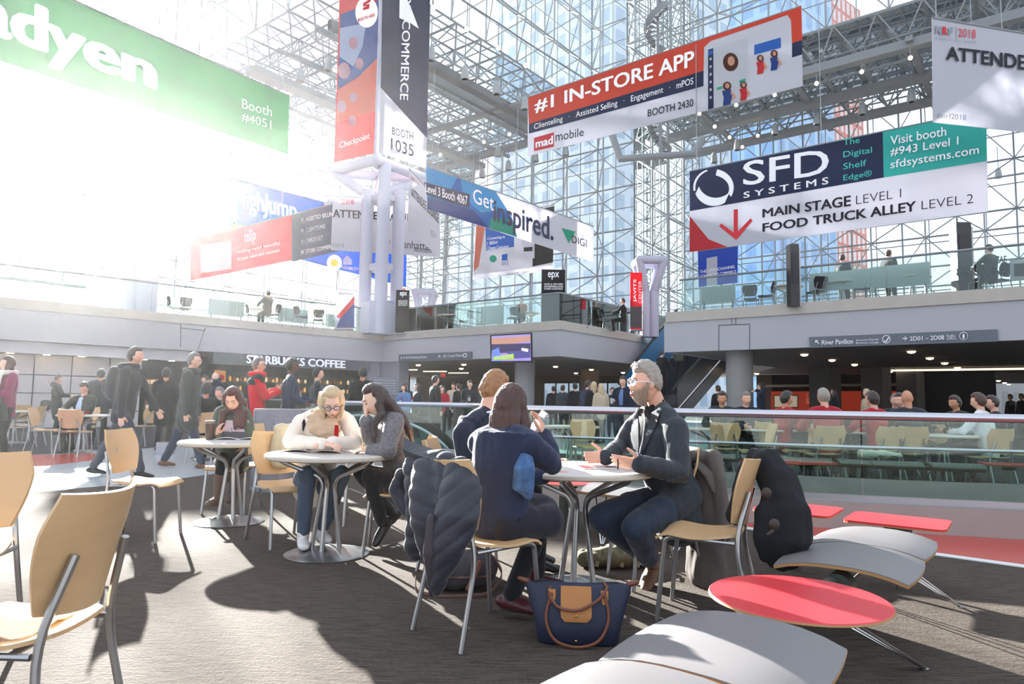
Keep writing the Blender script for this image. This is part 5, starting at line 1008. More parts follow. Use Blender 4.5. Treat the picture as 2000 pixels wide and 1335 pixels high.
p = hz(409, 858, .742); t = thing('tumbler', 'dark brown tumbler on the left table beside the tablet', 'cup', (p.x, p.y, .741)); b = MB(); b.lathe([(0, 0), (.034, 0), (.038, .02), (.043, .15), (0, .152)], n=20); b.build('body', mat('dark_brown_steel', srgb(72, 54, 46), .35, .3), t, True); b = MB(); b.lathe([(.044, .15), (.045, .172), (.038, .178), (0, .178)], n=20); b.build('lid', mat('tumbler_lid', srgb(120, 108, 100), .35, .5), t, True)
# lanyard pile
p = hz(1222, 914, .742); t = thing('lanyard', 'red lanyard with black badge holder piled on the table near the bearded man', 'lanyard', (p.x, p.y, .742)); rnd = random.Random(3)
for k, m in enumerate((fred, fred)):
    pts = [V((-.07 + .045 * i + .02 * cos(i * 2.1 + k), .025 * sin(i * 1.9 + k * 2) - .02, .012 + .012 * (1 + sin(i * 2.7 + k)))) for i in range(5 + k)]; b = MB(); b.tube(fillet(pts, .02, 4), [(.010, .002)] * 99 if False else .007, 6); b.build('ribbon', m, t, True)
b = MB(); b.box((.03, .02, .035), (.1, .06, .012), .3); b.build('badge_holder', mat('black_plastic', (0, 0, 0)), t); b = MB(); b.box((.05, -.01, .02), (.07, .04, .02), -.4); b.build('key_case', mat('black_plastic', (0, 0, 0)), t); b = MB(); b.ell((-.03, .0, .03), (.018, .018, .014), 10, 8); b.build('clip', m_tube, t, True)
# paper bag on the front chair
t = thing('paper_bag', 'crumpled pale paper bag on the seat of the chair in the lower left', 'bag', (-1.46, 2.05, .468)); b = MB(); g = [[V((-1.55 + .28 * i / 8 - .08, 1.97 + .22 * j / 6, .468 + .045 * sin(i / 8 * pi) ** .5 * sin(j / 6 * pi) ** .5 + .014 * mnoise.noise(V((i * .9, j * .9, 2))))) for j in range(7)] for i in range(9)]; b.sheet(g, .006); b.build('sheet', mat('pale_paper', srgb(226, 214, 200), .8), t, True, True, recalc=True); b = MB(); b.box((-1.60, 2.0, .50), (.1, .1, .004), .4); b.build('printed_flap', fw, t, False, True); b = MB(); b.box((-1.585, 2.01, .504), (.03, .05, .003), .4); b.build('red_mark', fred, t, False, True)
# perforated steel bin and small white box
pb = gx(553, 8.6); t = thing('waste_bin', 'round perforated steel bin beside the end of the railing', 'bin', pb); b = MB(); b.lathe([(0, 0), (.34, 0), (.34, .98), (.33, 1.0), (.29, 1.0), (.29, .9)], n=36); b.build('drum', mat('perforated_steel', srgb(124, 122, 130), .4, .6, var=.5, scale=55), t, True); b = MB(); b.lathe([(.3, .93), (.0, .93)], n=24); b.build('bin_lid', m_lead, t); b = MB(); b.lathe([(.345, .02), (.345, .06)], n=36); b.build('base_ring', m_steel2, t)
pb = gx(329, 13.4); t = thing('carton', 'white cardboard carton on the floor behind the walking men', 'carton', pb, .3); b = MB(); b.box((0, 0, .12), (.3, .26, .24)); b.build('box', fw, t); b = MB(); b.box((.07, -.132, .09), (.1, .004, .07)); b.build('print', mat('orange_print', srgb(220, 150, 100), .6), t); b = MB(); b.box((0, 0, .242), (.24, .2, .006)); b.build('opening', m_brn, t)
# ================================================================ people
def skin_mat(name, c): return mat(name, c, .5, var=.06, scale=18, spec=.4)
sk_fair = skin_mat('fair_skin', srgb(222, 172, 148)); sk_pale = skin_mat('pale_skin', srgb(230, 190, 168)); sk_tan = skin_mat('tan_skin', srgb(196, 142, 112)); sk_dark = skin_mat('dark_skin', srgb(92, 62, 50)); sk_lip = mat('lip_pink', srgb(178, 92, 88), .4)
m_eye = mat('eye_white', srgb(228, 224, 220), .2); m_iris = mat('eye_iris', srgb(58, 50, 44), .2)
def hairm(name, c): return mat(name, c, .42, var=.45, scale=26, bump=.6, stretch=(3, 3, .25), sheen=.2)
h_grey = hairm('grey_hair', srgb(150, 140, 130)); h_brown = hairm('brown_hair', srgb(74, 44, 34)); h_black = hairm('black_hair', srgb(34, 28, 28)); h_blond = hairm('blonde_hair', srgb(196, 172, 136)); h_ginger = hairm('light_brown_hair', srgb(150, 104, 66)); h_dkb = hairm('dark_brown_hair', srgb(52, 36, 32)); h_beard = hairm('grey_brown_beard', srgb(142, 122, 106)); h_salt = hairm('salt_hair', srgb(120, 112, 108))
def cloth(name, c, **k): return mat('cloth_' + name, c, k.pop('rough', .85), var=k.pop('var', .12), scale=k.pop('scale', 22), bump=k.pop('bump', .25), spec=.25, sheen=.15, **k)
c_navy = cloth('navy', srgb(30, 36, 54)); c_black = cloth('black', srgb(26, 26, 30)); c_char = cloth('charcoal', srgb(50, 52, 58)); c_slate = cloth('slate_blazer', srgb(48, 54, 62)); c_denim = cloth('denim', srgb(46, 58, 78), var=.3); c_jean = cloth('mid_denim', srgb(66, 84, 106), var=.25); c_olive = cloth('olive', srgb(86, 92, 78)); c_cream = cloth('cream_knit', srgb(232, 222, 210)); c_red = cloth('red_jacket', srgb(204, 30, 46)); c_plum = cloth('plum', srgb(132, 40, 84)); c_green = cloth('dark_green', srgb(48, 54, 50)); c_grey = cloth('grey', srgb(120, 120, 124)); c_white = cloth('white_shirt', srgb(220, 220, 226)); c_blue = cloth('blue_shirt', srgb(96, 124, 168)); c_tweed = cloth('speckled', srgb(112, 110, 114), var=1., scale=75); c_brn = cloth('brown', srgb(80, 62, 50)); c_crim = cloth('crimson', srgb(168, 28, 44)); c_beige = cloth('beige', srgb(190, 172, 148)); c_dkblue = cloth('blue_navy', srgb(34, 44, 74)); c_teal = cloth('blue_pattern', srgb(70, 104, 150), var=.85, scale=26)
s_black = mat('black_shoe', srgb(24, 22, 22), .4); s_brown = mat('brown_boot_leather', srgb(112, 74, 54), .4, var=.15, scale=16); s_burg = mat('burgundy_boot_leather', srgb(74, 26, 30), .35, var=.15, scale=16); s_white = mat('white_sneaker', srgb(226, 224, 224), .5); s_sued = mat('brown_suede', srgb(112, 92, 78), .9, var=.15, scale=30)
def head_basis(f, up=Z):
    f = V(f).normalized(); r = f.cross(up).normalized(); u = r.cross(f); return Matrix((r, f, u)).transposed()
def gs(x, s): return math.exp(-(x / s) ** 2)
def head_pt(d, detail=True):
    x, y, z = d; X, Y, Zc = .074 * x, .096 * y, .118 * z
    if z < 0:
        k = min(1, -z); X *= 1 - .22 * k ** 1.6
        if y < 0: Y *= 1 - .42 * k ** 1.3
        else: Y *= 1 + .02 * k
    if y > .2:
        f_ = min(1, (y - .2) / .35); ax = abs(X)
        Y -= .006 * f_ * (1 - min(1, ax / .06))
        if detail:
            Y += f_ * (.023 * gs(X, .0125) * gs(Zc + .034, .017) + .011 * gs(X, .010) * gs(Zc + .006, .024) - .009 * gs(ax - .031, .014) * gs(Zc - .008, .011) + .005 * gs(Zc - .03, .010) * gs(ax - .025, .03)
                  + .0055 * gs(X, .021) * gs(Zc + .064, .0055) + .0055 * gs(X, .019) * gs(Zc + .076, .006) - .003 * gs(X, .02) * gs(Zc + .070, .0025) + .004 * gs(ax - .042, .02) * gs(Zc + .03, .02) + .008 * gs(X, .022) * gs(Zc + .103, .015))
            X *= 1
    return V((X, Y, Zc))
def add_head(b, c, R, s=1., n=36, m=34, ears=True):
    rs = []
    for i in range(m + 1):
        th = -pi / 2 + pi * (i + .04) / (m + .08); rs.append([V(c) + R @ (head_pt((cos(th) * cos(2 * pi * k / n), cos(th) * sin(2 * pi * k / n), sin(th))) * s) for k in range(n)])
    b.rings(rs)
    if ears:
        for sx in (-1, 1): b.ell(V(c) + R @ (V((sx * .073, -.004, -.008)) * s), (.010 * s, .019 * s, .031 * s), 10, 8, R @ Matrix.Rotation(sx * .3, 3, 'Z'))
def add_hair_cap(b, c, R, s=1., thick=.014, line=.50, side=-.42, fwd=.28, rough=.004, n=44, m=36, back=-.75, top=0.):
    rs = []
    for i in range(m + 1):
        th = -pi / 2 + pi * (i + .04) / (m + .08); row = []
        for k in range(n):
            d = V((cos(th) * cos(2 * pi * k / n), cos(th) * sin(2 * pi * k / n), sin(th))); x, y, z = d
            lim = line if y > fwd else (lerp(side, line, max(0, min(1, (y + .12) / (fwd + .12)))) if y > -.12 else lerp(back, side, max(0, min(1, (y + 1) / .88))))
            mk = max(0, min(1, (z - lim) / .14 + .3)); p = head_pt(d, False); l = p.length
            p = p * ((l + lerp(-.010, thick + top * max(0, z) ** 2, mk) + rough * mk * mnoise.noise(V((x * 9, y * 9, z * 5)))) / l); row.append(V(c) + R @ (p * s))
        rs.append(row)
    b.rings(rs)
def add_hand(b, w, d, n, right=True, curl=.5, s=1., spread=.12, curls=None, thumb=.5):
    w, d, n = V(w), V(d).normalized(), V(n); n = (n - d * n.dot(d)).normalized(); a = d.cross(n) * (1 if right else -1)   # a: towards the thumb
    kn = w + d * .088 * s
    b.capsule([w - d * .02 * s, w + d * .02 * s, w + d * .055 * s, kn], [(.025 * s, .017 * s), (.030 * s, .016 * s), (.038 * s, .015 * s), (.036 * s, .012 * s)], 12, a)
    for i, (off, L, r) in enumerate(((.029, .074, .0092), (.0095, .082, .0095), (-.0105, .076, .009), (-.029, .06, .008))):
        cu = curls[i] if curls else curl; p = kn + a * off * s - d * .012 * s; dd = (d + a * off * spread * 20 * .5).normalized(); pts = [p]; rr = [r * s]; ang = 0
        for q, fr in enumerate((.46, .30, .24)):
            ang += cu * (.55, .75, .55)[q]; v = dd * cos(ang) + n * sin(ang); pts.append(pts[-1] + v * L * fr * s + (d * .012 * s if q == 0 else V())); rr.append(r * s * (1, .92, .8)[q])
        b.capsule(pts, rr, 8, a)
    p = w + d * .018 * s + a * .022 * s; dd = (d * .75 + a * (.9 - thumb * .5) + n * (.15 + .5 * thumb)).normalized(); q = p + dd * .042 * s; d2 = (dd * .7 + d * .45).normalized(); q2 = q + d2 * .032 * s; b.capsule([p, q, q2, q2 + d2 * .022 * s], [.014 * s, .0115 * s, .0105 * s, .008 * s], 8, n)
def ik(a, c, l1, l2, pole):
    a, c = V(a), V(c); d = c - a; L = d.length
    if L > (l1 + l2) * .999: c = a + d.normalized() * (l1 + l2) * .999; d = c - a; L = d.length
    u = d / L; x = (l1 * l1 - l2 * l2 + L * L) / (2 * L); h = sqrt(max(0, l1 * l1 - x * x)); p = V(pole); p = (p - u * p.dot(u))
    p = p.normalized() if p.length > 1e-6 else u.orthogonal().normalized(); return a + u * x + p * h, c
def joints(h, pelvis, lean=0., side_lean=0., headf=(0, 1, 0), wl=None, wr=None, al=None, ar=None, pl_=None, pr_=None, kl=(.15, 1, .2), kr=(-.15 * -1, 1, .2), neckf=None, twist=0., sh=1.):
    k = h; J = {'h': h}; P = V(pelvis); s = V((sin(side_lean), sin(lean) * cos(side_lean), cos(lean) * cos(side_lean))); J['pelvis'] = P; J['s'] = s
    rgt = Matrix.Rotation(twist, 3, 'Z') @ V((1, 0, 0)); rgt = (rgt - s * rgt.dot(s)).normalized(); J['r'] = rgt; fw_ = s.cross(rgt); J['f'] = fw_
    J['waist'] = P + s * .09 * k; J['chest'] = P + s * .20 * k; J['neck'] = P + s * .305 * k + fw_ * .0; nd = V(neckf) if neckf else (s * .8 + Z * .4 + V((0, .15, 0))).normalized(); J['head'] = J['neck'] + nd.normalized() * .103 * k; J['hf'] = V(headf)
    for sx, nm, wt, at_, pole, kp in ((-1, 'L', wl, al, pl_, kl), (1, 'R', wr, ar, pr_, kr)):
        J['sh' + nm] = P + s * .282 * k + rgt * (sx * .107 * k * sh); J['hip' + nm] = P + V((sx * .052 * k, 0, 0)) - Z * .01 * k
        if wt is None: wt = J['sh' + nm] + V((sx * .05 * k, .03 * k, -.325 * k))
        J['el' + nm], J['wr' + nm] = ik(J['sh' + nm], wt, .172 * k, .152 * k, pole or (sx * .5, -.8, -.35))
        if at_ is None: at_ = (sx * .055 * k, 0, .05 * k)
        J['kn' + nm], J['an' + nm] = ik(J['hip' + nm], at_, .245 * k, .232 * k, kp)
    return J
def to_world(J, loc, rz):
    M_ = Matrix.Translation(V(loc)) @ Matrix.Rotation(rz, 4, 'Z'); R3 = M_.to_3x3(); K = {}
    for k, v in J.items(): K[k] = v if not isinstance(v, V) else ((R3 @ v) if k in ('s', 'r', 'f', 'hf') or k.startswith('fd') or k.startswith('hn') or k.startswith('hd') else M_ @ v)
    return K
def torso_rings(J, g, low=0., bulk=1.):
    k = J['h'] / 1.75; s = J['s']; P = J['pelvis']; mid = (J['shL'] + J['shR']) / 2
    pts = [P - s * (.05 + low) * k, P + s * .03 * k, J['waist'] + s * .02 * k, J['chest'], P + s * .255 * J['h'], mid - s * .004 * k, lerp(mid, J['neck'], .6)]
    ra = [(.155, .115), (.165, .12), (.145 * bulk, .105 * bulk), (.165 * bulk, .118 * bulk), (.178 * bulk, .108), (.150, .078), (.075, .062)]
    return pts, [((a + g) * k, (c + g) * k) for a, c in ra]
def body_mesh(J, s=1., hands=True, det=True, hd=None):
    b = MB(); k = J['h'] / 1.75; pts, ra = torso_rings(J, -.04); b.capsule(pts, ra, 16, J['r']); R = head_basis(J['hf'], J.get('hu', Z)); hs = k * s
    b.capsule([J['neck'] - J['s'] * .05 * k, lerp(J['neck'], J['head'], .6) - V(J['hf']).normalized() * .012 * k], [.058 * k, .052 * k], 12)
    add_head(b, J['head'], R, hs, *( (36, 34) if det else (22, 20)))
    for nm, rt in (('L', False), ('R', True)):
        b.capsule([J['sh' + nm], lerp(J['sh' + nm], J['el' + nm], .5), J['el' + nm]], [.048 * k, .043 * k, .036 * k], 12); b.capsule([J['el' + nm], lerp(J['el' + nm], J['wr' + nm], .4), J['wr' + nm]], [.036 * k, .037 * k, .026 * k], 12)
        b.capsule([J['hip' + nm], lerp(J['hip' + nm], J['kn' + nm], .5), J['kn' + nm]], [.078 * k, .068 * k, .05 * k], 12); b.capsule([J['kn' + nm], lerp(J['kn' + nm], J['an' + nm], .35), J['an' + nm]], [.05 * k, .052 * k, .036 * k], 12)
        if hands:
            d = J.get('hd' + nm, (J['wr' + nm] - J['el' + nm]).normalized()); n = J.get('hn' + nm, -J['r'] if rt else J['r']); add_hand(b, J['wr' + nm], d, n, rt, J.get('curl' + nm, .45), k * .98, curls=J.get('curls' + nm), thumb=J.get('thumb' + nm, .5))
    return b
def top_mesh(J, g=.012, low=.0, bulk=1., sleeve=1., hem=None, collar=True, arm=1.):
    b = MB(); k = J['h'] / 1.75; pts, ra = torso_rings(J, g, low, bulk); b.capsule(pts[:-1] + [lerp(pts[-2], pts[-1], .8)], ra[:-1] + [(.085 * k, .07 * k)], 18, J['r'])
    for nm in 'LR': b.capsule([J['neck'] - J['s'] * .012 * k, lerp(J['neck'], J['sh' + nm], .55) + J['s'] * .008 * k, J['sh' + nm]], [(.055 + g * .5) * k, (.055 + g * .5) * k, (.055 + g * .5) * k], 12)
    for nm in 'LR':
        w_ = lerp(J['el' + nm], J['wr' + nm], sleeve); b.capsule([J['sh' + nm] - J['s'] * .012 * k, lerp(J['sh' + nm], J['el' + nm], .5), J['el' + nm]], [(.066 * arm + g * .3) * k, (.058 * arm + g * .5) * k, (.049 * arm + g * .5) * k], 14); b.capsule([J['el' + nm], lerp(J['el' + nm], w_, .5), w_], [(.049 * arm + g * .5) * k, (.046 * arm + g * .5) * k, (.036 * arm + g * .6) * k], 14)
    if hem:      # coat skirt down each thigh
        for nm in 'LR':
            q = lerp(J['hip' + nm], J['kn' + nm], hem); b.capsule([J['hip' + nm] + J['s'] * .05 * k, lerp(J['hip' + nm], q, .6), q], [(.10 + g) * k, (.098 + g) * k, (.10 + g) * k], 14)
        q = (lerp(J['hipL'], J['knL'], hem) + lerp(J['hipR'], J['knR'], hem)) / 2; b.capsule([J['pelvis'], q], [(.14 + g) * k, (.13 + g) * k], 14)
    return b
def leg_mesh(J, g=.012, end=1., slim=1.):
    b = MB(); k = J['h'] / 1.75
    b.capsule([J['pelvis'] + J['s'] * .05 * k, J['pelvis'] - J['s'] * .02 * k], [((.148 + g) * k, (.108 + g) * k), ((.15 + g) * k, (.11 + g) * k)], 16, J['r'])
    for nm in 'LR':
        e = lerp(J['kn' + nm], J['an' + nm], end); b.capsule([J['hip' + nm], lerp(J['hip' + nm], J['kn' + nm], .5), J['kn' + nm]], [(.085 + g) * k, (.076 * slim + g) * k, (.060 * slim + g) * k], 14); b.capsule([J['kn' + nm], lerp(J['kn' + nm], e, .45), e], [(.060 * slim + g) * k, (.057 * slim + g) * k, (.044 * slim + g * 1.2) * k], 14)
    return b
def shoe_mesh(J, nm, high=.0, g=0., sole=True):
    b = MB(); k = J['h'] / 1.75; a = J['an' + nm]; sh = (a - J['kn' + nm]).normalized(); f = J.get('fd' + nm)
    if f is None: f = J['f'].copy()
    f = V(f).normalized(); dn = V((0, 0, -1)); dn = (dn - f * dn.dot(f)).normalized(); base = a + dn * .052 * k
    b.capsule([base - f * .055 * k, base + f * .02 * k, base + f * .10 * k, base + f * .155 * k + dn * .006 * k], [((.034 + g) * k, (.032 + g) * k), ((.038 + g) * k, (.042 + g) * k), ((.045 + g) * k, (.030 + g) * k), ((.034 + g) * k, (.022 + g) * k)], 14, f.cross(dn))
    b.capsule([base - f * .02 * k, a - sh * (.02 + high) * k], [(.040 + g) * k, (.044 + g + (.01 if high > .1 else 0)) * k], 12)
    return b
FOLD = folds(.007, 13, (1, 1, .5)); FOLD2 = folds(.010, 9, (1, 1, .6))
def face_bits(J, t, eyes='open', brow=h_brown, s=1.):
    R = head_basis(J['hf'], J.get('hu', Z)); k = J['h'] / 1.75 * s; W_ = lambda x, y, z: J['head'] + R @ (V((x, y, z)) * k)
    for sx in (-1, 1):
        if eyes == 'open':
            b = MB(); b.ell(W_(sx * .031, .074, .007), (.0125 * k, .011 * k, .0085 * k), 12, 8, R); e_ = b.build('eye', m_eye, t, True, True); b = MB(); b.ell(W_(sx * .031, .0835, .007), (.0055 * k, .003 * k, .0055 * k), 10, 6, R); b.build('iris', m_iris, e_, True)
            b = MB(); b.tube([W_(sx * .019, .081, .009), W_(sx * .031, .0865, .0155), W_(sx * .044, .077, .010)], .0022 * k, 6); b.build('eyelid', brow, t, True, True)
        else:
            b = MB(); b.tube([W_(sx * .018, .0815, .004), W_(sx * .031, .085, -.001), W_(sx * .044, .076, .004)], .0024 * k, 6); b.build('eyelash', h_black, t, True, True)
        b = MB(); b.capsule([W_(sx * .014, .0925, .026), W_(sx * .03, .0905, .032), W_(sx * .046, .078, .027)], [(.0045 * k, .003 * k), (.005 * k, .003 * k), (.003 * k, .002 * k)], 8); b.build('eyebrow', brow, t, True, True)
def lips(J, s=1.):
    R = head_basis(J['hf'], J.get('hu', Z)).transposed(); k = J['h'] / 1.75 * s
    def f(c):
        q = (R @ (c - J['head'])) / k; return 1 if q.y > .07 and abs(q.x) < .023 - .1 * abs(q.z + .07) and abs(q.z + .0695) < .012 * (1 - (q.x / .026) ** 2) else 0
    return f
def glasses(J, t, m, s=1., rr=.021):
    R = head_basis(J['hf'], J.get('hu', Z)); k = J['h'] / 1.75 * s; W_ = lambda x, y, z: J['head'] + R @ (V((x, y, z)) * k); b = MB()
    for sx in (-1, 1):
        b.tube([W_(sx * .033 + rr * 1.15 * cos(a) * (1), .099 - .006 * abs(cos(a)) - .25 * abs(sx * .033 + rr * 1.15 * cos(a)) ** 1.5, .003 + rr * .86 * sin(a)) for a in [2 * pi * q / 20 for q in range(21)]], .0028 * k, 6)
        b.tube([W_(sx * .057, .091, .008), W_(sx * .080, .06, .008), W_(sx * .082, .0, .006), W_(sx * .079, -.02, -.008)], .0028 * k, 6)
    b.tube([W_(-.010, .100, .008), W_(0, .106, .011), W_(.010, .100, .008)], .0026 * k, 6); so_ = b.build('spectacles', m, t, True, True)
    b = MB()
    for sx in (-1, 1):
        pts = [W_(sx * .033 + rr * 1.1 * cos(a), .098 - .006 * abs(cos(a)) - .25 * abs(sx * .033 + rr * 1.15 * cos(a)) ** 1.5, .003 + rr * .82 * sin(a)) for a in [2 * pi * q / 16 for q in range(16)]]; b.add(pts, [tuple(range(16))])
    b.build('lens', glass('spectacle_lens', (.92, .94, .96), .06), so_)
def person(label, J, skin=sk_fair, group=None, vox=.0065, cat='person'):
    b0 = V((J['pelvis'].x, J['pelvis'].y, .006)); t = thing('person', label, cat, b0, 0, group); return t
def WJ(px_joints):   # joints given as picture column, row and distance
    return {k: at(*v) for k, v in px_joints.items()}
def hero(h, q, hf, r=None, hu=None):
    J = WJ(q); J['h'] = h; mid = (J['shL'] + J['shR']) / 2; J['s'] = (mid - J['pelvis']).normalized(); rr = (J['shR'] - J['shL']); rr = (rr - J['s'] * rr.dot(J['s'])).normalized(); J['r'] = rr; J['f'] = J['s'].cross(rr); L = (mid - J['pelvis']).length
    J['waist'] = lerp(J['pelvis'], mid, .3); J['chest'] = lerp(J['pelvis'], mid, .66); J['hf'] = V(hf).normalized()
    if hu: J['hu'] = V(hu)
    if 'hipL' not in J:
        J['hipL'] = J['pelvis'] - rr * .09 * h / 1.75; J['hipR'] = J['pelvis'] + rr * .09 * h / 1.75
    return J
def heights(J): return {k: round(v.z, 2) for k, v in J.items() if isinstance(v, V)}

from mathutils.bvhtree import BVHTree
def bvh_of(o): me = o.data; return BVHTree.FromPolygons([tuple(v.co) for v in me.vertices], [tuple(p.vertices) for p in me.polygons])
def drape(bv, left, right, off, th, name, m, parent, nv=4, nu=14, world=False):
    # a strip of cloth laid on a body between two seen edges
    def along(pts, k):
        x = k * (len(pts) - 1); i = min(int(x), len(pts) - 2); return (lerp(pts[i][0], pts[i + 1][0], x - i), lerp(pts[i][1], pts[i + 1][1], x - i))
    g = []; last = 4.0
    for i in range(nu + 1):
        a, c = along(left, i / nu), along(right, i / nu); row = []
        for j in range(nv + 1):
            r = ray(lerp(a[0], c[0], j / nv), lerp(a[1], c[1], j / nv)).normalized(); h, n, _, d = bv.ray_cast(CAMP, r)
            if h is None: h = CAMP + r * last; n = -r
            else: last = d
            if n.dot(r) > 0: n = -n
            row.append(h + n * off)
        g.append(row)
    b = MB(); b.sheet(g, th); return b.build(name, m, parent, True, world, recalc=True)
# ---------------------------------------------------------------- the bearded man on the right
J = hero(1.80, dict(pelvis=(1316, 972, 4.45), shL=(1318, 834, 4.2), shR=(1240, 830, 4.62), neck=(1286, 795, 4.42), head=(1261, 748, 4.36), elL=(1326, 922, 4.08), wrL=(1250, 906, 3.96), elR=(1214, 872, 4.62), wrR=(1183, 892, 4.36), knL=(1240, 1030, 4.04), knR=(1174, 1010, 4.22), anL=(1272, 1100, 4.40), anR=(1272, 1092, 4.46)), (-.97, -.22, -.02))
J['hdL'] = V((-1, .0, .10)); J['hnL'] = V((.1, .95, .3)); J['curlsL'] = [.12, .3, .42, .5]; J['thumbL'] = -.55
J['hdR'] = V((-.92, -.38, -.02)); J['hnR'] = V((.35, -.92, .15)); J['curlsR'] = [.25, .3, .35, .4]; J['thumbR'] = -.5
J['fdL'] = V((-.35, -.55, -.45)); J['fdR'] = V((-.5, -.3, -.6))
t = person('grey haired bearded man in a dark blazer and white glasses gesturing with both hands', J)
blob(body_mesh(J), 'body', [sk_fair, sk_lip], t, .0055, 2, None, lips(J))
face_bits(J, t, 'open', h_beard)
tb = top_mesh(J, .018, .10, 1.17, arm=1.1); k = 1.8 / 1.75
tb.capsule([J['pelvis'] + J['s'] * .06, J['pelvis'] + V((.0, -.02, -.09)), J['pelvis'] + V((.02, -.03, -.15))], [(.185, .15), (.19, .16), (.18, .15)], 16, J['r'])
tb.capsule([lerp(J['hipL'], J['knL'], .0) + Z * .03, lerp(J['hipL'], J['knL'], .28) + V((0, -.02, .0))], [.13, .10], 14)
blz = blob(tb, 'blazer', c_slate, t, .009, 4, FOLD)
blob(leg_mesh(J, .012, .80, 1.12), 'jeans', c_denim, t, .009, 3, FOLD)
for nm in 'LR': blob(shoe_mesh(J, nm, .05), 'boot', s_brown, t, .006, 2)
# shirt front and lapels
bvz = bvh_of(blz); S0 = [(1247, 796), (1250, 830), (1251, 860), (1250, 894)]; S1 = [(1276, 806), (1268, 834), (1259, 862), (1251, 894)]
shr = drape(bvz, S0, S1, .006, .006, 'shirt', c_black, t, world=True)
drape(bvz, [(1244, 804), (1236, 832), (1238, 862), (1249, 897)], S0, .011, .007, 'lapel', c_slate, blz); drape(bvz, S1, [(1294, 796), (1287, 824), (1273, 852), (1252, 897)], .011, .007, 'lapel', c_slate, blz)
drape(bvz, [(1259, 802), (1260, 830), (1256, 862), (1251, 892)], [(1261, 802), (1262, 830), (1258, 862), (1252, 892)], .014, .004, 'placket_edge', c_white, shr, 1)
drape(bvz, [(1302, 934), (1303, 940), (1304, 946)], [(1342, 928), (1342, 934), (1342, 940)], .006, .006, 'pocket_flap', c_slate, blz)
nk = J['neck']; rx = J['r']; fx = J['f']
for sx in (-1, 1):
    g = [[nk + rx * sx * (.016 + .046 * i / 4) + fx * (.085 - .10 * (i / 4) ** 2 + .012 * j / 2) + J['s'] * (.048 - .052 * j / 2 - .02 * (1 - i / 4)) for j in range(3)] for i in range(5)]; b = MB(); b.sheet(g, .006); b.build('collar', c_black, shr, True, recalc=True)
for px, py in ((1260, 842), (1257, 866)): h_, n_, _, _ = bvz.ray_cast(CAMP, ray(px, py).normalized()); b = MB(); b.ell((h_ or J['chest']) + (n_ or Z) * .014, (.006, .006, .006), 8, 6); b.build('button', fgrey, shr, True)
R = head_basis(J['hf']); hc = J['head']; b = MB(); add_hair_cap(b, hc, R, 1.03, .012, .52, -.18, .30, .006, back=-.55, top=.02)
for i in range(18):
    a = -1.1 + 2.2 * (i % 9) / 8; y = .055 - .035 * (i // 9); p = hc + R @ V((.055 * sin(a), y + .0, .118 - .02 * abs(sin(a)) - .012 * (i // 9 == 2))); b.capsule([p, p + R @ V((.008 * sin(i), -.012 + .028 * (i // 9 == 0), .014 + .006 * sin(i * 2.3)))], [.014, .008], 7)
blob(b, 'hair', h_grey, t, .006, 1, lambda c, n: .0035 * mnoise.noise(c * 75))
b = MB(); rs = []
for i in range(15):
    k_ = i / 14; row = []
    for j in range(21):
        a = (j - 10) / 10; d = V((sin(a * 1.42), cos(a * 1.42), 0)); z_ = lerp(-.12 * (1 + .18 * (1 - abs(a) ** 2)) , -.045 + .055 * abs(a) ** 4 - .022 * gs(a, .3) * 0, k_)
        zc = max(-.98, z_ / .118); rr = sqrt(max(.02, 1 - zc * zc)); p = head_pt((d.x * rr, d.y * rr, zc), False); q = p * (1 + (.10 + .10 * (1 - k_)) * (1 if k_ < .97 else .5)); row.append(hc + R @ (q * 1.03))
    rs.append(row)
b.sheet(rs, .016); bo = blob(b, 'beard', h_beard, t, .0055, 2, lambda c, n: .004 * mnoise.noise(c * 90))
b = MB(); b.capsule([hc + R @ V((-.03, .082, -.062)), hc + R @ V((0, .098, -.053)), hc + R @ V((.03, .082, -.062))], [.007, .0075, .007], 8); b.build('moustache', h_beard, t, True, True)
b = MB(); b.capsule([hc + R @ V((-.017, .098, -.066)), hc + R @ V((0, .103, -.065)), hc + R @ V((.017, .098, -.066))], [.004, .0055, .004], 8); b.build('lips', sk_lip, t, True, True); b = MB(); b.capsule([hc + R @ V((-.015, .096, -.075)), hc + R @ V((0, .103, -.077)), hc + R @ V((.015, .096, -.075))], [.005, .006, .005], 8); b.build('lips', sk_lip, t, True, True)
glasses(J, t, mat('white_acetate', srgb(232, 232, 236), .3), 1.03, .023)
b = MB(); w0 = J['wrL']; b.tube([w0 + V((-.13, -.014, .028)), w0 + V((-.13, -.03, .0)), w0 + V((-.13, -.014, -.03))], .004, 6); b.build('wristband_strap', m_blk, t, True, True)
for i in range(5): b = MB(); b.ell(lerp(J['elL'], J['wrL'], .55 + .06 * i) + V((0, .0, -.055)), (.006, .006, .006), 8, 6); b.build('cuff_button', m_toggle, blz, True)

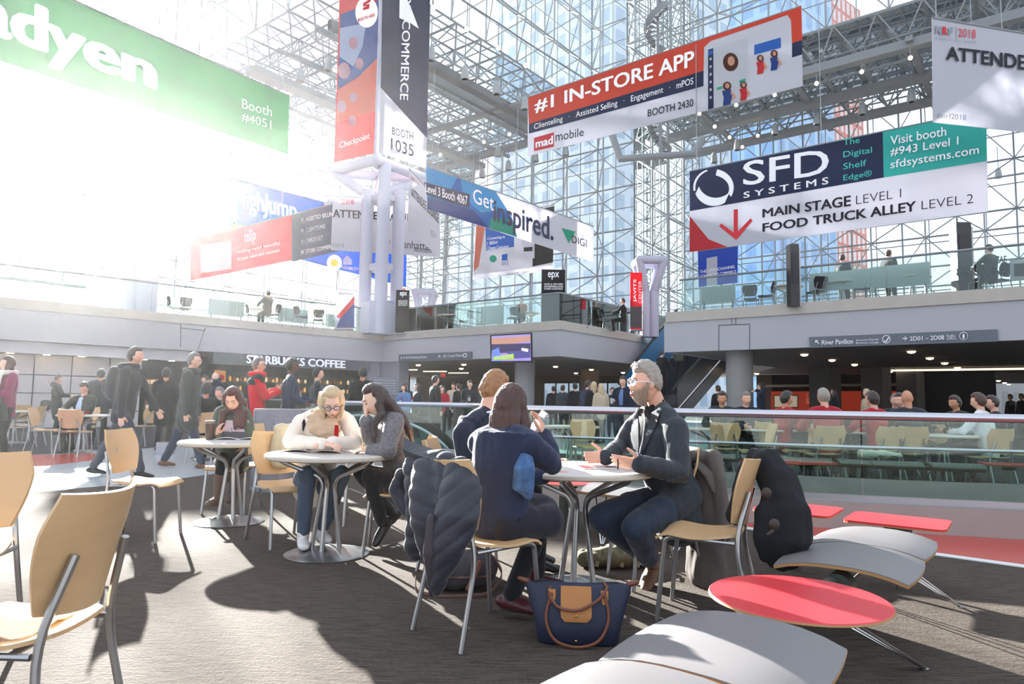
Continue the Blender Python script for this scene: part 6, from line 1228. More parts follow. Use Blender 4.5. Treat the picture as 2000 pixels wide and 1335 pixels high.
# ---------------------------------------------------------------- long haired woman with her back to us
J = hero(1.68, dict(pelvis=(972, 1000, 3.62), shL=(938, 862, 3.70), shR=(1036, 866, 3.48), neck=(990, 842, 3.60), head=(998, 796, 3.66), elL=(1000, 930, 3.92), wrL=(1062, 930, 3.98), elR=(1078, 906, 3.6), wrR=(1063, 852, 3.72), knL=(1050, 1000, 4.05), knR=(1066, 1000, 3.85), anL=(1048, 1118, 4.10), anR=(1000, 1158, 3.72)), (.42, .9, -.05))
J['hdR'] = V((-.2, .15, 1)); J['hnR'] = V((-.9, .2, 0)); J['curlsR'] = [.5, .6, .7, .8]; J['fdR'] = V((.55, -.2, -.08)); J['fdL'] = V((.7, .1, -.05))
t = person('woman with long dark brown hair and navy jacket seated with her back to us', J)
blob(body_mesh(J), 'body', sk_fair, t, .006, 2)
tb = top_mesh(J, .024, -.01, 1.02); blob(tb, 'jacket', cloth('jacket_navy', srgb(34, 44, 70)), t, .009, 4, FOLD)
b = MB(); b.capsule([J['pelvis'] + J['s'] * .04, J['pelvis'] + V((.02, .02, -.04))], [(.16, .12), (.19, .14)], 18, J['r']); b.capsule([J['pelvis'] + V((.03, 0, -.02)), lerp(J['hipR'], J['knR'], .85)], [.13, .11], 14); b.capsule([J['pelvis'] + V((.0, .05, -.02)), lerp(J['hipL'], J['knL'], .85)], [.13, .11], 14); b.capsule([J['pelvis'] + V((.05, -.06, -.05)), J['pelvis'] + V((.26, .06, -.05))], [.10, .09], 14)
blob(b, 'skirt', cloth('skirt_navy', srgb(32, 34, 46)), t, .010, 4, folds(.014, 7, (1, 1, .2)))
b = MB(); b.capsule([at(1030, 880, 3.46), at(1025, 915, 3.44), at(1022, 950, 3.46), at(1034, 970, 3.48)], [(.03, .03), (.055, .04), (.06, .03), (.02, .015)], 12, (1, 0, 0)); blob(b, 'blouse_tail', c_teal, t, .008, 3, FOLD)
blob(leg_mesh(J, .012, 1.0, .85), 'tights', c_black, t, .009, 3)
for nm in 'LR':
    bt = blob(shoe_mesh(J, nm, .10, .004), 'boot', s_burg, t, .006, 2); a = J['an' + nm] - Z * .078; f = V(J['fd' + nm]); f.z = 0; f.normalize(); b = MB(); b.capsule([a - f * .05, a + f * .15], [(.042, .010), (.036, .010)], 12, f.cross(Z)); b.build('sole', s_black, bt, True)
hc = J['head']; R = head_basis(J['hf']); b = MB(); add_hair_cap(b, hc, R, 1.0, .016, .42, -.6, .30, .003, back=-1.2)
bk = -V((J['hf'].x, J['hf'].y, 0)).normalized(); rg = R @ V((1, 0, 0))
b.capsule([hc + bk * .04 + Z * .02, hc + bk * .075 - Z * .05, hc + bk * .085 - Z * .14, hc + bk * .07 - Z * .20], [(.075, .05), (.088, .045), (.085, .04), (.06, .02)], 16, rg)
b.capsule([hc + rg * .06 - Z * .01, hc + rg * .08 - Z * .08, hc + rg * .085 + bk * .02 - Z * .16, hc + rg * .075 + bk * .03 - Z * .22], [(.03, .05), (.03, .045), (.03, .04), (.015, .02)], 12, rg)
for i in range(9):
    a = -1 + 2 * i / 8; p = hc + bk * .085 + rg * (.075 * a) - Z * .15; b.capsule([p, p - Z * (.07 + .02 * sin(i * 2)) + rg * .012 * sin(i * 3), p - Z * (.10 + .025 * sin(i * 2)) + rg * .02 * sin(i * 3) + bk * .012], [.016, .013, .005], 7)
for i in range(6):
    p = hc - rg * .06 + bk * .04 - Z * (.10 + .01 * i); q = p - Z * (.08 + .02 * i) - rg * (.02 + .006 * i) + bk * .06; b.capsule([p, lerp(p, q, .5) - rg * .02, q], [.018, .011, .004], 7)
def strands(c, n, hc=hc, rg=rg, bk=bk):
    q = c - hc; a = math.atan2(q.dot(bk), q.dot(rg)); return .003 * sin(a * 46 + 4 * mnoise.noise(c * 9)) + .002 * mnoise.noise(V((c.x * 60, c.y * 60, c.z * 8)))
blob(b, 'hair', h_brown, t, .0055, 2, strands)
ph = J['wrR'] + V((-.035, .02, .075)); t2 = thing('phone', 'white edged phone held up by the long haired woman', 'phone', tuple(ph)); Rm = Matrix.Rotation(radians(35), 3, 'Y') @ Matrix.Rotation(.5, 3, 'Z'); b = MB(); b.box(tuple(ph), (.010, .07, .14), mtx=Rm); b.build('case', fw, t2, False, True); b = MB(); b.box(tuple(ph + Rm @ V((.0055, 0, 0))), (.002, .062, .125), mtx=Rm); b.build('screen', mat('black_glass', srgb(12, 12, 16), .1), t2, False, True)

# ---------------------------------------------------------------- man in the dark blue suit beyond her
J = hero(1.80, dict(pelvis=(930, 940, 4.82), shL=(968, 834, 5.02), shR=(905, 842, 4.62), neck=(948, 804, 4.84), head=(968, 762, 4.88), elL=(1015, 905, 5.0), wrL=(1075, 905, 4.85), elR=(915, 935, 4.6), wrR=(1000, 925, 4.55), knL=(1040, 950, 5.0), knR=(1040, 960, 4.7), anL=(1040, 1070, 5.0), anR=(1045, 1085, 4.72)), (.93, .35, -.08))
t = person('light brown haired man in a dark blue suit, half hidden behind the long haired woman', J)
blob(body_mesh(J), 'body', sk_fair, t, .007, 2); blob(top_mesh(J, .018, .08, 1.06), 'suit_jacket', cloth('suit_blue', srgb(28, 36, 56)), t, .010, 4, FOLD); blob(leg_mesh(J, .008, .97), 'trousers', c_navy, t, .010, 3, FOLD)
for nm in 'LR': blob(shoe_mesh(J, nm), 'shoe', s_black, t, .008, 2)
b = MB(); b.tube([J['neck'] + J['s'] * -.01 + V((cos(a) * .068, sin(a) * .068, .012 * sin(a + 2))) for a in [2 * pi * i / 16 for i in range(17)]], [(.010, .022)] * 17, 8, (0, 0, 1)); b.build('shirt_collar', c_white, t, True, True)
hc = J['head']; R = head_basis(J['hf']); b = MB(); add_hair_cap(b, hc, R, 1.03, .017, .48, -.25, .32, .010, back=-.6, top=.016)
blob(b, 'hair', h_ginger, t, .007, 1, lambda c, n: .005 * mnoise.noise(c * 55)); face_bits(J, t, 'open', h_ginger)

# ---------------------------------------------------------------- blonde woman over the magazines
J = hero(1.70, dict(pelvis=(612, 945, 5.56), shL=(680, 822, 5.30), shR=(590, 822, 5.42), neck=(640, 806, 5.32), head=(648, 786, 5.16), elL=(695, 866, 5.22), wrL=(650, 862, 5.02), elR=(566, 862, 5.25), wrR=(628, 866, 5.0), knL=(668, 925, 5.18), knR=(600, 925, 5.12), anL=(628, 1035, 5.22), anR=(592, 1045, 5.18)), (.30, -.82, -.50), hu=(.05, -.4, 1))
J['curlsL'] = [.7, .8, .9, 1]; J['curlsR'] = [.6, .7, .8, .9]; J['hdL'] = V((-.9, -.3, .05)); J['hnL'] = V((0, .3, -1)); J['hdR'] = V((.95, -.2, 0)); J['hnR'] = V((0, .35, -1)); J['fdR'] = V((.35, -.9, 0)); J['fdL'] = V((.5, -.8, .05))
t = person('blonde woman in a cream sweater and beige scarf reading a magazine on the middle table', J)
blob(body_mesh(J), 'body', [sk_pale, sk_lip], t, .0065, 2, None, lips(J)); face_bits(J, t, 'down', h_ginger)
blob(top_mesh(J, .014, .02, 1.02), 'sweater', c_cream, t, .009, 4, FOLD); blob(leg_mesh(J, .006, .93), 'jeans', c_jean, t, .009, 3, FOLD)
for nm in 'LR': blob(shoe_mesh(J, nm, .0, .004), 'sneaker', s_white, t, .007, 2)
b = MB(); nk = J['neck']; f_ = J['f']
b.tube([nk + V((cos(a) * .10, sin(a) * .095 - .01, -.012 + .02 * sin(a))) for a in [2 * pi * i / 20 for i in range(21)]], [(.05, .038)] * 21, 10, (0, 0, 1)); b.capsule([nk + V((-.06, -.09, -.03)), nk + V((.0, -.14, -.08)), nk + V((.05, -.155, -.14)), nk + V((.03, -.16, -.2))], [(.09, .05), (.12, .05), (.10, .045), (.06, .03)], 14, (1, 0, 0))
blob(b, 'scarf', cloth('beige_scarf', srgb(198, 172, 146)), t, .009, 3, folds(.016, 19, (.5, 1, 1.5)))
hc = J['head']; R = head_basis(J['hf'], J['hu']); b = MB(); add_hair_cap(b, hc, R, 1.0, .018, .66, -.7, .28, .004, back=-1.1)
for sx in (-1, 1):
    for i in range(6): p = hc + R @ V((sx * (.057 + .003 * i), .035 - .018 * i, .05)); b.capsule([p, p + R @ V((sx * .012, .006, -.08)), p + R @ V((sx * .006, .02 - .008 * i, -.15))], [.022, .022, .010], 8)
blob(b, 'hair', h_blond, t, .006, 2, lambda c, n: .003 * mnoise.noise(V((c.x * 90, c.y * 50, c.z * 14))))
glasses(J, t, mat('dark_blue_frame', srgb(46, 62, 92), .3), 1.0, .02)
b = MB(); b.tube([J['shR'] + V((.05, .02, .075)), J['shR'] + V((.055, -.07, .04)), J['shR'] + V((.03, -.1, -.06)), J['shR'] + V((.02, -.06, -.14))], [(.016, .006)] * 4, 8, (1, 0, 0)); b.build('bag_strap', c_navy, t, True, True)
b = MB(); p = at(657, 842, 5.04); b.hexa([p + V((-.016, .0, -.07)), p + V((.016, 0, -.07)), p + V((.016, .006, -.07)), p + V((-.016, .006, -.07))], [p + V((-.014, .0, .045)), p + V((.014, 0, .045)), p + V((.014, .006, .045)), p + V((-.014, .006, .045))]); b.build('red_lanyard', fred, t, False, True, recalc=True)

# ---------------------------------------------------------------- dark haired woman in the speckled cardigan
J = hero(1.68, dict(pelvis=(790, 940, 5.32), shL=(770, 818, 5.12), shR=(752, 822, 5.42), neck=(752, 806, 5.24), head=(733, 782, 5.12), elL=(757, 880, 4.98), wrL=(728, 880, 5.05), elR=(728, 872, 5.3), wrR=(716, 822, 5.10), knL=(722, 928, 4.98), knR=(706, 922, 5.32), anL=(745, 1020, 5.18), anR=(762, 1000, 5.5)), (-.86, -.38, -.36), hu=(-.35, -.15, 1))
J['hdR'] = V((-.05, -.1, 1)); J['hnR'] = V((.9, .1, .1)); J['curlsR'] = [.9, .9, .8, .6]; J['hdL'] = V((-1, .2, 0)); J['hnL'] = V((0, 0, -1)); J['fdL'] = V((-.4, -.5, -.75)); J['fdR'] = V((-.6, -.3, -.6))
t = person('woman with long dark hair in a speckled grey cardigan, hand at her face', J)
blob(body_mesh(J), 'body', [sk_pale, sk_lip], t, .0065, 2, None, lips(J)); face_bits(J, t, 'down', h_dkb)
tb = top_mesh(J, .024, .06, 1.05, arm=1.12); tb.capsule([J['pelvis'] + Z * .1, J['pelvis'] - Z * .04 + V((.02, 0, 0))], [(.17, .15), (.18, .17)], 14, J['r']); blob(tb, 'cardigan', c_tweed, t, .009, 4, FOLD)
blob(leg_mesh(J, .006, .96, .95), 'trousers', c_black, t, .010, 3, FOLD)
for nm in 'LR': blob(shoe_mesh(J, nm, .03), 'boot', s_black, t, .008, 2)
hc = J['head']; R = head_basis(J['hf'], J['hu']); b = MB(); add_hair_cap(b, hc, R, 1.0, .020, .64, -.7, .20, .005, back=-1.1)
bk = V((.88, .3, 0)).normalized(); b.capsule([hc + bk * .05 + Z * .03, hc + bk * .11 - Z * .03, hc + bk * .19 - Z * .12, hc + bk * .25 - Z * .22, hc + bk * .28 - Z * .30], [(.08, .05), (.085, .05), (.085, .045), (.07, .04), (.03, .02)], 14, (.3, -.9, 0)); b.capsule([hc + R @ V((-.06, .0, -.03)), hc + R @ V((-.075, .0, -.1)) , hc + V((.02, -.10, -.17)), hc + V((.03, -.12, -.26))], [.03, .035, .03, .012], 10)
for i in range(8): p = hc + bk * (.12 + .015 * i) + V((0, -.06 + .015 * i, -.1 - .02 * i)); b.capsule([p, p + V((.03 * sin(i * 2) + .03, -.02, -.06)), p + V((.05, .0, -.12))], [.018, .016, .006], 7)
blob(b, 'hair', h_dkb, t, .0065, 2, lambda c, n: .004 * mnoise.noise(V((c.x * 60, c.y * 50, c.z * 30))))

# ---------------------------------------------------------------- woman with the tablet
J = hero(1.66, dict(pelvis=(452, 905, 6.92), shL=(478, 806, 6.70), shR=(430, 806, 6.70), neck=(455, 796, 6.70), head=(456, 780, 6.60), elL=(487, 848, 6.62), wrL=(482, 858, 6.6), elR=(421, 848, 6.6), wrR=(424, 852, 6.5), knL=(468, 893, 6.46), knR=(436, 893, 6.48), anL=(455, 962, 6.62), anR=(425, 968, 6.6)), (.02, -.86, -.46), hu=(0, -.4, 1))
J['hdR'] = V((.25, -.4, .9)); J['hnR'] = V((.8, -.2, 0)); J['fdL'] = V((.2, -.9, 0)); J['fdR'] = V((-.1, -.9, 0))
t = person('woman with long reddish brown hair in an olive jacket looking down at a tablet', J)
blob(body_mesh(J), 'body', [sk_fair, sk_lip], t, .007, 2, None, lips(J)); face_bits(J, t, 'down', h_dkb); blob(top_mesh(J, .014, .03), 'jacket', c_olive, t, .010, 4, FOLD); blob(leg_mesh(J, .004, .8, .95), 'trousers', c_black, t, .010, 3)
for nm in 'LR': blob(shoe_mesh(J, nm, .22, .008), 'suede_boot', s_sued, t, .009, 3)
hc = J['head']; R = head_basis(J['hf'], J['hu']); b = MB(); add_hair_cap(b, hc, R, 1.0, .018, .66, -.8, .26, .003, back=-1.2)
for sx in (-1, 1):
    b.capsule([hc + R @ V((sx * .06, .02, .05)), hc + R @ V((sx * .086, -.01, -.03)), hc + V((sx * .098, .02, -.13)), hc + V((sx * .10, -.02, -.25))], [(.034, .045), (.036, .05), (.046, .05), (.03, .035)], 12, (1, 0, 0))
b.capsule([hc + V((.05, .0, -.11)), hc + V((.055, -.03, -.19)), hc + V((.05, -.05, -.26))], [(.04, .03), (.04, .03), (.02, .02)], 12, (1, 0, 0))
blob(b, 'hair', hairm('auburn_hair', srgb(74, 42, 34)), t, .007, 2, lambda c, n: .003 * mnoise.noise(V((c.x * 90, c.y * 50, c.z * 10))))
# ================================================================ everyone further away
def bgp(label, px, d, h, yaw, pose='stand', top=c_black, bot=c_navy, skin=sk_fair, hair=h_dkb, style='short', hem=None, wl=None, wr=None, lean=0., hf=None, z=.006, shoe=s_black, wlk=.36, seat=.45, y=None, hu=None):
    loc = gx(px, d, z) if y is None else V(at(px, y, d)); vx = .011 if d < 13 else (.017 if d < 19 else .026); far = d > 24; k = h
    if pose == 'walk': J = joints(h, (0, 0, .515 * h), lean + .06, hf or (0, 1, -.05), wl, wr, (-.05 * k, wlk, .06), (.05 * k, -wlk, .09)) if False else joints(h, (0, 0, .505 * h), lean=lean + .05, headf=hf or (0, 1, -.05), wl=wl or (-.16, .18, .46 * h), wr=wr or (.16, -.14, .46 * h), al=(-.05 * k, -wlk, .10), ar=(.05 * k, wlk * .8, .075))
    elif pose == 'sit': J = joints(h, (0, -.02, seat + .085), lean=lean, headf=hf or (0, 1, -.15), wl=wl or (-.14, .40, .77), wr=wr or (.14, .40, .77), al=(-.09, .40, .06), ar=(.09, .34, .06), pl_=(-1, -.5, -.4), pr_=(1, -.5, -.4))
    else: J = joints(h, (0, 0, .52 * h), lean=lean, headf=hf or (0, 1, -.05), wl=wl, wr=wr, al=(-.10, -.02, .07), ar=(.10, .03, .07))
    J = to_world(J, loc, radians(yaw)); t = thing('person', label, 'person', tuple(loc))
    blob(body_mesh(J, 1.0, not far, d < 14), 'body', skin, t, vx * .75 if d < 14 else vx, 1 if d < 14 else 1)
    blob(top_mesh(J, .018, .06 if pose != 'sit' else .02, 1.05, hem=hem), 'coat' if hem else 'jacket', top, t, vx, 2, FOLD2 if d < 16 else None)
    blob(leg_mesh(J, .008, .96), 'trousers', bot, t, vx, 2, FOLD2 if d < 14 else None)
    if pose != 'sit' or d < 16:
        for nm in 'LR': blob(shoe_mesh(J, nm), 'shoe', shoe, t, min(vx, .015), 1)
    if style != 'bald':
        R = head_basis(J['hf'], V(hu) if hu else Z); b = MB(); lg = style == 'long'; sc_ = J['h'] / 1.75
        add_hair_cap(b, J['head'], R, sc_, .024 if style != 'crop' else .017, .56, -.75 if lg else -.42, .22, .006, 26, 20, back=-1.2 if lg else -.95)
        if lg:
            bk = R @ V((0, -1, 0)); b.capsule([J['head'] + bk * .03, J['head'] + bk * .075 - Z * .08, J['head'] + bk * .085 - Z * .22], [(.075, .05), (.085, .04), (.05, .025)], 12, R @ V((1, 0, 0)))
            for sx in (-1, 1): b.capsule([J['head'] + R @ V((sx * .065, -.01, 0)), J['head'] + R @ V((sx * .085, 0, -.1)), J['head'] + R @ V((sx * .07, .02, -.2))], [.03, .032, .015], 8)
        blob(b, 'hair', hair, t, min(vx, .012) if d < 16 else vx, 1)
    return t, J
def piece(t, pts, r, name, m, n=8, side=None):
    b = MB(); b.capsule(pts, r, n, side); return b.build(name, m, t, True, True)
# walkers at left
t, J = bgp('man with a backpack and dark jacket striding right', 243, 9.7, 1.86, -82, 'walk', cloth('jacket_plum_black', srgb(46, 40, 52)), cloth('grey_jeans', srgb(66, 68, 80)), sk_fair, h_dkb, 'crop', hf=(-.1, 1, 0), wl=(-.2, .42, .84), wr=(.2, .05, .84), wlk=.40, lean=.08)
f = J['f']; f = V((f.x, f.y, 0)).normalized(); b = MB(); bc = J['chest'] - f * .2; b.capsule([bc + Z * .17, bc, bc - Z * .17], [(.13, .06), (.16, .10), (.15, .09)], 14, J['r']); b.capsule([bc - f * .09 + Z * .02, bc - f * .09 - Z * .12], [(.10, .04), (.11, .05)], 12, J['r']); blob(b, 'backpack', cloth('pack_dark', srgb(60, 56, 68)), t, .012, 2, FOLD2)
for s_ in 'LR': piece(t, [J['sh' + s_] * .8 + J['neck'] * .2 + Z * .055 - f * .04, J['sh' + s_] * .8 + J['neck'] * .2 + Z * .04 + f * .08, J['chest'] + J['r'] * (.11 if s_ == 'R' else -.11) + f * .13], [(.03, .008)] * 3, 'strap', c_black, 8, J['r'])
b = MB(); b.tube([J['neck'] + V((cos(a) * .105, sin(a) * .105, .04)) - f * .04 for a in [2 * pi * i / 14 for i in range(15)]], .045, 8); blob(b, 'hood', cloth('jacket_plum_black', (0, 0, 0)), t, .012, 2)
t, J = bgp('man in a long dark green parka and glasses striding to the right', 368, 11.0, 1.87, -84, 'walk', cloth('parka_green', srgb(58, 64, 62)), c_denim, sk_fair, h_salt, 'crop', hem=.55, wl=(-.2, .1, .82), wr=(.22, .05, .84), wlk=.36, shoe=s_brown); glasses(J, t, m_tube)
b = MB(); b.tube([J['neck'] + V((cos(a) * .105, sin(a) * .105, .035)) for a in [2 * pi * i / 14 for i in range(15)]], .04, 8); blob(b, 'hood', cloth('parka_green', (0, 0, 0)), t, .012, 2)
t, J = bgp('woman in a plum jacket and pale scarf at the left edge', 12, 11.3, 1.74, 150, 'stand', c_plum, c_black, sk_pale, h_brown, 'long', wl=(-.08, .30, 1.14), wr=(.24, .18, .95), hf=(.5, 1, .05))
f = V((J['f'].x, J['f'].y, 0)).normalized(); b = MB(); b.tube([J['neck'] + V((cos(a) * .105, sin(a) * .105, .035)) for a in [2 * pi * i / 14 for i in range(15)]], .045, 8); b.capsule([J['neck'] + f * .13 - J['r'] * .05, J['chest'] + f * .17 - J['r'] * .06, J['pelvis'] + f * .18 - J['r'] * .08 - Z * .1], [(.07, .03), (.08, .03), (.08, .025)], 10, J['r']); blob(b, 'scarf', cloth('pale_scarf', srgb(206, 194, 186), var=.25, scale=50), t, .011, 2, FOLD2)
hb = J['wrL'] + V((.12, 0, -.3)); t2 = thing('handbag', 'black handbag carried by the woman in the plum jacket', 'bag', tuple(hb - Z * .16)); b = MB(); b.hexa([hb + V((-.2, -.07, -.15)), hb + V((.2, -.07, -.15)), hb + V((.2, .07, -.15)), hb + V((-.2, .07, -.15))], [hb + V((-.16, -.05, .13)), hb + V((.16, -.05, .13)), hb + V((.16, .05, .13)), hb + V((-.16, .05, .13))]); b.build('body', s_black, t2, False, True); b = MB(); b.tube(arc(hb + Z * .12, .11, 0, pi, 12, (1, 0, 0), (0, 0, 1.5)), .012, 6); b.build('handle', s_black, t2, True, True)
t, J = bgp('woman in a black coat with furry collar reading her phone by the pale wall', 110, 19.3, 1.68, -70, 'stand', c_black, c_black, sk_fair, h_salt, 'short', hem=.9, wl=(-.1, .32, 1.08), wr=(.1, .32, 1.08), hf=(0, 1, -.35)); piece(t, [J['neck'] - J['r'] * .15 - Z * .03, J['neck'] - J['f'] * .1, J['neck'] + J['r'] * .15 - Z * .03], [.07, .08, .07], 'fur_collar', mat('dark_fur', srgb(40, 34, 34), .95, bump=.5, scale=30)); piece(t, [J['pelvis'] - J['f'] * .25 + Z * .02, J['pelvis'] - J['f'] * .25 - Z * .15], [(.15, .06), (.16, .07)], 'shoulder_bag', s_black)
t, J = bgp('man in a dark suit and light blue shirt seated at the café table facing us', 163, 13.9, 1.78, 178, 'sit', c_black, c_black, sk_fair, h_dkb, 'crop', hf=(0, 1, -.65), hu=(0, -.6, 1)); piece(t, [J['neck'] + J['f'] * .09 - Z * .02, J['chest'] + J['f'] * .155, J['waist'] + J['f'] * .15], [(.04, .02), (.06, .02), (.05, .02)], 'shirt', cloth('pale_blue_shirt', srgb(170, 186, 214)), 8, J['r'])
bgp('dark haired person in a navy coat standing behind the seated man in the suit', 194, 15.8, 1.72, 20, 'stand', c_navy, c_black, sk_tan, h_black, 'short', hem=.5)
t, J = bgp('man in a red and black jacket standing in front of the coffee shop sign', 500, 10.9, 1.77, -62, 'stand', c_red, c_jean, sk_fair, h_salt, 'crop', wl=(-.04, .30, 1.26), wr=(.06, .34, 1.22), hf=(.35, 1, .02)); glasses(J, t, m_tube)
b = MB(); pts, ra = torso_rings(J, .026, 0, 1.06); b.capsule([pts[4] - J['s'] * .0 - J['f'] * .01, pts[5]], [ra[4], ra[5]], 14, J['r']); 
for s_ in 'LR': b.capsule([J['sh' + s_] + Z * .01, lerp(J['sh' + s_], J['el' + s_], .32)], [.075, .066], 10)
blob(b, 'black_yoke', c_black, t, .011, 2); b = MB(); b.tube([J['neck'] + V((cos(a) * .105, sin(a) * .105, .04)) for a in [2 * pi * i / 14 for i in range(15)]], .042, 8); blob(b, 'hood', c_red, t, .012, 2); piece(t, [J['shR'] - J['f'] * .05 + Z * .06, J['chest'] - J['f'] * .14, J['pelvis'] + J['r'] * .12 - J['f'] * .1], [(.02, .008)] * 3, 'bag_strap', c_black)
def lanyard(t, J, col=fred):
    b = MB(); f = J['f']; nk = J['neck']; b.tube([nk - J['r'] * .075 - f * .02, nk - J['r'] * .07 + f * .085 - Z * .06, J['chest'] + f * .155 - Z * .02, nk + J['r'] * .07 + f * .085 - Z * .06, nk + J['r'] * .075 - f * .02], [(.010, .003)] * 5, 6, (0, 0, 1)); b.build('lanyard', col, t, True, True); b = MB(); c = J['chest'] + f * .165 - Z * .09; b.box(tuple(c), (.08, .012, .11), atan2(f.y, f.x) + pi / 2); b.build('badge', fw, t, False, True)
t, J = bgp('black man in a navy blazer with a red lanyard under the coffee shop sign', 566, 11.1, 1.78, -68, 'stand', c_dkblue, c_navy, sk_dark, h_black, 'crop', wl=(-.06, .34, 1.08), wr=(.16, .20, 1.05), hf=(.1, 1, .02)); lanyard(t, J)
t, J = bgp('person with a black bob and dark jacket beside the man in the navy blazer', 618, 13.0, 1.72, -72, 'stand', c_char, c_black, sk_fair, h_black, 'short', hf=(0, 1, -.02)); lanyard(t, J)
bgp('man in black seen from behind, standing right of the coffee shop sign', 707, 13.9, 1.78, 8, 'stand', c_black, c_black, sk_tan, h_black, 'crop')
bgp('bald man with both hands at his mouth in front of the coffee shop', 419, 17.8, 1.76, 170, 'stand', c_navy, c_black, sk_pale, h_salt, 'bald', wl=(-.03, .16, 1.52), wr=(.03, .16, 1.52))
bgp('man in a blue shirt beside the bald man at the coffee shop', 399, 19.5, 1.72, 150, 'stand', c_blue, c_black, sk_fair, h_dkb, 'short')
bgp('person in a black coat seated with their back to us behind the tablet reader', 402, 12.0, 1.75, 10, 'sit', c_black, c_black, sk_tan, h_black, 'short', hf=(0, 1, -.2))
bgp('grey haired person seated behind the tablet reader', 428, 13.0, 1.62, 160, 'sit', c_char, c_black, sk_fair, h_salt, 'short')
bgp('dark clad person standing behind the tablet reader at the shop entrance', 322, 14.5, 1.72, 15, 'stand', c_black, c_black, sk_tan, h_black, 'short', hem=.7)
# lobby crowd
t, J = bgp('tall man in a black coat standing in profile by the lobby wall', 849, 18.2, 1.78, -60, 'stand', c_black, c_black, sk_fair, h_dkb, 'short', hem=.6)
crowd = [(792, 24.5, 1.72, 170, c_black, 'man in black standing furthest left in the lobby queue', 'short', None), (789, 20.0, 1.58, 150, c_blue, 'woman in a blue top at the left end of the lobby queue', 'long', fred), (815, 20.5, 1.62, 120, c_char, 'woman in a charcoal coat with a red lanyard in the lobby queue', 'long', fred), (863, 22.5, 1.6, 190, c_crim, 'woman with folded arms in a crimson top in the lobby queue', 'long', None), (885, 26, 1.78, 165, c_beige, 'man in a beige jacket in the lobby queue', 'short', fw), (895, 24, 1.72, 60, c_black, 'man in a black suit seen from the side in the lobby queue', 'crop', None), (917, 21, 1.74, 180, c_black, 'bearded man in black with a white lanyard in the lobby queue', 'short', fw), (936, 24.5, 1.7, 200, c_char, 'person in a charcoal coat beside the suited man in the lobby', 'short', None)]
for px, d, h, yw, tp, lb, st, ly in crowd:
    t, J = bgp(lb, px, d, h, yw, 'stand', tp, c_black, sk_fair if px != 936 else sk_tan, h_dkb, st, wl=(-.1, .28, 1.02) if px in (917, 863) else None, wr=(.1, .28, 1.05) if px in (917, 863) else None)
    if ly: lanyard(t, J, ly)
for px, d, h, yw, tp, lb, st, pose, hr in [(1081, 25, 1.7, 5, c_black, 'man in black seen from behind in front of the bright lobby doors, leftmost', 'crop', 'stand', h_black), (1099, 24, 1.72, -30, c_slate, 'man in a slate jacket in front of the bright lobby doors', 'short', 'stand', h_dkb), (1123, 22.5, 1.76, 20, c_black, 'person in a black coat standing by the lobby pillar', 'short', 'stand', h_black), (1147, 21, 1.8, -50, c_dkblue, 'man in a navy coat facing the woman with long blonde hair in the lobby', 'short', 'stand', h_dkb), (1160, 19.5, 1.72, 10, c_black, 'woman with long blonde hair seen from behind in the lobby', 'long', 'stand', h_blond), (1174, 19.2, 1.66, 25, c_beige, 'person in a pale coat right of the woman with long blonde hair', 'long', 'stand', h_blond), (1196, 22, 1.62, 175, c_green, 'man in a dark green jacket facing us in the lobby', 'short', 'stand', h_dkb), (1237, 19.5, 1.56, 40, c_char, 'person in a grey coat just left of the bearded man', 'short', 'stand', h_salt)]:
    bgp(lb, px, d, h, yw, pose, tp, c_black, sk_fair, hr, st)
t, J = bgp('man in a dark suit and blue shirt carrying a white cup in the lobby', 1217, 16.8, 1.78, 150, 'stand', c_navy, c_black, sk_fair, h_dkb, 'short', wl=None, wr=(.14, .3, 1.16)); piece(t, [J['neck'] + J['f'] * .09 - Z * .02, J['chest'] + J['f'] * .155, J['waist'] + J['f'] * .15], [(.04, .02), (.06, .02), (.05, .02)], 'shirt', c_blue, 8, J['r'])
cp = J['wrR'] + J['f'] * .09; t2 = thing('paper_cup', 'white paper cup held by the man in the dark suit', 'cup', tuple(cp - Z * .05)); b = MB(); b.lathe([(.03, -.05), (.042, .06), (0, .06)], cp, 12); b.build('cup', fw, t2, True, True); b = MB(); b.lathe([(.044, .06), (.042, .075), (0, .075)], cp, 12); b.build('lid', c_white, t2, True, True)
# ---- escalator
t = thing('escalator', 'escalator with blue side panels rising behind the corner of the right balcony', 'escalator', gx(1300, 21.5)); m_eblue = mat('blue_escalator_panel', srgb(28, 104, 150), .4); m_edk = mat('dark_escalator_glass', srgb(44, 50, 56), .15); m_rub = mat('black_rubber', srgb(22, 22, 24), .6)
def esc_side(p0, p1, m, nm, th=.12, h0=.55, h1=1.0):
    d_ = (p1 - p0); s_ = V((d_.y, -d_.x, 0)).normalized() * th / 2; b = MB(); b.hexa([p0 - s_ - Z * h0, p1 - s_ - Z * h0, p1 + s_ - Z * h0, p0 + s_ - Z * h0], [p0 - s_, p1 - s_, p1 + s_, p0 + s_]); b.build('truss_panel', m, t, False, True, recalc=True)
    b = MB(); b.hexa([p0 - s_ * .3, p1 - s_ * .3, p1 + s_ * .3, p0 + s_ * .3], [p0 - s_ * .3 + Z * (h1 - .1), p1 - s_ * .3 + Z * (h1 - .1), p1 + s_ * .3 + Z * (h1 - .1), p0 + s_ * .3 + Z * (h1 - .1)]); b.build('balustrade', m_edk if m is not m_eblue else m_eblue, t, False, True, recalc=True)
    b = MB(); b.tube([p0 + Z * h1 - (p1 - p0).normalized() * .3 - Z * .1, p0 + Z * (h1 - .03), p1 + Z * (h1 - .03)], [(.05, .035)] * 3, 8); b.build('handrail', m_rub, t, True, True); b = MB(); b.tube([p0 + Z * .02, p1 + Z * .02], .05, 6); b.build('skirt_trim', m_alu, t, True, True)
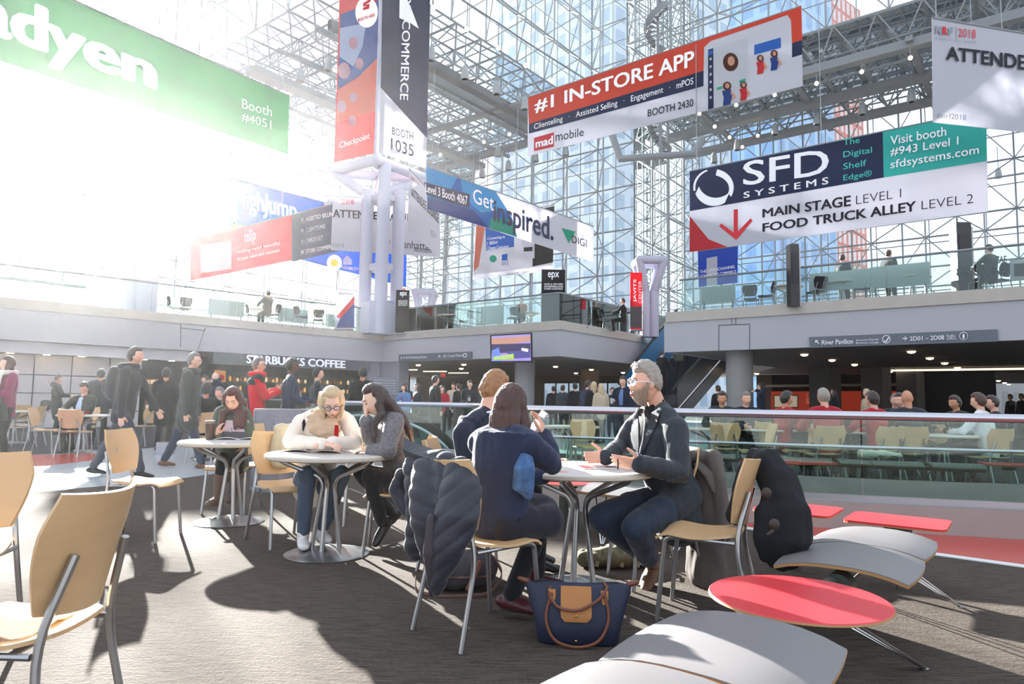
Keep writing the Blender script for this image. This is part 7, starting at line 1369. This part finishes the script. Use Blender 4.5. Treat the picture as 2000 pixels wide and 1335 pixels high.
eN0, eN1 = at(1322, 802, 25), at(1438, 668, 27.6); eF0, eF1 = at(1215, 795, 27.5), at(1322, 655, 30.5)
esc_side(eN0, eN1, m_edk, 'near'); esc_side(eF0, eF1, m_eblue, 'far', h1=1.2)
n = 14; b = MB()
for i in range(n):
    a = lerp(lerp(eN0, eF0, .06), lerp(eN1, eF1, .06), i / n); c = lerp(lerp(eN0, eF0, .94), lerp(eN1, eF1, .94), i / n); e = lerp(lerp(eN0, eF0, .06), lerp(eN1, eF1, .06), (i + 1) / n); g_ = lerp(lerp(eN0, eF0, .94), lerp(eN1, eF1, .94), (i + 1) / n); zz_ = min(a.z, c.z)
    b.hexa([zz(v, zz_ - .3) for v in (a, c, g_, e)], [zz(v, zz_) for v in (a, c, g_, e)])
b.build('steps', m_edk, t, False, True, recalc=True)
for k, (f_, lb, tp, h) in enumerate(((.18, 'man in a black suit riding the escalator, lowest of the riders', c_black, 1.76), (.45, 'person in a dark olive coat riding the escalator, second from below', c_olive, 1.72), (.62, 'person in a brown coat higher up on the escalator', c_brn, 1.7), (.74, 'person in a dark red jacket near the top of the escalator', cloth('dark_red', srgb(92, 34, 38)), 1.7))):
    mid = lerp(lerp(eN0, eN1, f_), lerp(eF0, eF1, f_), .45); dd = (eN1 - eN0); bgp(lb, 1000, 20, h, math.degrees(atan2(-dd.x, dd.y)), 'stand', tp, c_black, sk_fair, h_dkb, 'short', z=0) if False else None
    J = joints(h, (0, 0, .52 * h), al=(-.1, .05, .07), ar=(.1, 0, .07), wr=(.26, .35, 1.02)); J = to_world(J, V((mid.x, mid.y, mid.z)), atan2(-dd.x, dd.y)); t2 = thing('person', lb, 'person', tuple(mid)); blob(body_mesh(J, 1, False, False), 'body', sk_fair, t2, .024, 1); blob(top_mesh(J, .018, .06, 1.05, hem=.5), 'coat', tp, t2, .024, 2); blob(leg_mesh(J, .008), 'trousers', c_black, t2, .024, 1); b = MB(); add_hair_cap(b, J['head'], head_basis(J['hf']), 1, .016, .45, -.3, .3, .005, 20, 16, back=-.6); blob(b, 'hair', h_dkb, t2, .02, 1)
# inner escalator side seen through the near railing, going down into the well
t = thing('well_escalator', 'down escalator side with curved black handrail behind the near glass railing', 'escalator', gx(1120, 8.6)); p = [gx(1010, 9.2, .84), gx(1075, 8.7, .52), gx(1170, 8.2, .08)]; b = MB(); b.tube(p, [(.03, .05)] * 3, 8); b.build('handrail', m_rub, t, True, True)
b = MB(); b.hexa([p[0] - Z * .6 + V((0, -.03, 0)), p[2] - Z * .07 + V((0, -.03, 0)), p[2] - Z * .07 + V((0, .03, 0)), p[0] - Z * .6 + V((0, .03, 0))], [p[0] - Z * .1 + V((0, -.03, 0)), p[2] - Z * .02 + V((0, -.03, 0)), p[2] - Z * .02 + V((0, .03, 0)), p[0] - Z * .1 + V((0, .03, 0))]); b.build('side_panel', mat('terracotta_panel', srgb(190, 104, 66), .5), t, False, True, recalc=True)
t = thing('well_escalator', 'escalator with an arching black handrail behind the left part of the railing', 'escalator', gx(760, 12.9)); pp = [gx(600, 12.8, .78), gx(690, 12.8, .98), gx(760, 12.8, .95), gx(820, 12.7, .78), gx(868, 12.6, .5), gx(905, 12.5, .1)]; b = MB(); b.tube(fillet(pp, .5, 4), [(.05, .07)] * 22, 8); b.build('handrail', m_rub, t, True, True)
g = [[V((q.x, q.y, q.z - .06)), V((q.x, q.y, min(q.z - .07, .02)))] for q in pp]; b = MB(); b.sheet(g, .02); b.build('balustrade', glass('dark_balustrade', (.42, .56, .56), .06), t, False, True, recalc=True)
b = MB(); b.tube([V((q.x, q.y, q.z - .14)) for q in fillet(pp, .5, 4)], .03, 6); b.build('rail_track', m_alu, t, True, True)
# ---- seating beyond the well
m_far = 'maple café chairs beyond the escalator well'
for px, d, rz, lb in [(1417, 10.7, -20, 'maple chair with its back to us beyond the well, left of the round column'), (1606, 9.9, 0, 'wide maple chair back in front of the grey haired man in red'), (1718, 10.0, 8, 'maple chair back in front of the person in crimson beyond the well'), (1768, 10.2, -8, 'maple chair back in front of the bald man beyond the well'), (1926, 9.8, 12, 'maple chair back in front of the person in the white shirt'), (1478, 10.4, 85, 'maple chair seen edge on beyond the well, below the stooping man'), (1560, 10.6, 80, 'maple chair turned sideways between the men in red'), (1512, 11.4, -70, 'maple chair under the dark haired man in crimson'), (1680, 10.8, 95, 'maple chair turned left behind the far table'), (1838, 11.2, 180, 'pale maple chair beyond the far table at right'), (1990, 10.6, 60, 'maple chair at the far right edge beyond the well'), (1150, 10.9, -160, 'maple chair glimpsed through the glass left of the bearded man')]:
    p = gx(px, d); chair(p.x, p.y, rz, lb, m_far)
for px, d, lb in [(1390, 11.6, 'round white table beyond the well, left of the round column'), (1500, 11.6, 'round white table beyond the well by the stooping man'), (1655, 11.2, 'round white table beyond the well between the people in red'), (1838, 10.4, 'round white table beyond the well by the man in dark green'), (1118, 11.6, 'round white table glimpsed through the glass beside the phone')]:
    p = gx(px, d); table(p.x, p.y, lb, .3, 'round white tables beyond the well')
ppl = [(1410, 12.1, 1.74, 165, c_green, 'dark haired man in dark green seated left of the round column, beyond the well', h_dkb, 'short', sk_tan), (1455, 11.9, 1.74, 175, c_navy, 'grey haired man stooping over a table beyond the well', h_salt, 'crop', sk_fair), (1528, 11.3, 1.76, -80, c_crim, 'dark haired man in a crimson jacket seated in profile beyond the well', h_black, 'short', sk_tan), (1614, 10.3, 1.84, 5, c_crim, 'grey haired man in a crimson jacket seen from behind beyond the well', h_grey, 'crop', sk_fair), (1712, 10.4, 1.76, 22, c_crim, 'person with pinned up hair and crimson jacket beyond the well', h_dkb, 'short', sk_fair), (1776, 10.6, 1.84, -10, c_char, 'balding man in a charcoal suit seen from behind beyond the well', h_dkb, 'bald', sk_tan), (1748, 12.2, 1.78, 160, c_navy, 'man facing us behind the balding man beyond the well', h_salt, 'crop', sk_fair), (1762, 11.6, 1.78, 120, c_black, 'man in black beside the balding man beyond the well', h_dkb, 'crop', sk_fair), (1872, 11.3, 1.70, 100, c_green, 'man in dark green with glasses seated right of the far table', h_dkb, 'short', sk_tan), (1922, 10.3, 1.76, 40, c_white, 'brown haired person in a white shirt seen from behind beyond the well', h_brown, 'short', sk_fair), (1948, 10.9, 1.72, 70, c_black, 'man in black at the right end beyond the well', h_dkb, 'crop', sk_fair)]
for px, d, h, yw, tp, lb, hr, st, sk in ppl: bgp(lb, px, d, h, yw, 'sit', tp, c_black, sk, hr, st, lean=.12)
bgp('woman with dark hair standing in front of the orange shop', 1630, 20.5, 1.68, 60, 'stand', c_black, c_black, sk_fair, h_dkb, 'long'); bgp('man in a dark suit, hand at his mouth, standing right of the round column', 1487, 20.8, 1.80, 60, 'stand', c_navy, c_black, sk_fair, h_dkb, 'crop', wl=(-.03, .14, 1.56)); bgp('man in a dark jacket walking left of the round column', 1403, 21, 1.72, 30, 'stand', c_black, c_black, sk_fair, h_dkb, 'crop')
bgp('silhouetted person with an arm out at the bright far right', 1974, 27.5, 1.72, 90, 'stand', c_black, c_black, sk_tan, h_black, 'short', wl=(-.5, .5, 1.3)); bgp('silhouetted person at the right edge against the bright opening', 1996, 26, 1.72, 90, 'stand', c_black, c_black, sk_tan, h_black, 'short')
bgp('fair haired person behind the pillar in front of the orange shop', 1694, 18, 1.6, 90, 'stand', c_beige, c_black, sk_fair, h_blond, 'short')
for k, (cx__, d, lb) in enumerate(((1440, 9.85, 'grey bench seats along the far railing, left stretch'), (1625, 9.35, 'grey bench seats along the far railing, middle stretch'), (1800, 9.0, 'grey bench seats along the far railing, right stretch'))):
    p = gx(cx__, d, .006); t = thing('lounge_bench', lb, 'bench', p); ub = V((.96, -.27, 0)).normalized(); vb = V((.27, .96, 0)).normalized(); L_ = V(t.location)
    for q in (-.3, .3): bench_panel(t, (p + ub * q * 1.15), ub, vb, .62, .5)
    b = MB(); b.tube([V((0, 0, .35)) - ub * .7, V((0, 0, .35)) + ub * .7], .03, 8); b.build('beam', m_beam, t, True); wire_leg(t, V((0, 0, .37)), V((0, 0, 0)) - vb * .28); wire_leg(t, V((0, 0, .37)), vb * .28)
p = gx(1965, 8.95); red_square('red tabletop at the end of the far bench row, right edge', (p.x, p.y), .6, .5, ub, vb)
p = gx(1714, 9.3, .452); t = thing('paper_parcel', 'crumpled pale paper parcel lying on the far bench', 'parcel', p); b = MB(); b.capsule([p + V((-.22, 0, .06)), p + V((.22, -.05, .05))], [(.12, .06), (.12, .045)], 10, (0, 1, 0)); blob(b, 'parcel', mat('pale_paper', (1, 1, 1)), t, .018, 1, folds(.03, 9))
# ---- café seats at the far left
m_cl = 'maple café chairs by the pale wall panels'
for px, d, rz, lb in [(152, 12.7, 4, 'maple chair, back to us, at the café table of the man in the suit'), (92, 13.2, -75, 'maple chair facing right, left of the café table of the man in the suit'), (60, 14.8, 100, 'maple chair partly behind the black handbag'), (165, 14.5, 180, 'maple chair under the man in the suit'), (283, 15.5, 75, 'maple chair between the two striding men'), (40, 16.5, 40, 'maple chair further back behind the handbag'), (402, 11.9, 10, 'maple chair under the person in black behind the tablet reader'), (428, 13.05, 160, 'maple chair under the grey haired person behind the tablet reader')]:
    p = gx(px, d); chair(p.x, p.y, rz, lb, m_cl)
for px, d, lb in [(165, 13.6, 'round white café table in front of the man in the suit'), (28, 15.6, 'round white café table at the far left behind the handbag'), (415, 12.5, 'round white table behind the tablet reader')]:
    p = gx(px, d); table(p.x, p.y, lb, .3, 'round white tables by the pale wall panels')
p = gx(160, 13.45, .745); t = thing('tablet', 'red cased tablet in front of the seated man in the suit', 'tablet', p); b = MB(); b.box((0, 0, .03), (.26, .16, .012), mtx=Matrix.Rotation(.4, 3, 'X')); b.build('case', fred, t); b = MB(); b.box((0, .0, .037), (.23, .13, .004), mtx=Matrix.Rotation(.4, 3, 'X')); b.build('screen', mat('black_glass', (0, 0, 0)), t)
# ---- on the balconies
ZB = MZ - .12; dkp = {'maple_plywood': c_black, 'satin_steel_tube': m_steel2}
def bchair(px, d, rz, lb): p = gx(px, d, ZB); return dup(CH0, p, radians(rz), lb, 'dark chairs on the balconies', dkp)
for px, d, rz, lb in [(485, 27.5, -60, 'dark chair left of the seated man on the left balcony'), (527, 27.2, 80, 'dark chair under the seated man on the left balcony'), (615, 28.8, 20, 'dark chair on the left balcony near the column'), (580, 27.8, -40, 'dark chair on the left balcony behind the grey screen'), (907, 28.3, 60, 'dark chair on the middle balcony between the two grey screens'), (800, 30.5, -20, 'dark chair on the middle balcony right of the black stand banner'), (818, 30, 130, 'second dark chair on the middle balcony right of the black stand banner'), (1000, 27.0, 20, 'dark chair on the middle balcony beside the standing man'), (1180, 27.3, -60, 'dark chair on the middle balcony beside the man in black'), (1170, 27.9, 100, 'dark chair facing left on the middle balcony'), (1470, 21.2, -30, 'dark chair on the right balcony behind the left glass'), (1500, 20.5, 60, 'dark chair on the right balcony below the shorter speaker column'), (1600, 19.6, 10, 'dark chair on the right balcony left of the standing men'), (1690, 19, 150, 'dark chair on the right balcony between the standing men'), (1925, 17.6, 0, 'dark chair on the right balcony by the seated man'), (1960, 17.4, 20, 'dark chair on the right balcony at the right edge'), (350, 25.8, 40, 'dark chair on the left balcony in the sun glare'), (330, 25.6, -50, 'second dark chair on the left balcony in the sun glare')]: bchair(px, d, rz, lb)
for px, d, lb in [(500, 27.8, 'table by the seated man on the left balcony'), (870, 28.8, 'table on the middle balcony left of the dark chair'), (1030, 27.6, 'table on the middle balcony behind the glass corner'), (1160, 28, 'table on the middle balcony beside the red sign'), (1540, 20.4, 'table on the right balcony below the shorter speaker column'), (1650, 19.6, 'table on the right balcony between the standing men'), (1790, 18.6, 'table on the right balcony below the tall speaker column')]:
    p = gx(px, d, ZB); o = dup(TB0, p, .2, lb, 'tables on the balconies')
for px, d, h, yw, pose, tp, lb, sk in [(514, 27.0, 1.78, 60, 'sit', c_char, 'man in grey seated on the left balcony', sk_fair), (1016, 27.6, 1.7, 160, 'sit', cloth('rust', srgb(150, 92, 76)), 'man in a rust jacket seated on the middle balcony', sk_fair), (1216, 27.4, 1.76, 80, 'sit', c_black, 'man in black seated left of the red sign on the middle balcony', sk_fair), (1652, 20.6, 1.80, -60, 'stand', c_black, 'man in black on the right balcony nearer the shorter speaker column', sk_fair), (1744, 19.9, 1.80, -70, 'stand', c_black, 'man in a black coat on the right balcony under the systems banner', sk_fair), (1945, 17.3, 1.76, 20, 'sit', c_char, 'man in grey seen from behind on the right balcony near the right edge', sk_fair)]:
    bgp(lb, px, d, h, yw, pose, tp, c_black, sk, h_dkb, 'crop', z=ZB)
p = gx(40, 24.2, ZB); t = thing('counter', 'pale counter in the sun glare on the left balcony', 'counter', p, radians(52)); b = MB(); b.box((0, 0, .55), (3.2, .6, 1.1)); b.build('body', fw, t); b = MB(); b.box((0, 0, 1.13), (3.4, .8, .08)); b.build('top', m_steel2, t); pl = Plane(0, 24, 90, 24)
p = gx(1900, 16.9, ZB); t = thing('glass_decal', 'grey lettered panel behind the glass on the right balcony', 'sign', p); pl = FacePlane(Q0, Q1, -.45); text_on(pl, t, 'ZAE', tq(1944, 1966, 500, 514, 499, 513), fink, .03); text_on(pl, t, 'SESSIONS', tq(1868, 1968, 523, 538, 521, 536), fink, .04)
p = gx(1985, 17.2, ZB); t = thing('white_board', 'white framed board on the right balcony at the right edge', 'board', p); pl = FacePlane(Q0, Q1, -.8); b = MB(); q = [pl.hit(*c) for c in ((1972, 508), (2030, 504), (2030, 545), (1973, 546))]; b.hexa([v - pl.n * .05 for v in q], q); b.build('panel', fw, t, False, True, recalc=True); poly_on(pl, t, [(1980, 515), (2030, 511), (2030, 538), (1981, 539)], m_darkw, 'dark_field')
# ---- thin haze volume added to stand in for lens glare near the sun
hm = bpy.data.materials.new('glare_haze'); hm.use_nodes = True; ht = hm.node_tree; ht.nodes.clear()
ho = ht.nodes.new('ShaderNodeOutputMaterial'); hv = ht.nodes.new('ShaderNodeVolumeScatter'); hv.inputs['Density'].default_value = .0005; hv.inputs['Anisotropy'].default_value = .76; hv.inputs['Color'].default_value = (1, .97, .98, 1)
ht.links.new(hv.outputs[0], ho.inputs['Volume'])
b = MB(); b.prism([(-45, -5), (45, -5), (45, 70), (-45, 70)], -.2, 48); tag(b.build('glare_haze', hm, kind='stuff'), 'faint haze volume added to stand in for lens glare', 'haze')
